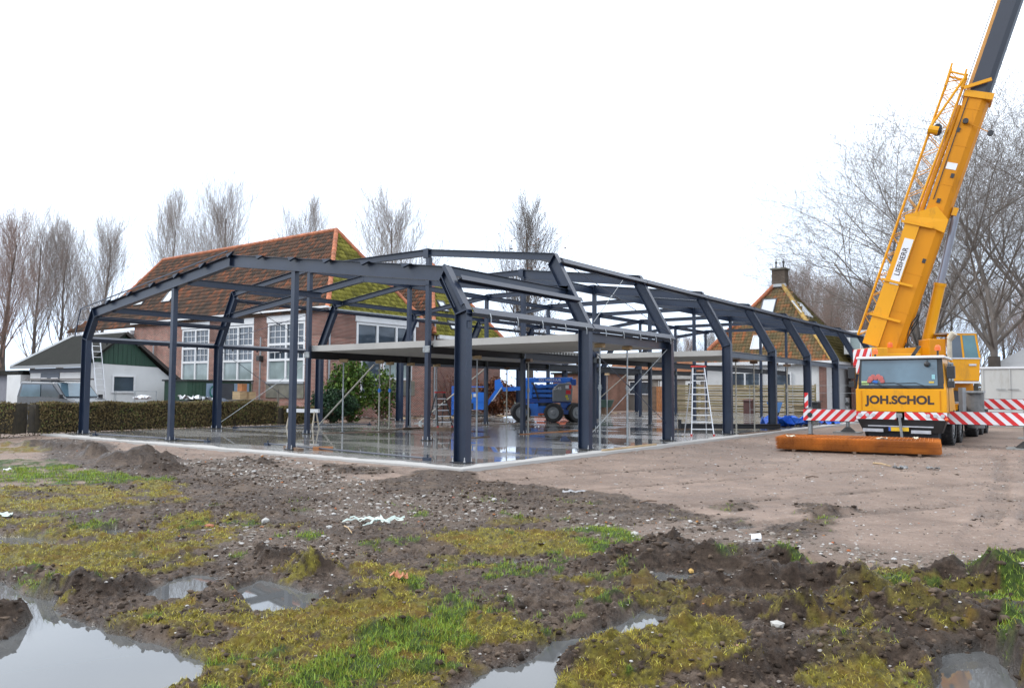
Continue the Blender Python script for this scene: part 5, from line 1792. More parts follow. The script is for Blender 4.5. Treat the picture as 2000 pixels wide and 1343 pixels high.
# driver's cab
cab = MB()
cab.prism([(X0 + .02, YF + .02, .92), (X0 + .02, YF + .02, 1.66), (X0 + .14, YF + .16, 2.62), (X0 + .14, YF + 2.0, 2.62), (X0 + .02, YF + 2.0, .92)], (.05, 0, 0))
cab.prism([(X1 - .07, YF + .02, .92), (X1 - .07, YF + .02, 1.66), (X1 - .19, YF + .16, 2.62), (X1 - .19, YF + 2.0, 2.62), (X1 - .07, YF + 2.0, .92)], (.05, 0, 0))
cab.box(X0 + .07, X1 - .07, YF + 1.94, YF + 2.0, .92, 2.60)
cab.build('cab_shell', YELLOW, crane, bevel=.012)
MB().prism([(X0 + .03, YF - .03, 2.60), (X1 - .03, YF - .03, 2.60), (X1 - .10, YF + 2.02, 2.60), (X0 + .10, YF + 2.02, 2.60)], (0, 0, .085)).build('cab_roof', WHITE, crane, bevel=.03)
MB().box(X0, X1, YF - .02, YF + .10, .94, 1.655).build('front_panel', YELLOW, crane, bevel=.02)
MB().box(X0 + .16, X0 + .19, YF - .032, YF - .021, 1.0, 1.60).box(X1 - .19, X1 - .16, YF - .032, YF - .021, 1.0, 1.60).build('panel_seam', YELLOWD, crane)
# windscreen with dark surround
MB().prism([(X0 + .06, YF + .03, 1.68), (X1 - .06, YF + .03, 1.68), (X1 - .12, YF + .12, 2.60), (X0 + .12, YF + .12, 2.60)], (0, .02, 0)).build('windscreen_surround', BLACKP, crane)
ws = MB().prism([(X0 + .16, YF + .012, 1.76), (X1 - .24, YF + .012, 1.76), (X1 - .26, YF + .095, 2.56), (X0 + .18, YF + .095, 2.56)], (0, .014, 0)).build('windscreen', GLASSB, crane)
for a, z_ in ((XC - .75, 1.74), (XC - .15, 1.74), (XC + .45, 1.74)):
    MB().bar((a + .42, YF - .01, z_ - .06), (a, YF - .02, z_ + .11), .018, .018).bar((a, YF - .02, z_ + .11), (a - .55, YF - .015, z_ + .085), .016, .02).build('wiper', BLACKP, crane)
MB().box(X0 + .18, X0 + .40, YF + .003, YF + .009, 1.78, 1.90).build('sticker', mk('lime_sticker', (.45, .62, .25), .5, 0, .05), ws)
MB().box(X1 - .48, X1 - .34, YF + .003, YF + .009, 1.84, 1.89).build('sticker', mk('amber_sticker', (.6, .42, .05), .5, 0, .05), ws)
MB().box(X1 - .40, X1 - .31, YF + .018, YF + .026, 1.96, 2.10).build('sticker', mk('cyan_sticker', (.25, .5, .55), .5, 0, .05), ws)
MB().sphere((X1 - .52, YF - .02, 2.42), .085, sc=(1, .5, 1)).bar((X1 - .52, YF + .04, 2.56), (X1 - .52, YF - .02, 2.44), .02, .02).build('wide_angle_mirror', BLACKP, crane)
# red, white and blue plush cushion lying behind the windscreen, seen through it as in the photograph
cu = MB()
for (dx, dz, r_) in ((-.19, .0, .07), (-.14, .08, .085), (-.07, .14, .075), (.0, .10, .065), (.08, .15, .075), (.15, .09, .085), (.2, .0, .07)):
    cu.sphere((X0 + .60 + dx, YF - .002, 1.90 + dz), r_, sc=(1, .12, 1))
cu.build('windscreen_cushion', mk('faded_red_cloth', (.42, .12, .11), .8, 0, .2, 8), crane)
MB().sphere((X0 + .59, YF - .012, 1.87), .075, sc=(1.1, .12, .8)).build('windscreen_cushion', mk('blue_cloth', (.03, .13, .42), .8), crane)
INK = mk('dark_lettering', (.035, .022, .02), .5, 0, .05)
tx = text('lettering', 'JOH.SCHOL', .355, (XC - .02, YF - .0245, 1.30), (math.pi / 2, 0, 0), INK, crane, .002, 1.04, .014)
# striped bumper, lean mirrored about the middle
stripes(crane, (X0 + .005, YF - .03, .70), (1, 0, 0), (0, 0, 1), 1.18, .235, .34, 1, 'bumper_board')
stripes(crane, (XC + .12, YF - .03, .70), (1, 0, 0), (0, 0, 1), 1.175, .235, .34, -1, 'bumper_board')
for x in (X0 + .12, X0 + .34, X0 + .52, X1 - .52, X1 - .32, X1 - .12):
    hl = MB().tube((x, YF - .06, .83), (x, YF - .032, .83), .055, .062, n=12)
    hl.build('headlight', mk('headlight_glass', (.55, .57, .6), .1, .2, .1) if abs(x - XC) > .9 or True else None, crane)
MB().sphere((X1 - .02, YF - .02, .73), .05, 8, 6).build('indicator_lamp', ORANGEL, crane)
# dark lower front
MB().prism([(X0 + .03, YF - .02, .69), (X1 - .03, YF - .02, .69), (X1 - .18, YF + .12, .30), (X0 + .18, YF + .12, .30)], (0, .4, 0)).build('lower_skirt', BLACKP, crane)
MB().box(X0 + .35, X1 - .38, YF - .03, YF + .0, .47, .505).build('step_rail', ALU, crane)
MB().box(X0 + .20, XC - .5, YF - .05, YF + .02, .30, .40).box(XC + .3, X1 - .45, YF - .05, YF + .02, .28, .38).build('step_rail', ALU, crane)
np_ = MB().box(XC - .32, XC + .24, YF - .07, YF - .055, .34, .46).build('number_plate', mk('yellow_plate', (.68, .42, .02), .4, 0, .05), crane)
MB().box(XC - .335, XC - .322, YF - .071, YF - .055, .34, .46).box(XC - .32, XC - .27, YF - .073, YF - .071, .342, .458).build('plate_band', mk('plate_blue', (.03, .1, .45), .4), np_)
MB().box(X0 + .3, X1 - .3, YF + .3, YF + .9, .12, .34).build('front_cross_member', STEEL_DARK, crane)
MB().bar((XC - .02, YF - .09, .84), (XC + .08, YF - .16, -.08), .055, .055).box(XC - .10, XC + .06, YF - .08, YF - .035, .76, .90).build('tow_bar', GREYP, crane)
# mirrors
for s_, x in ((-1, X0), (1, X1)):
    mm_ = MB()
    mm_.box(x + s_ * .12 - .11, x + s_ * .12 + .11, YF - .02, YF + .14, 1.98, 2.36)
    mm_.box(x + s_ * .12 - .09, x + s_ * .12 + .09, YF - .02, YF + .12, 1.70, 1.90)
    mm_.bar((x, YF + .12, 2.40), (x + s_ * .12, YF + .06, 2.40), .03, .03).bar((x + s_ * .12, YF + .06, 1.7), (x + s_ * .12, YF + .06, 2.42), .03, .03)
    mm_.build('mirror', BLACKP, crane, bevel=.03)
MB().bar((X1 - .95, YF + .25, 2.70), (X1 - .72, YF + .02, 2.98), .12, .03).build('roof_mirror', BLACKP, crane)
# side of cab
MB().box(X1 + .0, X1 + .012, YF + .4, YF + 1.5, 1.7, 2.5).build('side_window', GLASSB, crane)
MB().box(X1 + .0, X1 + .014, YF + .35, YF + .38, .95, 2.55).build('door_seam', BLACKP, crane)
# beacons on the carrier
for x, y, z in ((X0 + .42, YF + .9, 2.80), (X1 - .30, YF + .6, 2.86)):
    MB().tube((x, y, 2.66), (x, y, z), .03, n=8).build('beacon_stem', BLACKP, crane)
    MB().tube((x, y, z), (x, y, z + .10), .085, n=12).sphere((x, y, z + .10), .085, 10, 6).build('beacon', ORANGEL, crane)
# exhaust stack behind the cab
MB().tube((X1 - .28, 17.3, 1.1), (X1 - .28, 17.3, 3.35), .075, n=10).tube((X1 - .28, 17.3, 3.35), (X1 - .12, 17.25, 3.55), .10, .12, n=10).build('exhaust_pipe', mk('cream_heat_paint', (.42, .38, .30), .6, 0, .2, 5), crane)
# outriggers
def outrigger(x0, x1, y, z0, z1, px_, pitch, lean, label=None):
    bm2 = MB().box(min(x0, x1), max(x0, x1), y, y + .38, z0, z1)
    o = bm2.build('outrigger_beam', STEEL_DARK, crane)
    a = min(x0, x1)
    stripes(o, (a, y - .022, z0 + .02), (1, 0, 0), (0, 0, 1), abs(x1 - x0), z1 - z0 - .03, pitch, lean, 'warning_board')
    MB().tube((px_, y + .19, GZ + .22), (px_, y + .19, z1 + .05), .075, n=10).build('jack_leg', GALV, o)
    MB().tube((px_, y + .19, GZ + .06), (px_, y + .19, GZ + .24), .30, .10, n=14).build('jack_foot', BLACK, o)
    MB().box(px_ - .5, px_ + .5, y - .25, y + .6, GZ - .02, GZ + .045).build('spreader_plate', mk('grey_spreader_plate', (.22, .22, .21), .8, 0, .2, 4), o)
    MB().tube((px_ + .05, y - .03, (z0 + z1) / 2), (px_ + .05, y - .045, (z0 + z1) / 2), .085, n=14).build('hole_plate', BLACKP, o)
    return o
outrigger(2.53, X0 + .5, 15.0, .56, .97, 2.70, .31, 1)
outrigger(X1 - .3, 9.75, 15.0, .56, .97, 8.95, .33, -1)
outrigger(3.15, X0 + .5, 21.6, .86, 1.27, 2.35, .36, 1)
outrigger(X1 - .3, 9.60, 21.6, .93, 1.33, 8.8, .36, -1)
# vertical striped marker posts at the beam ends
stripes(crane, (2.58, 14.97, 1.0), (1, 0, 0), (0, 0, 1), .12, .52, .36, 1, 'marker_post')
stripes(crane, (3.25, 21.5, 1.3), (1, 0, 0), (0, 0, 1), .14, .34, .3, 1, 'marker_post')

# ---------------- superstructure: turned square to the carrier's line of sight
TC = Vector((5.70, 21.5, 0))
H_ = Vector((.8039, .5948, 0)).normalized()
Sx = Vector((-H_.y, H_.x, 0))                 # away from the street side
def L(a, b, z): return TC + H_ * a + Sx * b + Vector((0, 0, z))
def lbox(mb, a0, a1, b0, b1, z0, z1):
    mb.prism([L(a0, b0, z0), L(a1, b0, z0), L(a1, b1, z0), L(a0, b1, z0)], (0, 0, z1 - z0))
    return mb
MB().tube(L(0, 0, 1.2), L(0, 0, 1.62), .95, n=28).build('slewing_ring', STEEL_DARK, crane)
lbox(MB(), -2.5, 1, -.75, .75, 1.62, 2.2).build('turntable_frame', YELLOWD, crane, bevel=.03)
for b0, b1 in ((-.70, -.56), (.56, .70)):
    MB().prism([L(-2.5, b0, 2.2), L(-0.1, b0, 2.2), L(-0.25, b0, 2.95), L(-0.75, b0, 3.28), L(-2.3, b0, 3.2)], Sx * (b1 - b0)).build('boom_bracket', YELLOW, crane)
cw = lbox(MB(), -3.05, -2.45, -1.25, .35, 2.25, 3.22).build('counterweight', YELLOW, crane, bevel=.04)
stripes(crane, L(-3.072, .33, 2.30), -Sx, (0, 0, 1), 1.56, .90, .62, .75, 'counterweight_board', nrm=-H_)
lbox(MB(), -2.5, -1.2, -1.2, -.78, 2.0, 3.0).build('engine_cover', YELLOW, crane, bevel=.03)
MB().tube(L(-2.9, -1.35, 2.1), L(-2.9, -1.35, 1.6), .10, n=10).tube(L(-2.6, -1.2, 2.25), L(-2.6, -1.2, 1.8), .09, n=10).build('counterweight_ram', YELLOW, crane)
MB().tube(L(-2.2, -.9, 3.24), L(-2.2, -.9, 3.36), .09, n=12).sphere(L(-2.2, -.9, 3.36), .09, 10, 6).build('beacon', ORANGEL, crane)
# operator's cab
oc = MB()
oc.prism([L(-0.25, -1.35, 1.98), L(0.88, -1.35, 1.98), L(0.92, -1.35, 2.82), L(-0.25, -1.35, 2.82)], Sx * .95)
oc.build('operator_cab', YELLOW, crane, bevel=.03)
ocf = MB()
for (a, b) in (((.28, 2.82), (.28, 3.70)), ((.80, 2.82), (.72, 3.70)), ((1.40, 2.82), (1.26, 3.70))):
    for bb in (-1.33, -.42):
        ocf.bar(L(a[0] - .5, bb, a[1]), L(b[0] - .5, bb, b[1]), .07, .07, H_)
ocf.bar(L(-0.25, -1.33, 3.72), L(0.8, -1.33, 3.72), .07, .07).bar(L(-0.25, -.42, 3.72), L(0.8, -.42, 3.72), .07, .07)
ocf.build('cab_frame', YELLOW, crane)
lbox(MB(), -0.3, 0.8, -1.38, -.38, 3.75, 3.80).build('operator_cab_roof', ALU, crane)
MB().prism([L(0.34, -1.36, 2.85), L(0.86, -1.36, 2.85), L(0.74, -1.36, 3.68), L(0.27, -1.36, 3.68)], Sx * .015).build('side_window', GLASST, crane)
MB().prism([L(-0.17, -1.36, 2.85), L(0.26, -1.36, 2.85), L(0.2, -1.36, 3.68), L(-0.17, -1.36, 3.68)], Sx * .015).build('side_window', GLASS, crane)
MB().prism([L(0.93, -1.30, 2.86), L(0.93, -.46, 2.86), L(0.79, -.46, 3.68), L(0.79, -1.30, 3.68)], -H_ * .015).build('front_window', GLASST, crane)
lbox(MB(), -0.25, 0.92, -1.375, -1.352, 2.80, 2.85).build('cab_rail', ALU, crane)
lbox(MB(), 0.48, 0.75, -1.39, -1.352, 2.55, 2.62).build('door_handle', ALU, crane)
lbox(MB(), -0.3, 0.9, -1.33, -.45, 1.90, 1.975).build('cab_floor', WHITE, crane)
lbox(MB(), -0.9, -0.28, -1.25, -.45, 2.2, 3.55).build('side_housing', YELLOWD, crane, bevel=.03)
MB().bar(L(-0.35, -1.34, 3.80), L(0.8, -1.34, 3.86), .02, .02).bar(L(-0.35, -.4, 3.80), L(0.8, -.4, 3.86), .02, .02).build('roof_rail', ALU, crane)

# ---------------- boom
B0 = Vector((4.290, 20.320, 3.050))
B1 = Vector((8.590, 21.030, 16.130))
be = (B1 - B0).normalized()
bh = Vector((be.x, be.y, 0)).normalized()
bs_ = Vector((-bh.y, bh.x, 0))                 # horizontal across the boom
bp_ = bs_.cross(be).normalized()
if bp_.z < 0: bp_ = -bp_                       # upper side of the boom
Ltot = (B1 - B0).length
Lb = 10.05
def bx(mb, s0, s1, p0, p1, q0, q1, p0b=None, p1b=None):
    """box along the boom: s along, p towards its upper side, q across"""
    p0b = p0 if p0b is None else p0b
    p1b = p1 if p1b is None else p1b
    v = [B0 + be * s0 + bp_ * p0 + bs_ * q0, B0 + be * s0 + bp_ * p1 + bs_ * q0, B0 + be * s0 + bp_ * p1 + bs_ * q1, B0 + be * s0 + bp_ * p0 + bs_ * q1,
         B0 + be * s1 + bp_ * p0b + bs_ * q0, B0 + be * s1 + bp_ * p1b + bs_ * q0, B0 + be * s1 + bp_ * p1b + bs_ * q1, B0 + be * s1 + bp_ * p0b + bs_ * q1]
    return mb.add(v, [(0, 3, 2, 1), (4, 5, 6, 7), (0, 1, 5, 4), (1, 2, 6, 5), (2, 3, 7, 6), (3, 0, 4, 7)])
def BP(s, p, q): return B0 + be * s + bp_ * p + bs_ * q
# oval-bottomed base section
def section(name, s0, s1, hp, hq, mat, p_off=0.):
    ring = [(hp, -hq), (hp, hq), (-hp * .35, hq), (-hp * .8, hq * .72), (-hp, hq * .25), (-hp, -hq * .25), (-hp * .8, -hq * .72), (-hp * .35, -hq)]
    n = len(ring)
    V = [BP(s, p + p_off, q) for s in (s0, s1) for p, q in ring]
    F = [(k, (k + 1) % n, n + (k + 1) % n, n + k) for k in range(n)] + [tuple(range(n - 1, -1, -1)), tuple(range(n, 2 * n))]
    return MB().add(V, F).build(name, mat, crane)
section('boom_base_section', -.6, Lb, .43, .40, YELLOWD)
bx(MB(), Lb - .12, Lb + .12, -.50, .48, -.46, .46).build('boom_collar', YELLOW, crane)
section('boom_inner_section', Lb + .12, Ltot + 11, .36, .33, mk('dark_blue_boom_paint', (.018, .022, .036), .35, 0, .15, 1, spec=.6), -.03)
bx(MB(), Lb + .12, Ltot + 11, .34, .46, -.10, .10).build('boom_guide_rail', mk('pale_orange_paint', (.62, .30, .07), .4, 0, .1), crane)
# side plate carrying the folding jib, up to the collar bracket
bx(MB(), .1, 5.0, .44, 1.02, -.48, -.22, .44, .95).build('jib_base_plate', YELLOW, crane)
bx(MB(), .1, 4.9, .44, .70, -.20, .30).build('jib_carrier', YELLOWD, crane)
MB().prism([BP(5.0, .40, -.5), BP(5.0, 1.0, -.5), BP(5.18, 1.05, -.5), BP(5.75, .10, -.5), BP(5.35, -.42, -.46), BP(4.85, -.43, -.46)], bs_ * .10).build('jib_bracket', YELLOW, crane)
for s_ in (1.2, 2.6, 4.9):
    bx(MB(), s_, s_ + .09, .0, 1.10, -.54, -.48).build('jib_strap', YELLOW, crane)
bx(MB(), 5.6, 5.9, -.62, -.44, -.2, .2).build('ram_lug', YELLOW, crane)
# banner
bx(MB(), 2.55, 4.35, .48, .80, -.502, -.482).build('banner', WHITEP, crane)
bn = text('banner_lettering', 'LIEBHERR', .26, (0, 0, 0), (0, 0, 0), INK, crane, .001, 1.0, .004)
mt_ = Matrix.Identity(4)
ez = -bs_
ex = be
ey = ez.cross(ex)
for i_, v_ in enumerate((ex, ey, ez)):
    for j_ in range(3): mt_[j_][i_] = v_[j_]
pp = BP(3.45, .64, -.504)
for j_ in range(3): mt_[j_][3] = pp[j_]
bn.matrix_world = mt_
bx(MB(), 7.2, 7.45, -.1, .25, -.412, -.400).build('sign_plate', WHITEP, crane)
# folded lattice jib on the side of the boom
lat = MB()
def chord(s0, s1, pa, pb, q, r):
    lat.tube(BP(s0, pa, q), BP(s1, pb, q), r, n=7)
jl0, jl1 = .35, 10.75
def jp(s, which):   # distances of the two chords from the boom axis
    k = (s - jl0) / (jl1 - jl0)
    return (1.28 - .10 * k) if which else (.86 - .28 * k)
for w_, q in ((1, -.44), (1, -.02), (0, -.44), (0, -.02)):
    chord(jl0, jl1, jp(jl0, w_), jp(jl1, w_), q, .032 if w_ else .036)
N = 26
for k in range(N):
    sa = jl0 + (jl1 - jl0) * k / N
    sb_ = jl0 + (jl1 - jl0) * (k + 1) / N
    for q in (-.44, -.02):
        a, b = ((0, 1) if k % 2 else (1, 0))
        lat.tube(BP(sa, jp(sa, a), q), BP(sb_, jp(sb_, b), q), .015, n=5, caps=False)
    for w_ in (0, 1):
        q0, q1 = ((-.44, -.02) if k % 2 else (-.02, -.44))
        lat.tube(BP(sa, jp(sa, w_), q0), BP(sb_, jp(sb_, w_), q1), .013, n=5, caps=False)
lat.build('lattice_jib', YELLOW, crane)
jh = MB()
for q in (-.48, .04):
    jh.bar(BP(10.2, 1.18, q), BP(11.05, 1.20, q), .07, .07, bs_).bar(BP(10.2, .62, q), BP(10.9, .66, q), .07, .07, bs_).bar(BP(10.68, .62, q), BP(10.74, 1.20, q), .06, .06, bs_)
for p in (.64, 1.19):
    jh.bar(BP(10.72, p, -.48), BP(10.72, p, .04), .06, .06)
jh.bar(BP(10.35, 1.18, -.46), BP(10.70, .64, .0), .04, .04)
jh.tube(BP(8.6, 1.2, -.5), BP(10.6, .62, -.5), .05, n=7)
jh.tube(BP(8.5, .9, -.5), BP(8.5, 1.25, -.5), .16, n=10)
jh.build('jib_head', YELLOW, crane)
MB().tube(BP(8.6, .95, -.55), BP(8.6, .95, .05), .15, n=14).build('jib_sheave', STEEL_DARK, crane)
# second thinner member between lattice and boom
MB().tube(BP(5.2, .58, -.30), BP(9.6, .50, -.30), .085, n=10).build('jib_ram', YELLOWD, crane)
MB().bar(BP(10.2, .55, -.5), BP(10.65, -.25, -.5), .12, .08, bs_).build('boom_head_hook', YELLOW, crane)
# working lights near the head
MB().bar(BP(9.0, .1, -.46), BP(8.75, -.75, -.46), .03, .03).build('lamp_arm', YELLOWD, crane)
MB().tube(BP(9.0, .12, -.60), BP(9.0, .12, -.44), .10, n=10).build('work_lamp', BLACKP, crane)
MB().tube(BP(8.72, -.80, -.56), BP(8.72, -.80, -.40), .10, n=10).build('work_lamp', BLACKP, crane)
# weld seams, ropes, hoses and small fittings along the boom
for s_ in (1.6, 3.1, 6.6, 8.1, 9.5):
    bx(MB(), s_, s_ + .035, -.20, .40, -.408, -.400).build('weld_seam', YELLOWD, crane)
MB().tube(BP(-.4, .50, .12), BP(Ltot + 9, .56, .06), .013, n=5).tube(BP(-.4, .50, .20), BP(Ltot + 9, .56, .14), .013, n=5).build('hoist_rope', STEEL_DARK, crane)
for q_, k_ in ((-.25, 0), (-.15, 1), (-.05, 2)):
    hz_ = MB()
    pts_ = [BP(-.4 + .35 * i, -.46 - .10 * math.sin(i * 1.1 + k_), q_) for i in range(7)]
    for a2, b2 in zip(pts_[:-1], pts_[1:]):
        hz_.tube(a2, b2, .022, n=6)
    hz_.build('hydraulic_hose', BLACK, crane)
for s_, p_ in ((5.9, .05), (6.9, -.12), (8.6, .2), (3.6, -.15)):
    bx(MB(), s_, s_ + .16, p_, p_ + .12, -.43, -.400).build('cable_bracket', BLACKP, crane)
bx(MB(), 6.0, 9.9, .28, .31, -.425, -.402).build('cable_duct', STEEL_DARK, crane)
# luffing cylinder
C0 = Vector(L(-.62, 0, 2.35))
C1 = BP(5.75, -.58, 0)
cd = (C1 - C0)
MB().tube(C0, C0 + cd * .56, .20, n=18).tube(C0 + cd * .545, C0 + cd * .565, .225, n=18).build('lifting_cylinder', YELLOW, crane)
MB().tube(C0 + cd * .56, C1, .135, n=16).build('piston_rod', mk('grey_piston', (.30, .33, .40), .25, .5, .05), crane)

# ================================================================ rusty reinforcing mats
RUST = mk('orange_rust', (.36, .10, .014), .8, 0, .35, 1.5, c2=(.48, .155, .02))
B_ = Vector((7.380, 10.170, -.12)); A_ = B_ - Vector((.99, .14, 0)) * 4.1
eu = (B_ - A_).normalized()
ev = Vector((-eu.y, eu.x, 0))
Ls, Ws = (B_ - A_).length, 1.85
stack = thing('rusty_mesh_stack', 'flat stack of orange rusty reinforcing mats lying on the sand before the crane', 'steel mats', (A_.x, A_.y, -.085))
nl = 18
for k in range(nl):
    z = .03 + k * .019
    jx, jy = random.uniform(-.03, .03), random.uniform(-.03, .03)
    mb = MB()
    for i in range(13):
        p = ev * (Ws * i / 12)
        mb.bar(eu * jx + ev * jy + p + Vector((0, 0, z)), eu * (Ls + jx) + ev * jy + p + Vector((0, 0, z)), .010, .010)
    for i in range(int(Ls / .10)):
        p = eu * (.04 + i * .10 + jx)
        mb.bar(p + ev * (jy - .035) + Vector((0, 0, z + .0095)), p + ev * (Ws + jy + .035) + Vector((0, 0, z + .0095)), .010, .0085)
    mb.build('reinforcing_mat', RUST, stack)
for i in (.12, .5, .88):
    MB().bar(eu * (Ls * i) + ev * (-.1), eu * (Ls * i) + ev * (Ws + .1), .08, .05).build('bearer', OLDWOOD, stack)
def crumple(name, label, c, size, mat, cat, n=5, elong=1.6, h=.05, seed=0, rot=0.):
    rr = random.Random(seed)
    mb = MB()
    V, F = [], []
    m_ = n * 2 + 1
    for i in range(m_):
        for j in range(n):
            u_, v_ = (i / (m_ - 1) - .5) * size * elong, (j / (n - 1) - .5) * size
            v2 = v_ * (1 - .6 * abs(2 * i / (m_ - 1) - 1) ** 2)
            V.append((u_ * math.cos(rot) - v2 * math.sin(rot) + rr.uniform(-.1, .1) * size, u_ * math.sin(rot) + v2 * math.cos(rot) + rr.uniform(-.1, .1) * size, rr.random() ** 1.5 * h + .004))
    for i in range(m_ - 1):
        for j in range(n - 1):
            F.append((i * n + j, (i + 1) * n + j, (i + 1) * n + j + 1, i * n + j + 1))
    mb.add(V, F)
    o = mb.build(name, mat)
    sm = o.modifiers.new('thick', 'SOLIDIFY'); sm.thickness = .003
    o.location = c
    return tag(o, label, cat)
PALEP = mk('pale_green_film', (.50, .58, .53), .45, 0, .1, 6)
def gpos(p, dz=.0):
    return (p[0], p[1], float(ground_h(np.array([p[0]]), np.array([p[1]]))[0]) + dz)
# scraps lying on the stack
for i, (px_, lb) in enumerate(((.35, 'crumpled white strap end lying on the left corner of the rusty mats'), (2.7, 'thin white strap lying across the middle of the rusty mats'), (3.5, 'small pale yellow scrap on the back edge of the rusty mats'))):
    p = A_ + eu * px_ + ev * (.35 if i < 2 else 1.2)
    crumple('strap_scrap', lb, (p.x, p.y, -.11 + .03 + nl * .019 + .012), (.16, .09, .12)[i], mk('cream_strap', (.62, .56, .42), .6), 'strap', 4, (1.6, 5, 2)[i], .06, 5 + i, rot=math.atan2(eu.y, eu.x) + i)
# torn plastic film, a star of narrow strips
pf = Vector((3.510, -5.960, -.12)); pf = Vector(gpos(pf, .02))
fm_ = thing('torn_plastic_film', 'torn pale green plastic film spread in ragged strips on the dark mud', 'plastic film', tuple(pf))
for k, (a, l_, w_) in enumerate(((2.7, .40, .05), (3.3, .42, .045), (.55, .36, .07), (-.2, .34, .06), (4.4, .34, .05), (1.6, .22, .07), (-.9, .28, .05))):
    mb = MB()
    V, F = [], []
    a2 = a + .64
    d = Vector((math.cos(a2), math.sin(a2), 0)); s_ = Vector((-d.y, d.x, 0))
    n = 9
    cur = Vector((0, 0, 0))
    for i in range(n):
        ww = w_ * (1 - .75 * i / n) * random.uniform(.6, 1.25)
        zz = .015 + random.random() * .045
        cur = d * (l_ * i / (n - 1)) + s_ * (math.sin(i * .9 + k) * .025)
        for q in (-1, -.3, .4, 1):
            V.append(tuple(cur + s_ * (ww * q * .5) + Vector((0, 0, zz + (random.random() * .03 if abs(q) < .9 else 0)))))
    for i in range(n - 1):
        for j in range(3):
            F.append((i * 4 + j, (i + 1) * 4 + j, (i + 1) * 4 + j + 1, i * 4 + j + 1))
    o = mb.add(V, F).build('film_strip', PALEP, fm_)
crumple('plastic_scrap', 'pale scrap of plastic at the far left edge of the muddy grass', gpos((-0.710, -8.470, -.12), .01), .16, PALEP, 'plastic film', 4, 2, .05, 3)
crumple('orange_leaf_scrap', 'torn orange scrap lying between mud and yellow grass', gpos((5.730, -7.830, -.12), .01), .10, mk('orange_scrap', (.40, .16, .07), .6), 'scrap', 4, 1.8, .06, 4)
crumple('grey_plastic_scrap', 'grey crumpled plastic strip on the sand in the middle distance', gpos((3.530, -1.570, -.12), .01), .18, mk('grey_film', (.28, .28, .29), .5), 'plastic film', 4, 3, .05, 8, rot=.6)
crumple('paper_scrap', 'small white paper crumpled on the bright grass at far left', gpos((-6.680, -6.160, -.12), .03), .12, WHITEP, 'paper', 4, 1.5, .05, 9)
crumple('grey_rag', 'grey rag on the sand right of the rusty mats', gpos((7.130, 6.240, -.12), .01), .18, mk('grey_rag', (.22, .22, .22), .9), 'rag', 5, 1.6, .08, 12)
crumple('grey_rag', 'pale grey rag on the sand at the far right', gpos((7.740, 6.450, -.12), .01), .16, mk('grey_rag', (.22, .22, .22), .9), 'rag', 5, 1.6, .06, 13)
# white plastic tub and other single finds
tb = thing('white_plastic_tub', 'small white plastic tub with a dark label lying among the rubble', 'tub', gpos((7.610, -4.310, -.12), .02), .5)
MB().prism([(-.05, -.03, 0), (.055, -.035, .01), (.06, .03, .055), (-.045, .028, .045)], (0, -.015, .045)).build('tub', WHITEP, tb, bevel=.01)
MB().box(-.01, .02, -.052, -.046, .035, .05).build('tub_label', INK, tb)
def chunk(name, label, p, s, mat, cat, flat=.6, seed=1, dz=.0):
    rr = np.random.RandomState(seed)
    V = ICO_V * (1 + .35 * (rr.rand(12, 1) - .5)) * np.array([[s, s * .8, s * flat]])
    me = bpy.data.meshes.new(name)
    me.from_pydata([tuple(v) for v in V], [], [tuple(f) for f in ICO_F])
    me.materials.append(mat)
    o = bpy.data.objects.new(name, me)
    col.objects.link(o)
    o.location = gpos(p, s * flat * .4 + dz)
    o.rotation_euler = (0, 0, seed)
    return tag(o, label, cat)
PSTONE = mk('pale_stone', (.38, .37, .35), .7, 0, .15, 20)
chunk('pale_rock', 'pale angular stone in the dark soil near a tiny puddle', (8.760, -7.160, -.12), .055, PSTONE, 'stone', seed=3)
chunk('pale_rock', 'rounded grey stone left of the torn plastic film', (2.200, -6.620, -.12), .055, PSTONE, 'stone', .8, seed=4)
chunk('pale_rock', 'small pale stone just below the torn plastic film', (3.240, -6.490, -.12), .045, PSTONE, 'stone', seed=5)
chunk('pale_rock', 'square pale stone at the edge of the bright grass patch', (6.260, -4.530, -.12), .06, PSTONE, 'stone', .5, seed=6)
chunk('brick_fragment', 'orange brick fragment at the left of the gravel patch', (2.010, -7.280, -.12), .06, mk('brick_red', (.32, .12, .07), .85, 0, .2, 12), 'brick', .5, seed=7)
chunk('brick_fragment', 'yellow brick crumb in the dark churned soil', (7.510, -5.780, -.12), .04, mk('brick_yellow', (.45, .28, .08), .85, 0, .2, 12), 'brick', .6, seed=8)
chunk('brick_fragment', 'red brick crumb on the rubble left of the white tub', (7.020, -4.560, -.12), .05, mk('brick_red2', (.38, .08, .04), .85, 0, .2, 12), 'brick', .6, seed=9)
def stick(a, b, r, mat, label, name='broken_stick', cat='stick'):
    a, b = Vector(gpos(a, .02)), Vector(gpos(b, .02))
    m2 = a.lerp(b, .5) + Vector((0, 0, .02))
    return tag(MB().tube(a, m2, r, r * .9, n=6).tube(m2, b, r * .9, r * .6, n=6).build(name, mat), label, cat)
stick((5.130, -2.200, -.12), (5.280, -1.940, -.12), .014, OLDWOOD, 'short dark stick on the sand in the middle')
stick((3.330, -6.330, -.12), (3.750, -6.590, -.12), .008, WOOD, 'thin pale curved twig below the torn film')
stick((6.410, 7.060, -.12), (6.890, 6.490, -.12), .02, WOOD, 'two-toned pale lath on the sand right of the rusty mats', 'timber_lath', 'lath')
stick((6.100, 2.810, -.12), (6.260, 3.050, -.12), .015, OLDWOOD, 'short dark offcut on the sand below the rusty mats')

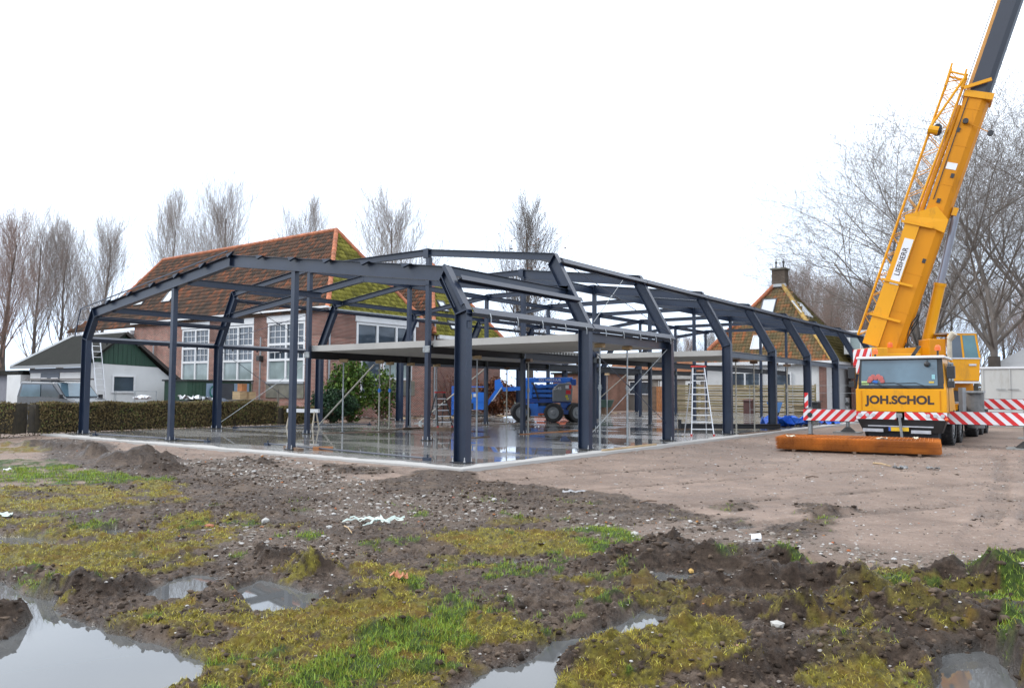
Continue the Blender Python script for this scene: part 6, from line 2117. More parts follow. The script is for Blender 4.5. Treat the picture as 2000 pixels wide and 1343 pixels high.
# ================================================================ ladders
def step_ladder(label, loc, rz, H, W0, W1, spread, nst, rail, topm, depth=.028, treadm=ALU, backdir=1):
    t_ = thing('stepladder', label, 'ladder', loc, rz)
    for s_ in (-1, 1):
        MB().bar((s_ * W0 / 2, -spread / 2, .03), (s_ * W1 / 2, 0, H), .07, depth, (1, 0, 0)).build('side_rail', rail, t_)
        MB().bar((s_ * W0 / 2 * 1.02, spread / 2, .03), (s_ * W1 / 2 * 1.05, .04, H - .05), .05, depth, (1, 0, 0)).build('rear_leg', rail, t_)
        MB().box(s_ * W0 / 2 - .03, s_ * W0 / 2 + .03, -spread / 2 - .04, -spread / 2 + .04, 0, .06).build('foot', mk('red_rubber', (.45, .05, .05), .6), t_)
    for k in range(1, nst + 1):
        f = k / (nst + 1)
        w = W0 + (W1 - W0) * f
        yy = -spread / 2 * (1 - f)
        MB().box(-w / 2, w / 2, yy - .055, yy + .03, H * f - .03, H * f).build('tread', treadm, t_)
    for k in (1, 3):
        f = k / 5
        w = W0 + (W1 - W0) * f
        yy = spread / 2 * (1 - f)
        MB().bar((-w / 2, yy, H * f), (w / 2, yy, H * f), .025, .025).build('brace', rail, t_)
    MB().box(-W1 / 2 - .05, W1 / 2 + .05, -.09, .10, H - .01, H + .04).build('top_cap', topm, t_)
    return t_
step_ladder('tall aluminium stepladder with red top on the wet floor between the third and fourth column', (-.75, 13.75, 0), .62, 2.42, .78, .40, 1.15, 9, ALU, mk('red_cap', (.6, .04, .03), .5), treadm=mk('bright_tread', (.7, .71, .72), .4, .3, .05))
step_ladder('small dark stepladder standing on a timber block behind the post', (-10.25, 10.6, .09), 1.15, 1.35, .62, .32, 1.0, 5, BLACKP, REDP, treadm=ALU)
tag(MB().box(-.75, .75, -.20, .20, 0, .088).build('timber_block', OLDWOOD), 'dark timber platform under the small dark stepladder', 'timber').location = (-10.25, 10.6, .001)
bpy.data.objects['timber_block'].name = 'timber_platform'
plat = [o for o in bpy.data.objects if o.name.startswith('timber_platform')][-1]
plat.rotation_euler = (0, 0, .62)
# long ladder against the barn
lad = thing('leaning_ladder', 'long aluminium ladder leaning on the barn gable left of its window', 'ladder', (0, 0, 0))
la, lb_ = Vector((BX + .95, 7.1, 0)), Vector((BX + .12, 7.0, 4.0))
for s_ in (-.22, .22):
    MB().bar(la + Vector((0, s_, 0)), lb_ + Vector((0, s_, 0)), .07, .03, (0, 1, 0)).build('side_rail', ALU, lad)
for k in range(1, 14):
    p = la.lerp(lb_, k / 14)
    MB().tube(p + Vector((0, -.21, 0)), p + Vector((0, .21, 0)), .018, n=6).build('rung', ALU, lad)

# white trestle
tre = thing('white_trestle', 'small white painted timber trestle on the wet floor left of the raking prop', 'trestle', (-14.9, 7.6, 0), math.radians(15))
MB().box(-.75, .75, -.06, .06, .62, .76).build('top_beam', WHITE, tre)
for sx in (-.62, .62):
    for sy in (-1, 1):
        MB().bar((sx, sy * .22, 0), (sx * .95, sy * .05, .66), .06, .03, (1, 0, 0)).build('leg', mk('cream_leg', (.45, .40, .32), .7, 0, .2), tre)
    MB().bar((sx, -.17, .25), (sx, .17, .25), .06, .02).build('spreader', WOOD, tre)

# ================================================================ blue boom lift
lift = thing('boom_lift', 'blue articulated boom lift with grey engine cover and big black tyres on the far floor', 'boom lift', (-11.7, 20.0, 0), math.radians(38))
BL = BLUEP
BLD = mk('deep_blue_paint', (.008, .06, .28), .4, 0, .1)
MB().box(-1.05, .95, -.55, .55, .42, .78).build('chassis', BL, lift, bevel=.02)
MB().box(-1.2, -.75, -.9, .9, .40, .60).box(.55, 1.35, -.85, .85, .40, .60).build('axle', BLD, lift)
for (x, y, a) in ((-1.15, -.78, .12), (-1.15, .85, .12), (.45, -.95, -.25), (1.55, -.55, .55), (1.55, .75, .55)):
    wheel(lift, (x, y, .47), .47, .36, (math.sin(a), -math.cos(a), 0), GREYP)
MB().box(-1.02, -.3, -.66, -.56, .30, .92).build('drive_box', BL, lift)
MB().box(.85, 1.35, -.3, .3, .62, 1.0).build('drive_box', BL, lift)
MB().tube((0, 0, .78), (0, 0, .95), .48, n=20).build('slewing_ring', BLACKP, lift)
MB().box(-.95, 1.35, -.50, .50, .95, 1.15).build('turntable', BLD, lift)
eng = MB().prism([(.42, -.66, 1.0), (1.38, -.66, 1.0), (1.42, -.66, 1.75), (1.30, -.66, 1.95), (.72, -.66, 1.90), (.42, -.66, 1.62)], (0, .5, 0)).build('engine_cover', GREYP, lift, bevel=.04)
MB().prism([(-.6, .2, 1.0), (1.38, .2, 1.0), (1.38, .2, 1.7), (-.6, .2, 1.7)], (0, .45, 0)).build('engine_cover', GREYP, lift, bevel=.04)
text('lettering', 'Z-45', .20, (.66, -.667, 1.66), (math.pi / 2, 0, 0), WHITEP, eng, .001, 1, .004)
MB().box(1.08, 1.32, -.672, -.664, 1.38, 1.58).build('sticker', REDP, eng)
MB().box(1.05, 1.22, -.672, -.664, 1.66, 1.82).build('sticker', WHITEP, eng)
MB().box(1.24, 1.35, -.672, -.664, 1.64, 1.84).build('sticker', REDP, eng)
MB().box(1.05, 1.17, -.672, -.664, 1.22, 1.33).box(1.10, 1.22, -.672, -.664, 1.10, 1.19).build('sticker', mk('yellow_sticker', (.6, .5, .03), .5), eng)
# stacked arms of the folded mast
for z, x0, x1 in ((1.22, -.75, .5), (1.45, -.62, .75), (1.68, -.66, .85)):
    MB().box(x0, x1, -.40, -.22, z, z + .16).box(x0, x1, .05, .2, z, z + .16).build('mast_arm', BL, lift, bevel=.01)
MB().prism([(-.95, -.45, 1.05), (-.60, -.45, 1.05), (-.55, -.45, 1.75), (-.75, -.45, 2.12), (-1.0, -.45, 2.05)], (0, .7, 0)).build('mast_upright', BL, lift, bevel=.02)
ub = MB().bar((-.95, -.18, 2.06), (1.45, -.18, 2.10), .26, .24).build('upper_boom', BL, lift, bevel=.02)
MB().bar((-.3, -.45, 1.70), (1.1, -.42, 1.95), .08, .10).build('boom_link', BL, lift)
MB().bar((-.55, -.47, 1.95), (-.25, -.47, 1.05), .07, .07).build('hydraulic_ram', BLACKP, lift)
MB().box(1.35, 1.62, -.36, .0, 1.82, 2.14).build('boom_pivot', BLD, lift, bevel=.03)
text('lettering', 'CO VERHUUR', .17, (.30, -.3135, 2.08), (math.pi / 2, 0, 0), WHITEP, ub, .001, 1.05, .005)
# jib arm going forward and down to the basket
MB().bar((-1.0, -.2, 1.66), (-2.05, -.2, 1.60), .18, .20).build('jib_arm', BL, lift)
MB().bar((-2.15, -.2, 1.85), (-2.82, -.2, .85), .16, .16).prism([(-1.95, -.3, 1.60), (-2.2, -.3, 2.12), (-2.45, -.3, 2.05), (-2.45, -.3, 1.60)], (0, .2, 0)).build('jib_arm', BL, lift)
MB().bar((-2.1, -.32, 1.7), (-2.6, -.32, 1.0), .05, .05).build('jib_ram', CHROME, lift)
bk = MB()
bx0, bx1, by0, by1, bz0, bz1 = -4.55, -2.85, -.75, .45, .32, 1.72
for (x, y) in ((bx0, by0), (bx1, by0), (bx0, by1), (bx1, by1), ((bx0 + bx1) / 2, by0), ((bx0 + bx1) / 2, by1)):
    bk.bar((x, y, bz0), (x, y, bz1), .045, .045)
for z in (bz1, 1.02, .62):
    bk.bar((bx0, by0, z), (bx1, by0, z), .045, .045).bar((bx0, by1, z), (bx1, by1, z), .045, .045).bar((bx0, by0, z), (bx0, by1, z), .045, .045).bar((bx1, by0, z), (bx1, by1, z), .045, .045)
basket = bk.build('basket', BL, lift)
MB().box(bx0, bx1, by0, by1, bz0 - .05, bz0).build('basket_floor', BLACKP, basket)
MB().box(bx0 + .6, bx1 - .02, by0 + .002, by0 + .02, .60, 1.45).build('basket_panel', BL, basket)
MB().box(bx0 + .7, bx0 + .84, by0 - .018, by0 - .003, 1.10, 1.38).build('sticker', WHITEP, basket)
MB().box(bx0 + .86, bx0 + .98, by0 - .018, by0 - .003, 1.12, 1.36).build('sticker', mk('yellow_sticker', (.6, .5, .03), .5), basket)
MB().box(bx0 + 1.05, bx0 + 1.22, by0 - .018, by0 - .003, 1.22, 1.38).build('sticker', WHITEP, basket)
MB().box(bx0 + .80, bx0 + 1.05, by0 - .05, by0 - .003, .62, .92).build('document_box', BLACKP, basket)
MB().box(bx0 + .4, bx0 + .95, by0 + .2, by1 - .3, 1.5, 1.62).build('control_box', BLD, basket)

# ================================================================ things on and around the floor
tarp = crumple('blue_tarpaulin', 'bright blue tarpaulin heaped on the floor edge between the fifth and sixth column', (-.75, 23.6, .0), 1.9, mk('blue_tarpaulin', (.010, .10, .50), .35, 0, .15, 2), 'tarpaulin', 9, 1.5, .50, 21, rot=1.45)
tarp2 = crumple('blue_tarpaulin', 'flat blue tarpaulin end right of the sixth column', (.1, 27.6, .0), .9, mk('blue_tarpaulin', (.010, .10, .50), .35, 0, .15, 2), 'tarpaulin', 6, 1.8, .2, 22, rot=1.5)
bm3 = MB().beam((-3.1, 17.3, .13), (.2, 19.8, .13), .20, .18)
ib = thing('steel_beam', 'dark steel beam with an end plate lying on the floor behind the tall stepladder', 'steel beam', (0, 0, 0))
bm3.build('beam', STEEL_DARK, ib)
MB().bar((-3.12, 17.29, .20), (-3.08, 17.32, .20), .42, .40).build('end_plate', STEEL_DARK, ib)
MB().box(-3.35, -2.75, 17.1, 17.5, .001, .028).build('bearer', OLDWOOD, ib)
def bin_(label, loc, c, w=.55, h=1.0):
    t_ = thing('wheelie_bin', label, 'bin', loc)
    MB().prism([(-w * .42, -w * .42, .06), (w * .42, -w * .42, .06), (w * .42, w * .42, .06), (-w * .42, w * .42, .06)], (0, 0, h * .86)).build('body', c, t_, bevel=.03)
    MB().prism([(-w * .52, -w * .55, h * .90), (w * .52, -w * .55, h * .90), (w * .52, w * .5, h * .98), (-w * .52, w * .5, h * .98)], (0, 0, .05)).build('lid', c, t_, bevel=.02)
    for s_ in (-1, 1):
        wheel(t_, (s_ * w * .4, w * .45, .10), .10, .05, (1, 0, 0), GREYP, tread=False)
    return t_
bin_('dark grey wheelie bin against the white house wall right of the fence', (-5.1, 43.6, -.14), BLACKP, .95, 1.05)
bin_('brown bin standing in front of the slat fence', (-9.3, 42.6, -.14), mk('brown_plastic', (.075, .03, .028), .6), .7, 1.15)
bin_('dark grey low bin beside the last fence post', (-6.1, 44.6, -.14), BLACKP, 1.1, .75)
tb2 = thing('mortar_tub', 'green plastic tub upturned on rubble below the shed window', 'tub', (-16.8, 34.5, -.05))
MB().tube((0, 0, .5), (0, 0, 1.0), .75, .95, n=18).build('tub', mk('dull_green_plastic', (.04, .075, .06), .6), tb2)
MB().box(-.6, .6, -.4, .4, 0, .5).build('pallet_stack', OLDWOOD, tb2)
# skip-blue wheelbarrow tray against fence
wb2 = thing('blue_wheelbarrow', 'blue wheelbarrow tipped up against the slat fence', 'wheelbarrow', (-5.9, 37.8, 0), .3)
MB().prism([(-.5, 0, .9), (.5, 0, .9), (.3, 0, .25), (-.1, 0, .2)], (0, .25, 0)).build('tray', mk('faded_blue', (.06, .16, .36), .5), wb2)
MB().bar((-.4, .05, .9), (-.2, .3, .05), .03, .03).bar((.4, .05, .9), (.2, .3, .05), .03, .03).build('frame', OLDWOOD, wb2)
wheel(wb2, (.1, .1, .18), .18, .07, (0, 1, 0), GREYP, tread=False)
# loose boards and rubble
rub = [(-19.5, 17.4), (-20.3, 19.6), (-19.0, 21.4), (-20.6, 23.0), (-18.6, 24.8), (-20.4, 26.0), (-19.2, 28.4), (-16.5, 35.8), (-18.2, 33.0)]
k_ = 0
for (x, y) in rub:
    for j in range(3):
        k_ += 1
        a = random.uniform(0, 3.14)
        xx, yy = x + random.uniform(-.7, .7), y + random.uniform(-.8, .8)
        zz = gpos((xx, yy))[2]
        o = MB().bar((-.5 * random.uniform(.4, 1), 0, .03), (.5 * random.uniform(.4, 1.2), 0, .07), .14, .03).build('loose_board', random.choice([WOOD, OLDWOOD, PSTONE]))
        o.location = (xx, yy, zz + .05)
        o.rotation_euler = (random.uniform(-.1, .1), random.uniform(-.15, .15), a)
        tag(o, 'loose board or rubble slab lying on the earth bank behind the floor', 'board', 'loose boards on the earth bank')
n = 2600
x = rs.rand(n) * 6 - 22.5
y = 16 + rs.rand(n) * 20
s = .02 + .07 * rs.rand(n) ** 3
tt = rs.rand(n)
tag(blobs('rubble', x, y, ground_h(x, y) + s * .3, s, .6, np.where(tt < .6, .3 * rs.rand(n), np.where(tt < .9, .5 + .25 * rs.rand(n), .95)), STONE, .4), 'broken brick and mortar rubble on the earth bank along the school', 'rubble')
# orange pipes
for k, (x, y, z, lb) in enumerate(((-16.0, 28.0, .16, 'lower orange plastic pipe behind the rear lift wheel'), (-16.0, 28.25, .45, 'upper orange plastic pipe behind the rear lift wheel'))):
    tag(MB().tube((x - 1.2, y - .9, z), (x + 1.3, y + 1.0, z), .13, n=12).build('drain_pipe', mk('orange_pipe', (.42, .085, .03), .5)), lb, 'pipe')
MB_ = MB().box(-.9, .9, -.4, .4, -.3, 0)
o = tag(MB_.build('timber_bearer', OLDWOOD), 'dark timber bearer stack under the orange pipes', 'timber'); o.location = (-16, 28.1, .03); o.rotation_euler = (0, 0, .65)

# ---------------------------------------------------------------- yard left: vehicle, sheds, clutter
car = thing('dark_estate_van', 'dark grey van with roof rack parked behind the hedge before the white barn', 'van', (-27.4, 4.0, -.12), math.radians(8))
DGP = mk('dark_car_paint', (.045, .05, .06), .25, 0, .1, 2, coat=.6)
prof = [(-2.2, .35), (2.25, .35), (2.3, .95), (2.1, 1.12), (1.35, 1.25), (.55, 1.92), (-1.95, 1.95), (-2.25, 1.3)]
V0 = [(a, -.85, z) for a, z in prof]
body = MB().prism(V0, (0, 1.7, 0)).build('body', DGP, car, bevel=.06)
for s_, yy in ((-1, -.86), (1, .86)):
    for (a0, a1, a2, a3) in ((.50, 1.15, .35, -.25), (-.35, -.35, -.4, -1.1), (-1.2, -1.2, -1.3, -1.95)):
        pass
    MB().prism([(1.20, yy, 1.27), (.50, yy, 1.80), (-.30, yy, 1.82), (-.30, yy, 1.27)], (0, .012 * s_, 0)).build('side_window', GLASS, car)
    MB().prism([(-.38, yy, 1.27), (-.38, yy, 1.82), (-1.75, yy, 1.82), (-1.95, yy, 1.27)], (0, .012 * s_, 0)).build('side_window', GLASSB, car)
MB().prism([(1.33, -.75, 1.28), (1.33, .75, 1.28), (.62, .70, 1.87), (.62, -.70, 1.87)], (.02, 0, .02)).build('windscreen', GLASSB, car)
for x_ in (-1.4, 1.45):
    for yy in (-.80, .80):
        wheel(car, (x_, yy, .33), .33, .2, (0, 1, 0), GREYP, tread=False)
MB().box(1.2, 1.32, -1.02, -.87, 1.2, 1.38).box(1.2, 1.32, .87, 1.02, 1.2, 1.38).build('mirror', BLACKP, car)
for x_ in (-1.3, .2):
    MB().bar((x_, -.78, 1.98), (x_, .78, 1.98), .04, .05).build('roof_bar', BLACKP, car)
lr = MB().bar((-2.3, -.3, 2.06), (2.4, -.3, 2.06), .3, .07).build('rack_load', mk('grey_brown_load', (.11, .10, .095), .7), car)
for s_ in (-1, 1):
    MB().box(2.26, 2.33, s_ * .62 - .15, s_ * .62 + .15, .72, .90).build('headlight', CHROME, car)
far_car = thing('pale_blue_van', 'pale blue-white van only just in the picture at the far left edge', 'van', (-41.0, 1.6, -.12), .3)
MB().prism([(-2.6, -.9, .4), (2.4, -.9, .4), (2.3, -.9, 1.2), (1.5, -.9, 2.05), (-2.6, -.9, 2.1)], (0, 1.8, 0)).build('body', mk('pale_blue_paint', (.34, .40, .44), .3, 0, .1), far_car, bevel=.06)
MB().prism([(2.22, -.8, 1.28), (2.22, .8, 1.28), (1.55, .75, 1.95), (1.55, -.75, 1.95)], (.03, 0, .02)).build('windscreen', GLASSB, far_car)
MB().prism([(1.9, -.905, 1.2), (1.4, -.905, 1.9), (.6, -.905, 1.9), (.6, -.905, 1.2)], (0, -.012, 0)).build('side_window', GLASSB, far_car)
for x_ in (-1.6, 1.5):
    for yy in (-.85, .85):
        wheel(far_car, (x_, yy, .34), .34, .2, (0, 1, 0), GREYP, tread=False)
lowf = thing('dark_board_fence', 'low dark timber board fence at the far left behind the hedge', 'fence', (0, 0, 0))
for k in range(34):
    x = -46 + k * .30
    MB().box(x, x + .28, -.6 + .14 * k * .6 - .02, -.6 + .14 * k * .6, -.12, 1.24 + random.uniform(-.01, .01)).build('board', mk('brown_black_board', (.040, .030, .026), .8, 0, .4, 3), lowf)
gs = thing('green_container', 'dark green shed with pale blue door panels between hedge and school wall', 'shed', (0, 0, 0))
GSM = mk('shed_green', (.022, .060, .038), .55, 0, .2, 2)
gx0, gy0 = -27.6, 10.2
MB().box(gx0 - 2.2, gx0, gy0, gy0 + 3.9, -.12, 1.95).build('body', GSM, gs)
MB().box(gx0 - 2.3, gx0 + .1, gy0 - .1, gy0 + 4.0, 1.95, 2.03).build('roof', mk('shed_dark_trim', (.02, .024, .024), .6), gs)
for a, b, m_ in ((1.1, 1.95, mk('pale_blue_door', (.20, .27, .36), .5, 0, .1)), (2.0, 2.75, mk('dark_panel', (.045, .05, .06), .6)), (2.8, 3.75, mk('pale_blue_door', (.20, .27, .36), .5, 0, .1))):
    MB().box(gx0 + .002, gx0 + .03, gy0 + a, gy0 + b, 0, 1.85).build('door', m_, gs)
for k in range(5):
    MB().box(gx0 + .002, gx0 + .02, gy0 + .1 + k * .2, gy0 + .13 + k * .2, -.1, 1.9).build('rib', GSM, gs)
hose = MB()
for k in range(3):
    r_ = .17 + .03 * k
    for i in range(20):
        a, b = 6.283 * i / 20, 6.283 * (i + 1) / 20
        hose.tube((gx0 + .06 + .02 * k, gy0 + 1.5 + r_ * math.cos(a), 1.4 + r_ * 1.4 * math.sin(a)), (gx0 + .06 + .02 * k, gy0 + 1.5 + r_ * math.cos(b), 1.4 + r_ * 1.4 * math.sin(b)), .016, n=5)
tag(hose.build('garden_hose', mk('teal_hose', (.02, .16, .13), .5)), 'coiled teal garden hose hanging on the pale blue shed door', 'hose')
for k, (x, y, z, w, h, mt2, lb) in enumerate((
    (-25.9, 12.2, 1.0, .5, .42, WOOD, 'open cardboard-brown box left of two on the pile behind the hedge'),
    (-25.9, 12.85, 1.0, .42, .40, WOOD, 'small brown box on the right of the pile behind the hedge'),
    (-25.9, 12.35, 1.43, .34, .40, BROWNWOOD, 'topmost brown box stacked on the pile behind the hedge'))):
    t_ = thing('cardboard_box', lb, 'box', (x, y, z), random.uniform(-.3, .3))
    MB().box(-w / 2, w / 2, -w / 2, w / 2, 0, h * .96).build('carton', mt2, t_)
    MB().box(-w / 2 - .01, w / 2 + .01, -w / 2 - .01, -.01, h * .962, h).box(-w / 2 - .01, w / 2 + .01, .01, w / 2 + .01, h * .962, h).build('flap', mt2, t_)
tag(MB().box(-26.4, -25.4, 11.7, 13.3, -.12, .99).build('brick_pallet', mk('pallet_grey', (.10, .09, .08), .8)), 'dark pallet of bricks carrying the brown boxes behind the hedge', 'pallet')
tag(MB().sphere((-25.9, 11.0, .6), .62, sc=(1, 1.1, .8)).build('covered_heap', mk('slate_cover', (.05, .065, .09), .6), smooth=True), 'rounded slate blue covered heap behind the hedge left of the boxes', 'heap')
# scrap heap before the barn gable: tubes, sheets, bath
sc_ = thing('scrap_trailer', 'open trailer frame loaded with white and silver scrap before the barn gable', 'trailer', (-28.6, 8.4, -.1), math.radians(60))
MB().box(-1.4, 1.4, -.65, .65, .65, .85).build('bed', mk('rust_brown', (.10, .045, .03), .8), sc_)
fr = MB()
for x_ in (-1.3, -.4, .6):
    fr.bar((x_, -.6, .85), (x_, -.6, 1.5), .035, .035).bar((x_, .6, .85), (x_, .6, 1.5), .035, .035)
fr.bar((-1.3, -.6, 1.5), (.6, -.6, 1.5), .035, .035).bar((-1.3, .6, 1.5), (.6, .6, 1.5), .035, .035).bar((-1.3, -.6, 1.5), (-1.3, .6, 1.5), .035, .035)
fr.build('rail_frame', GALV, sc_)
for yy in (-.75, .75):
    wheel(sc_, (0, yy, .34), .33, .18, (0, 1, 0), GREYP, tread=False)
sx_ = [(-26.9, 9.9, 1.0, .55, WHITEP, 'white enamel sheet on the scrap heap right of the barn window'), (-27.4, 10.6, .95, .6, GALV, 'silver sheet on the scrap heap near the barn corner'),
       (-28.3, 8.2, .98, .45, WHITEP, 'white scrap lump lying on the trailer'), (-26.6, 11.0, .9, .5, ALU, 'pale crumpled metal at the right end of the scrap heap')]
for k, (x, y, z, s_, m_, lb) in enumerate(sx_):
    crumple('scrap_sheet', lb, (x, y, z), s_, m_, 'scrap metal', 5, 1.8, .25, 40 + k, rot=1.2)
tag(MB().box(-27.9, -26.2, 9.6, 11.4, -.12, .93).build('scrap_pile', mk('dark_scrap', (.06, .055, .05), .8, 0, .5, 4, bump=.6)), 'dark heap of building scrap under the loose metal sheets', 'scrap heap')
# posts by the school
for k, (x, y, h, lb) in enumerate(((-22.9, 12.4, 1.55, 'grey timber post right of the green shed'), (-21.2, 13.4, 1.5, 'grey weathered tree stake below the middle school window'), (-20.6, 13.9, 1.45, 'second grey stake right of the middle school window'))):
    tag(MB().tube((x, y, -.12), (x, y, h), .07, .055, n=8).build('weathered_stake', mk('weathered_wood', (.13, .12, .10), .85, 0, .3, 6, bump=.3)), lb, 'stake')

# ================================================================ white container at the right
ct = thing('white_container', 'dirty white site container standing behind the outriggers at the right edge', 'container', (0, 0, 0))
CT = mk('dirty_white_panel', (.44, .44, .42), .6, 0, .05, 1, dirt=(.22, .19, .14), dirtamt=.6, dscale=.9, stretch=(1, 1, .3))
MB().box(6.05, 15.0, 33.0, 37.5, .62, 2.78).build('body', CT, ct)
for x in np.arange(6.1, 15, 1.15):
    MB().box(x, x + .05, 32.96, 32.998, .65, 2.75).build('rib', CT, ct)
MB().box(6.0, 15.05, 32.94, 32.99, 2.76, 2.86).box(6.0, 15.05, 32.94, 32.99, .55, .63).build('rail', WHITE, ct)
for zz in (1.0, 1.72):
    MB().box(6.7, 7.1, 32.93, 32.955, zz, zz + .03).box(7.2, 7.65, 32.93, 32.955, zz, zz + .03).build('handle', GREYP, ct)
MB().box(8.2, 15.2, 32.8, 37.6, 2.87, 3.05).build('roof_load', GREYP, ct)
MB().box(6.0, 15.0, 33.1, 33.4, -.12, .52).build('plinth', mk('pale_block', (.36, .35, .32), .8), ct)
wt = thing('white_tent_roof', 'pale triangular tent roof far behind the container', 'tent', (4.9, 58, -.12))
MB().prism([(-1, 0, 0), (14, 0, 0), (14, 0, 3.6), (3.0, 0, 5.9), (-1, 0, 3.6)], (0, 6, 0)).build('canvas', WHITEWALL, wt)

# mesh fence of the site on the right of the hall, three wires
wf = thing('wire_fence', 'thin galvanised fence rails in front of the white house beyond the last column', 'fence', (0, 0, 0))
for x in (-9.0, -6.0, -3.0, .0, 3.0):
    MB().tube((x, 42.0, -.12), (x, 42.0, 2.0), .02, n=6).build('fence_post', GALV, wf)
for z in (.3, 1.5, 2.0):
    MB().tube((-9.0, 42.0, z), (3.0, 42.0, z), .009, n=5).build('rail', GALV, wf)

# ================================================================ bare winter trees
BARK = mk('grey_brown_bark', (.075, .062, .052), .85, 0, .3, 3, bump=.4, bscale=15)
BARKL = mk('pale_twigs', (.29, .25, .225), .85, 0, .2, 3, spec=.2)
BARKM = mk('mid_grey_twigs', (.20, .175, .155), .85, 0, .25, 2, spec=.2)
BARKR = mk('reddish_twigs', (.27, .195, .165), .85, 0, .2, 3, spec=.2)
def tubes_np(S, n=3):
    """S: (m,8) p, q, r0, r1 -> verts, quads"""
    S = np.array(S)
    p, q, r0, r1 = S[:, :3], S[:, 3:6], S[:, 6], S[:, 7]
    d = q - p
    d /= np.linalg.norm(d, axis=1)[:, None] + 1e-9
    ref = np.where(np.abs(d[:, 2:3]) > .9, np.array([[1, 0, 0]]), np.array([[0, 0, 1]]))
    a = np.cross(d, ref)
    a /= np.linalg.norm(a, axis=1)[:, None] + 1e-9
    b = np.cross(d, a)
    V = []
    for c_, r_ in ((p, r0), (q, r1)):
        for k in range(n):
            t_ = 2 * math.pi * k / n
            V.append(c_ + (a * math.cos(t_) + b * math.sin(t_)) * r_[:, None])
    V = np.stack(V, 1)
    F = np.array([(k, (k + 1) % n, n + (k + 1) % n, n + k) for k in range(n)])
    m_ = len(S)
    return V.reshape(-1, 3), (F[None] + (np.arange(m_) * 2 * n)[:, None, None]).reshape(-1, 4)
def grow_tree(seed, H, kind):
    rr = random.Random(seed)
    trunk, crown = [], []
    def seg(L_, p, q, r0, r1):
        L_.append((p.x, p.y, p.z, q.x, q.y, q.z, r0, r1))
    def branch(p, d, L_, r, lev):
        n = 4 if lev < 3 else 3
        up = {'poplar': .17, 'spread': .03, 'column': .16}[kind]
        for i in range(n):
            d = (d + Vector((rr.gauss(0, .10), rr.gauss(0, .10), rr.gauss(0, .06) + up))).normalized()
            q = p + d * (L_ / n)
            r2 = r * (.80 if lev < 3 else .7)
            seg(trunk if lev == 0 else crown, p, q, r, r2)
            if lev < 5 and (i > 0 or lev > 0):
                for _ in range(2 if (lev < 4 or i == n - 1) else 1):
                    sp_ = {'poplar': .40, 'spread': .80, 'column': .35}[kind] * rr.uniform(.6, 1.2)
                    a = rr.uniform(0, 6.283)
                    o_ = d.orthogonal().normalized()
                    o_.rotate(Matrix.Rotation(a, 3, d))
                    e = (d + o_ * sp_).normalized()
                    branch(q, e, L_ * rr.uniform(.50, .72), r2 * .52, lev + 1 if lev else 2 if kind == 'poplar' and rr.random() < .0 else lev + 1)
            p, r = q, r2
    nt = 9
    p = Vector((0, 0, -.3))
    d = Vector((rr.gauss(0, .02), rr.gauss(0, .02), 1)).normalized()
    r = H * .017 if kind != 'spread' else H * .019
    bole = {'poplar': .18, 'spread': .20, 'column': .10}[kind]
    seg(trunk, p, p + d * (H * bole + .3), r, r * .85)
    p = p + d * (H * bole + .3)
    r *= .85
    if kind == 'spread':
        for k in range(5):
            a = k * 1.2566 + rr.uniform(-.3, .3)
            e = Vector((math.cos(a) * .75, math.sin(a) * .75, rr.uniform(.7, 1.3))).normalized()
            branch(p + d * (k * .25), e, H * .46, r * .55, 1)
        branch(p, d, H * .50, r * .8, 1)
    else:
        top = H * (1 - bole)
        for k in range(nt):
            q = p + d * (top / nt * .92)
            seg(trunk, p, q, r, r * .82)
            f = k / nt
            for _ in range(3 if kind == 'column' else 3):
                a = rr.uniform(0, 6.283)
                sp_ = (.30 if kind == 'column' else .50) * rr.uniform(.7, 1.2)
                e = Vector((math.cos(a) * sp_, math.sin(a) * sp_, 1)).normalized()
                L_ = H * (.30 if kind == 'column' else .36) * (1 - .62 * f) * rr.uniform(.7, 1.1)
                branch(p + (q - p) * rr.random(), e, L_, r * .42, 2)
            d = (d + Vector((rr.gauss(0, .03), rr.gauss(0, .03), .05))).normalized()
            p, r = q, r * .82
    return trunk, crown
def make_tree(name, seed, H, kind, mat_c):
    tr_, cr_ = grow_tree(seed, H, kind)
    t_ = bpy.data.objects.new(name, None)
    col.objects.link(t_)
    V, F = tubes_np(tr_, 8)
    np_mesh('trunk', V, F, BARK, None, True, t_)
    cr_ = np.array(cr_)
    lo = .0048 if kind == 'spread' else .0045
    cr_[:, 6] = np.clip(cr_[:, 6] * .85, lo, None)
    cr_[:, 7] = np.clip(cr_[:, 7] * .85, lo * .8, None)
    V, F = tubes_np(cr_, 3)
    np_mesh('crown', V, F, mat_c, None, True, t_)
    print('TREE', name, kind, len(tr_), len(cr_))
    return t_
protos = {
 'pa': make_tree('bare_poplar', 3, 16, 'poplar', BARKL),
 'pb': make_tree('bare_poplar', 8, 16, 'poplar', BARKL),
 'pr': make_tree('bare_poplar', 12, 16, 'poplar', BARKR),
 'sa': make_tree('bare_spreading_tree', 5, 20, 'spread', BARKM),
 'sb': make_tree('bare_spreading_tree', 9, 20, 'spread', BARKM),
 'co': make_tree('columnar_tree', 4, 16, 'column', BARKM),
}
used_p = set()
def put(k, x, y, H, label, cat='tree', group=None, rz=0, wide=1.0):
    base = {'pa': 16, 'pb': 16, 'pr': 16, 'sa': 20, 'sb': 20, 'co': 16}[k]
    if k in used_p:
        o = copy_tree(protos[k])
    else:
        o = protos[k]; used_p.add(k)
    o.location = (x, y, -.12)
    s_ = H / base
    o.scale = (s_ * wide, s_ * wide, s_)
    o.rotation_euler = (0, 0, rz)
    tag(o, label, cat, group)
    return o
GL = 'bare trees in the row behind the school and barn'
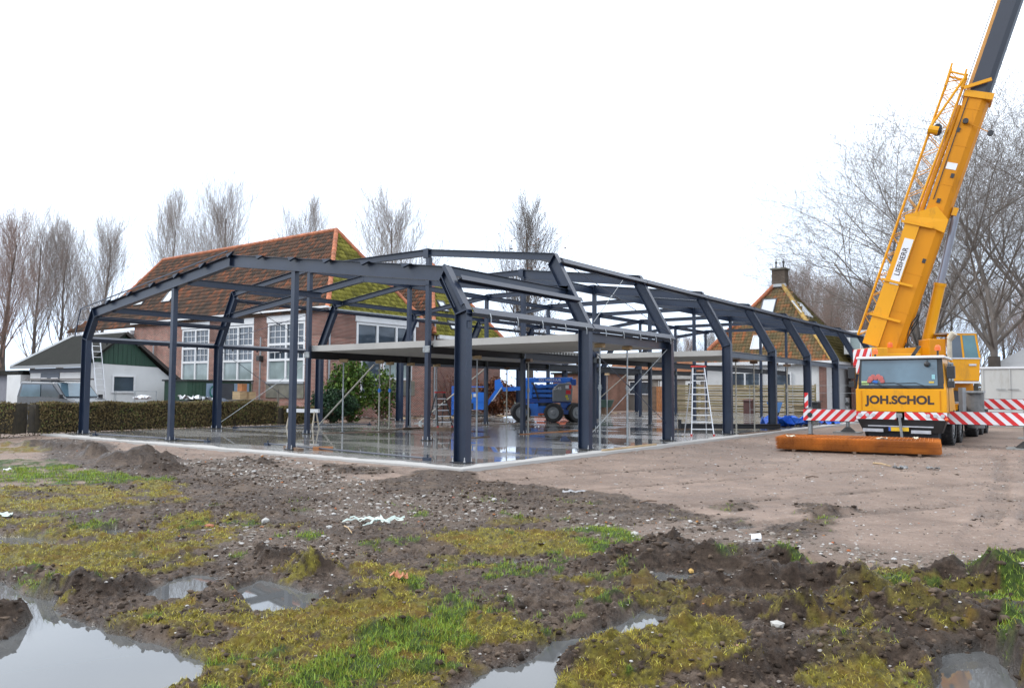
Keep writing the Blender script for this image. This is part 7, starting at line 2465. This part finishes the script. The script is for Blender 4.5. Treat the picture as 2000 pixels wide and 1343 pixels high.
TREES_L = [
 ('pr', -56.5, 12.4, 13.7, 1.15, 'reddish bare tree with a broad crown cut by the left picture edge', 1.3),
 ('pa', -61.2, 16.3, 14.9, 0.9, 'second bare poplar from the left edge, trunk over the barn roof', 1.0),
 ('pb', -61.6, 18.5, 14.3, 1.0, 'third bare poplar from the left, just left of the barn ridge', 1.1),
 ('pa', -68.6, 25.8, 17.1, 2.1, 'slim bare poplar between the barn and the school roof hip', 1.1),
 ('pb', -70.4, 33.2, 20.5, 0.4, 'bare poplar standing behind the left end of the school ridge', 0.85),
 ('pa', -64.2, 36.5, 21.6, 3.3, 'widest bare poplar behind the middle of the school roof', 1.15),
 ('pb', -63.1, 44.9, 20.4, 5.1, 'small poplar top just showing over the school ridge', 1.0),
 ('pa', -45.3, 43.1, 19.1, 4.4, 'bare tree behind the right slope of the school roof', 1.35),
]
TREES_R = [
 ('sa', -1.1, 60.8, 23.2, 0.5, 'broad bare tree whose crown spreads left behind the crane boom', 1.25),
 ('sb', 4.5, 57.5, 22.4, 2.2, 'thick-trunked bare tree rising directly behind the white container', 1.15),
 ('sa', 8.8, 63.1, 25.3, 3.6, 'bare tree whose trunk stands just beyond the right picture edge', 1.2),
]
TREES_F = [
 ('pb', -35.9, 86.5, 8.3, 5.5, 1.35),
 ('pr', -36.1, 92.8, 8.6, 0.1, 1.35),
 ('pa', -36.9, 102.2, 10.2, 1.2, 1.35),
 ('pr', -26.2, 106.7, 17.2, 2.9, 1.35),
 ('pr', -24.0, 106.2, 18.3, 0.9, 1.35),
 ('pa', -24.1, 114.0, 18.4, 4.0, 1.35),
 ('pr', -17.3, 95.4, 14.7, 0.3, 1.35),
 ('pb', -19.8, 113.2, 16.4, 2.8, 1.35),
 ('pr', -17.7, 113.1, 16.1, 4.7, 1.35),
 ('pr', -14.6, 107.4, 15.8, 2.7, 1.35),
 ('pa', -14.9, 121.1, 16.7, 0.2, 1.35),
 ('pr', -10.8, 112.1, 17.5, 2.6, 1.35),
 ('pr', -8.9, 117.1, 17.8, 5.0, 1.35),
 ('pb', -6.0, 117.8, 16.9, 3.5, 1.35),
 ('pa', -4.2, 128.2, 17.4, 5.1, 1.35),
 ('pa', -0.9, 133.0, 17.7, 4.2, 1.35),
 ('pr', 3.3, 117.9, 16.2, 3.4, 1.35),
]
COLX, COLY, COLH = -25.2, 38.0, 15.8
for (k, x, y, H, rz, label, wide) in TREES_L:
    put(k, x, y, H, label, group=GL, rz=rz, wide=wide)
ct_ = put('co', COLX, COLY, COLH, 'narrow upright tree with a few brown leaves rising behind the hall ridge', rz=1.0, wide=1.5)
n = 1300
P = rs.randn(n, 3) * np.array([[.75, .75, 3.6]]) + np.array([[0, 0, 8.5]])
P = P[(P[:, 2] > 2) & (P[:, 2] < 15)][:750]
leaf_cloud('leaves', P, .09, LEAFB, ct_)
for (k, x, y, H, rz, label, wide) in TREES_R:
    put(k, x, y, H, label, group='large bare trees at the right', rz=rz, wide=wide)
for (k, x, y, H, rz, wide) in TREES_F:
    put(k, x, y, H, 'pale bare tree in the distant wood behind the houses', group='distant wood of bare trees', rz=rz, wide=wide)
for k in protos:
    if k not in used_p:
        print('unused', k)
# low distant hedgerow
hr = thing('distant_hedgerow', 'long dim hedgerow on the horizon behind the site', 'hedgerow', (0, 0, 0))
hr['kind'] = 'stuff'
n = 16000
a = np.radians(view_az + rs.rand(n) * 110 - 55)
rr_ = 150 + rs.rand(n) * 12
P = np.stack([CAM.x + rr_ * np.cos(a), CAM.y + rr_ * np.sin(a), rs.rand(n) ** 1.2 * (3.2 + 2.2 * fbm(a * 20, a * 0 + 1, 1., 3, 60)) - .2], 1)
leaf_cloud('branches', P, .75, attr_mat('distant_branches', [(0, (.07, .065, .06)), (1, (.13, .12, .11))]), hr)
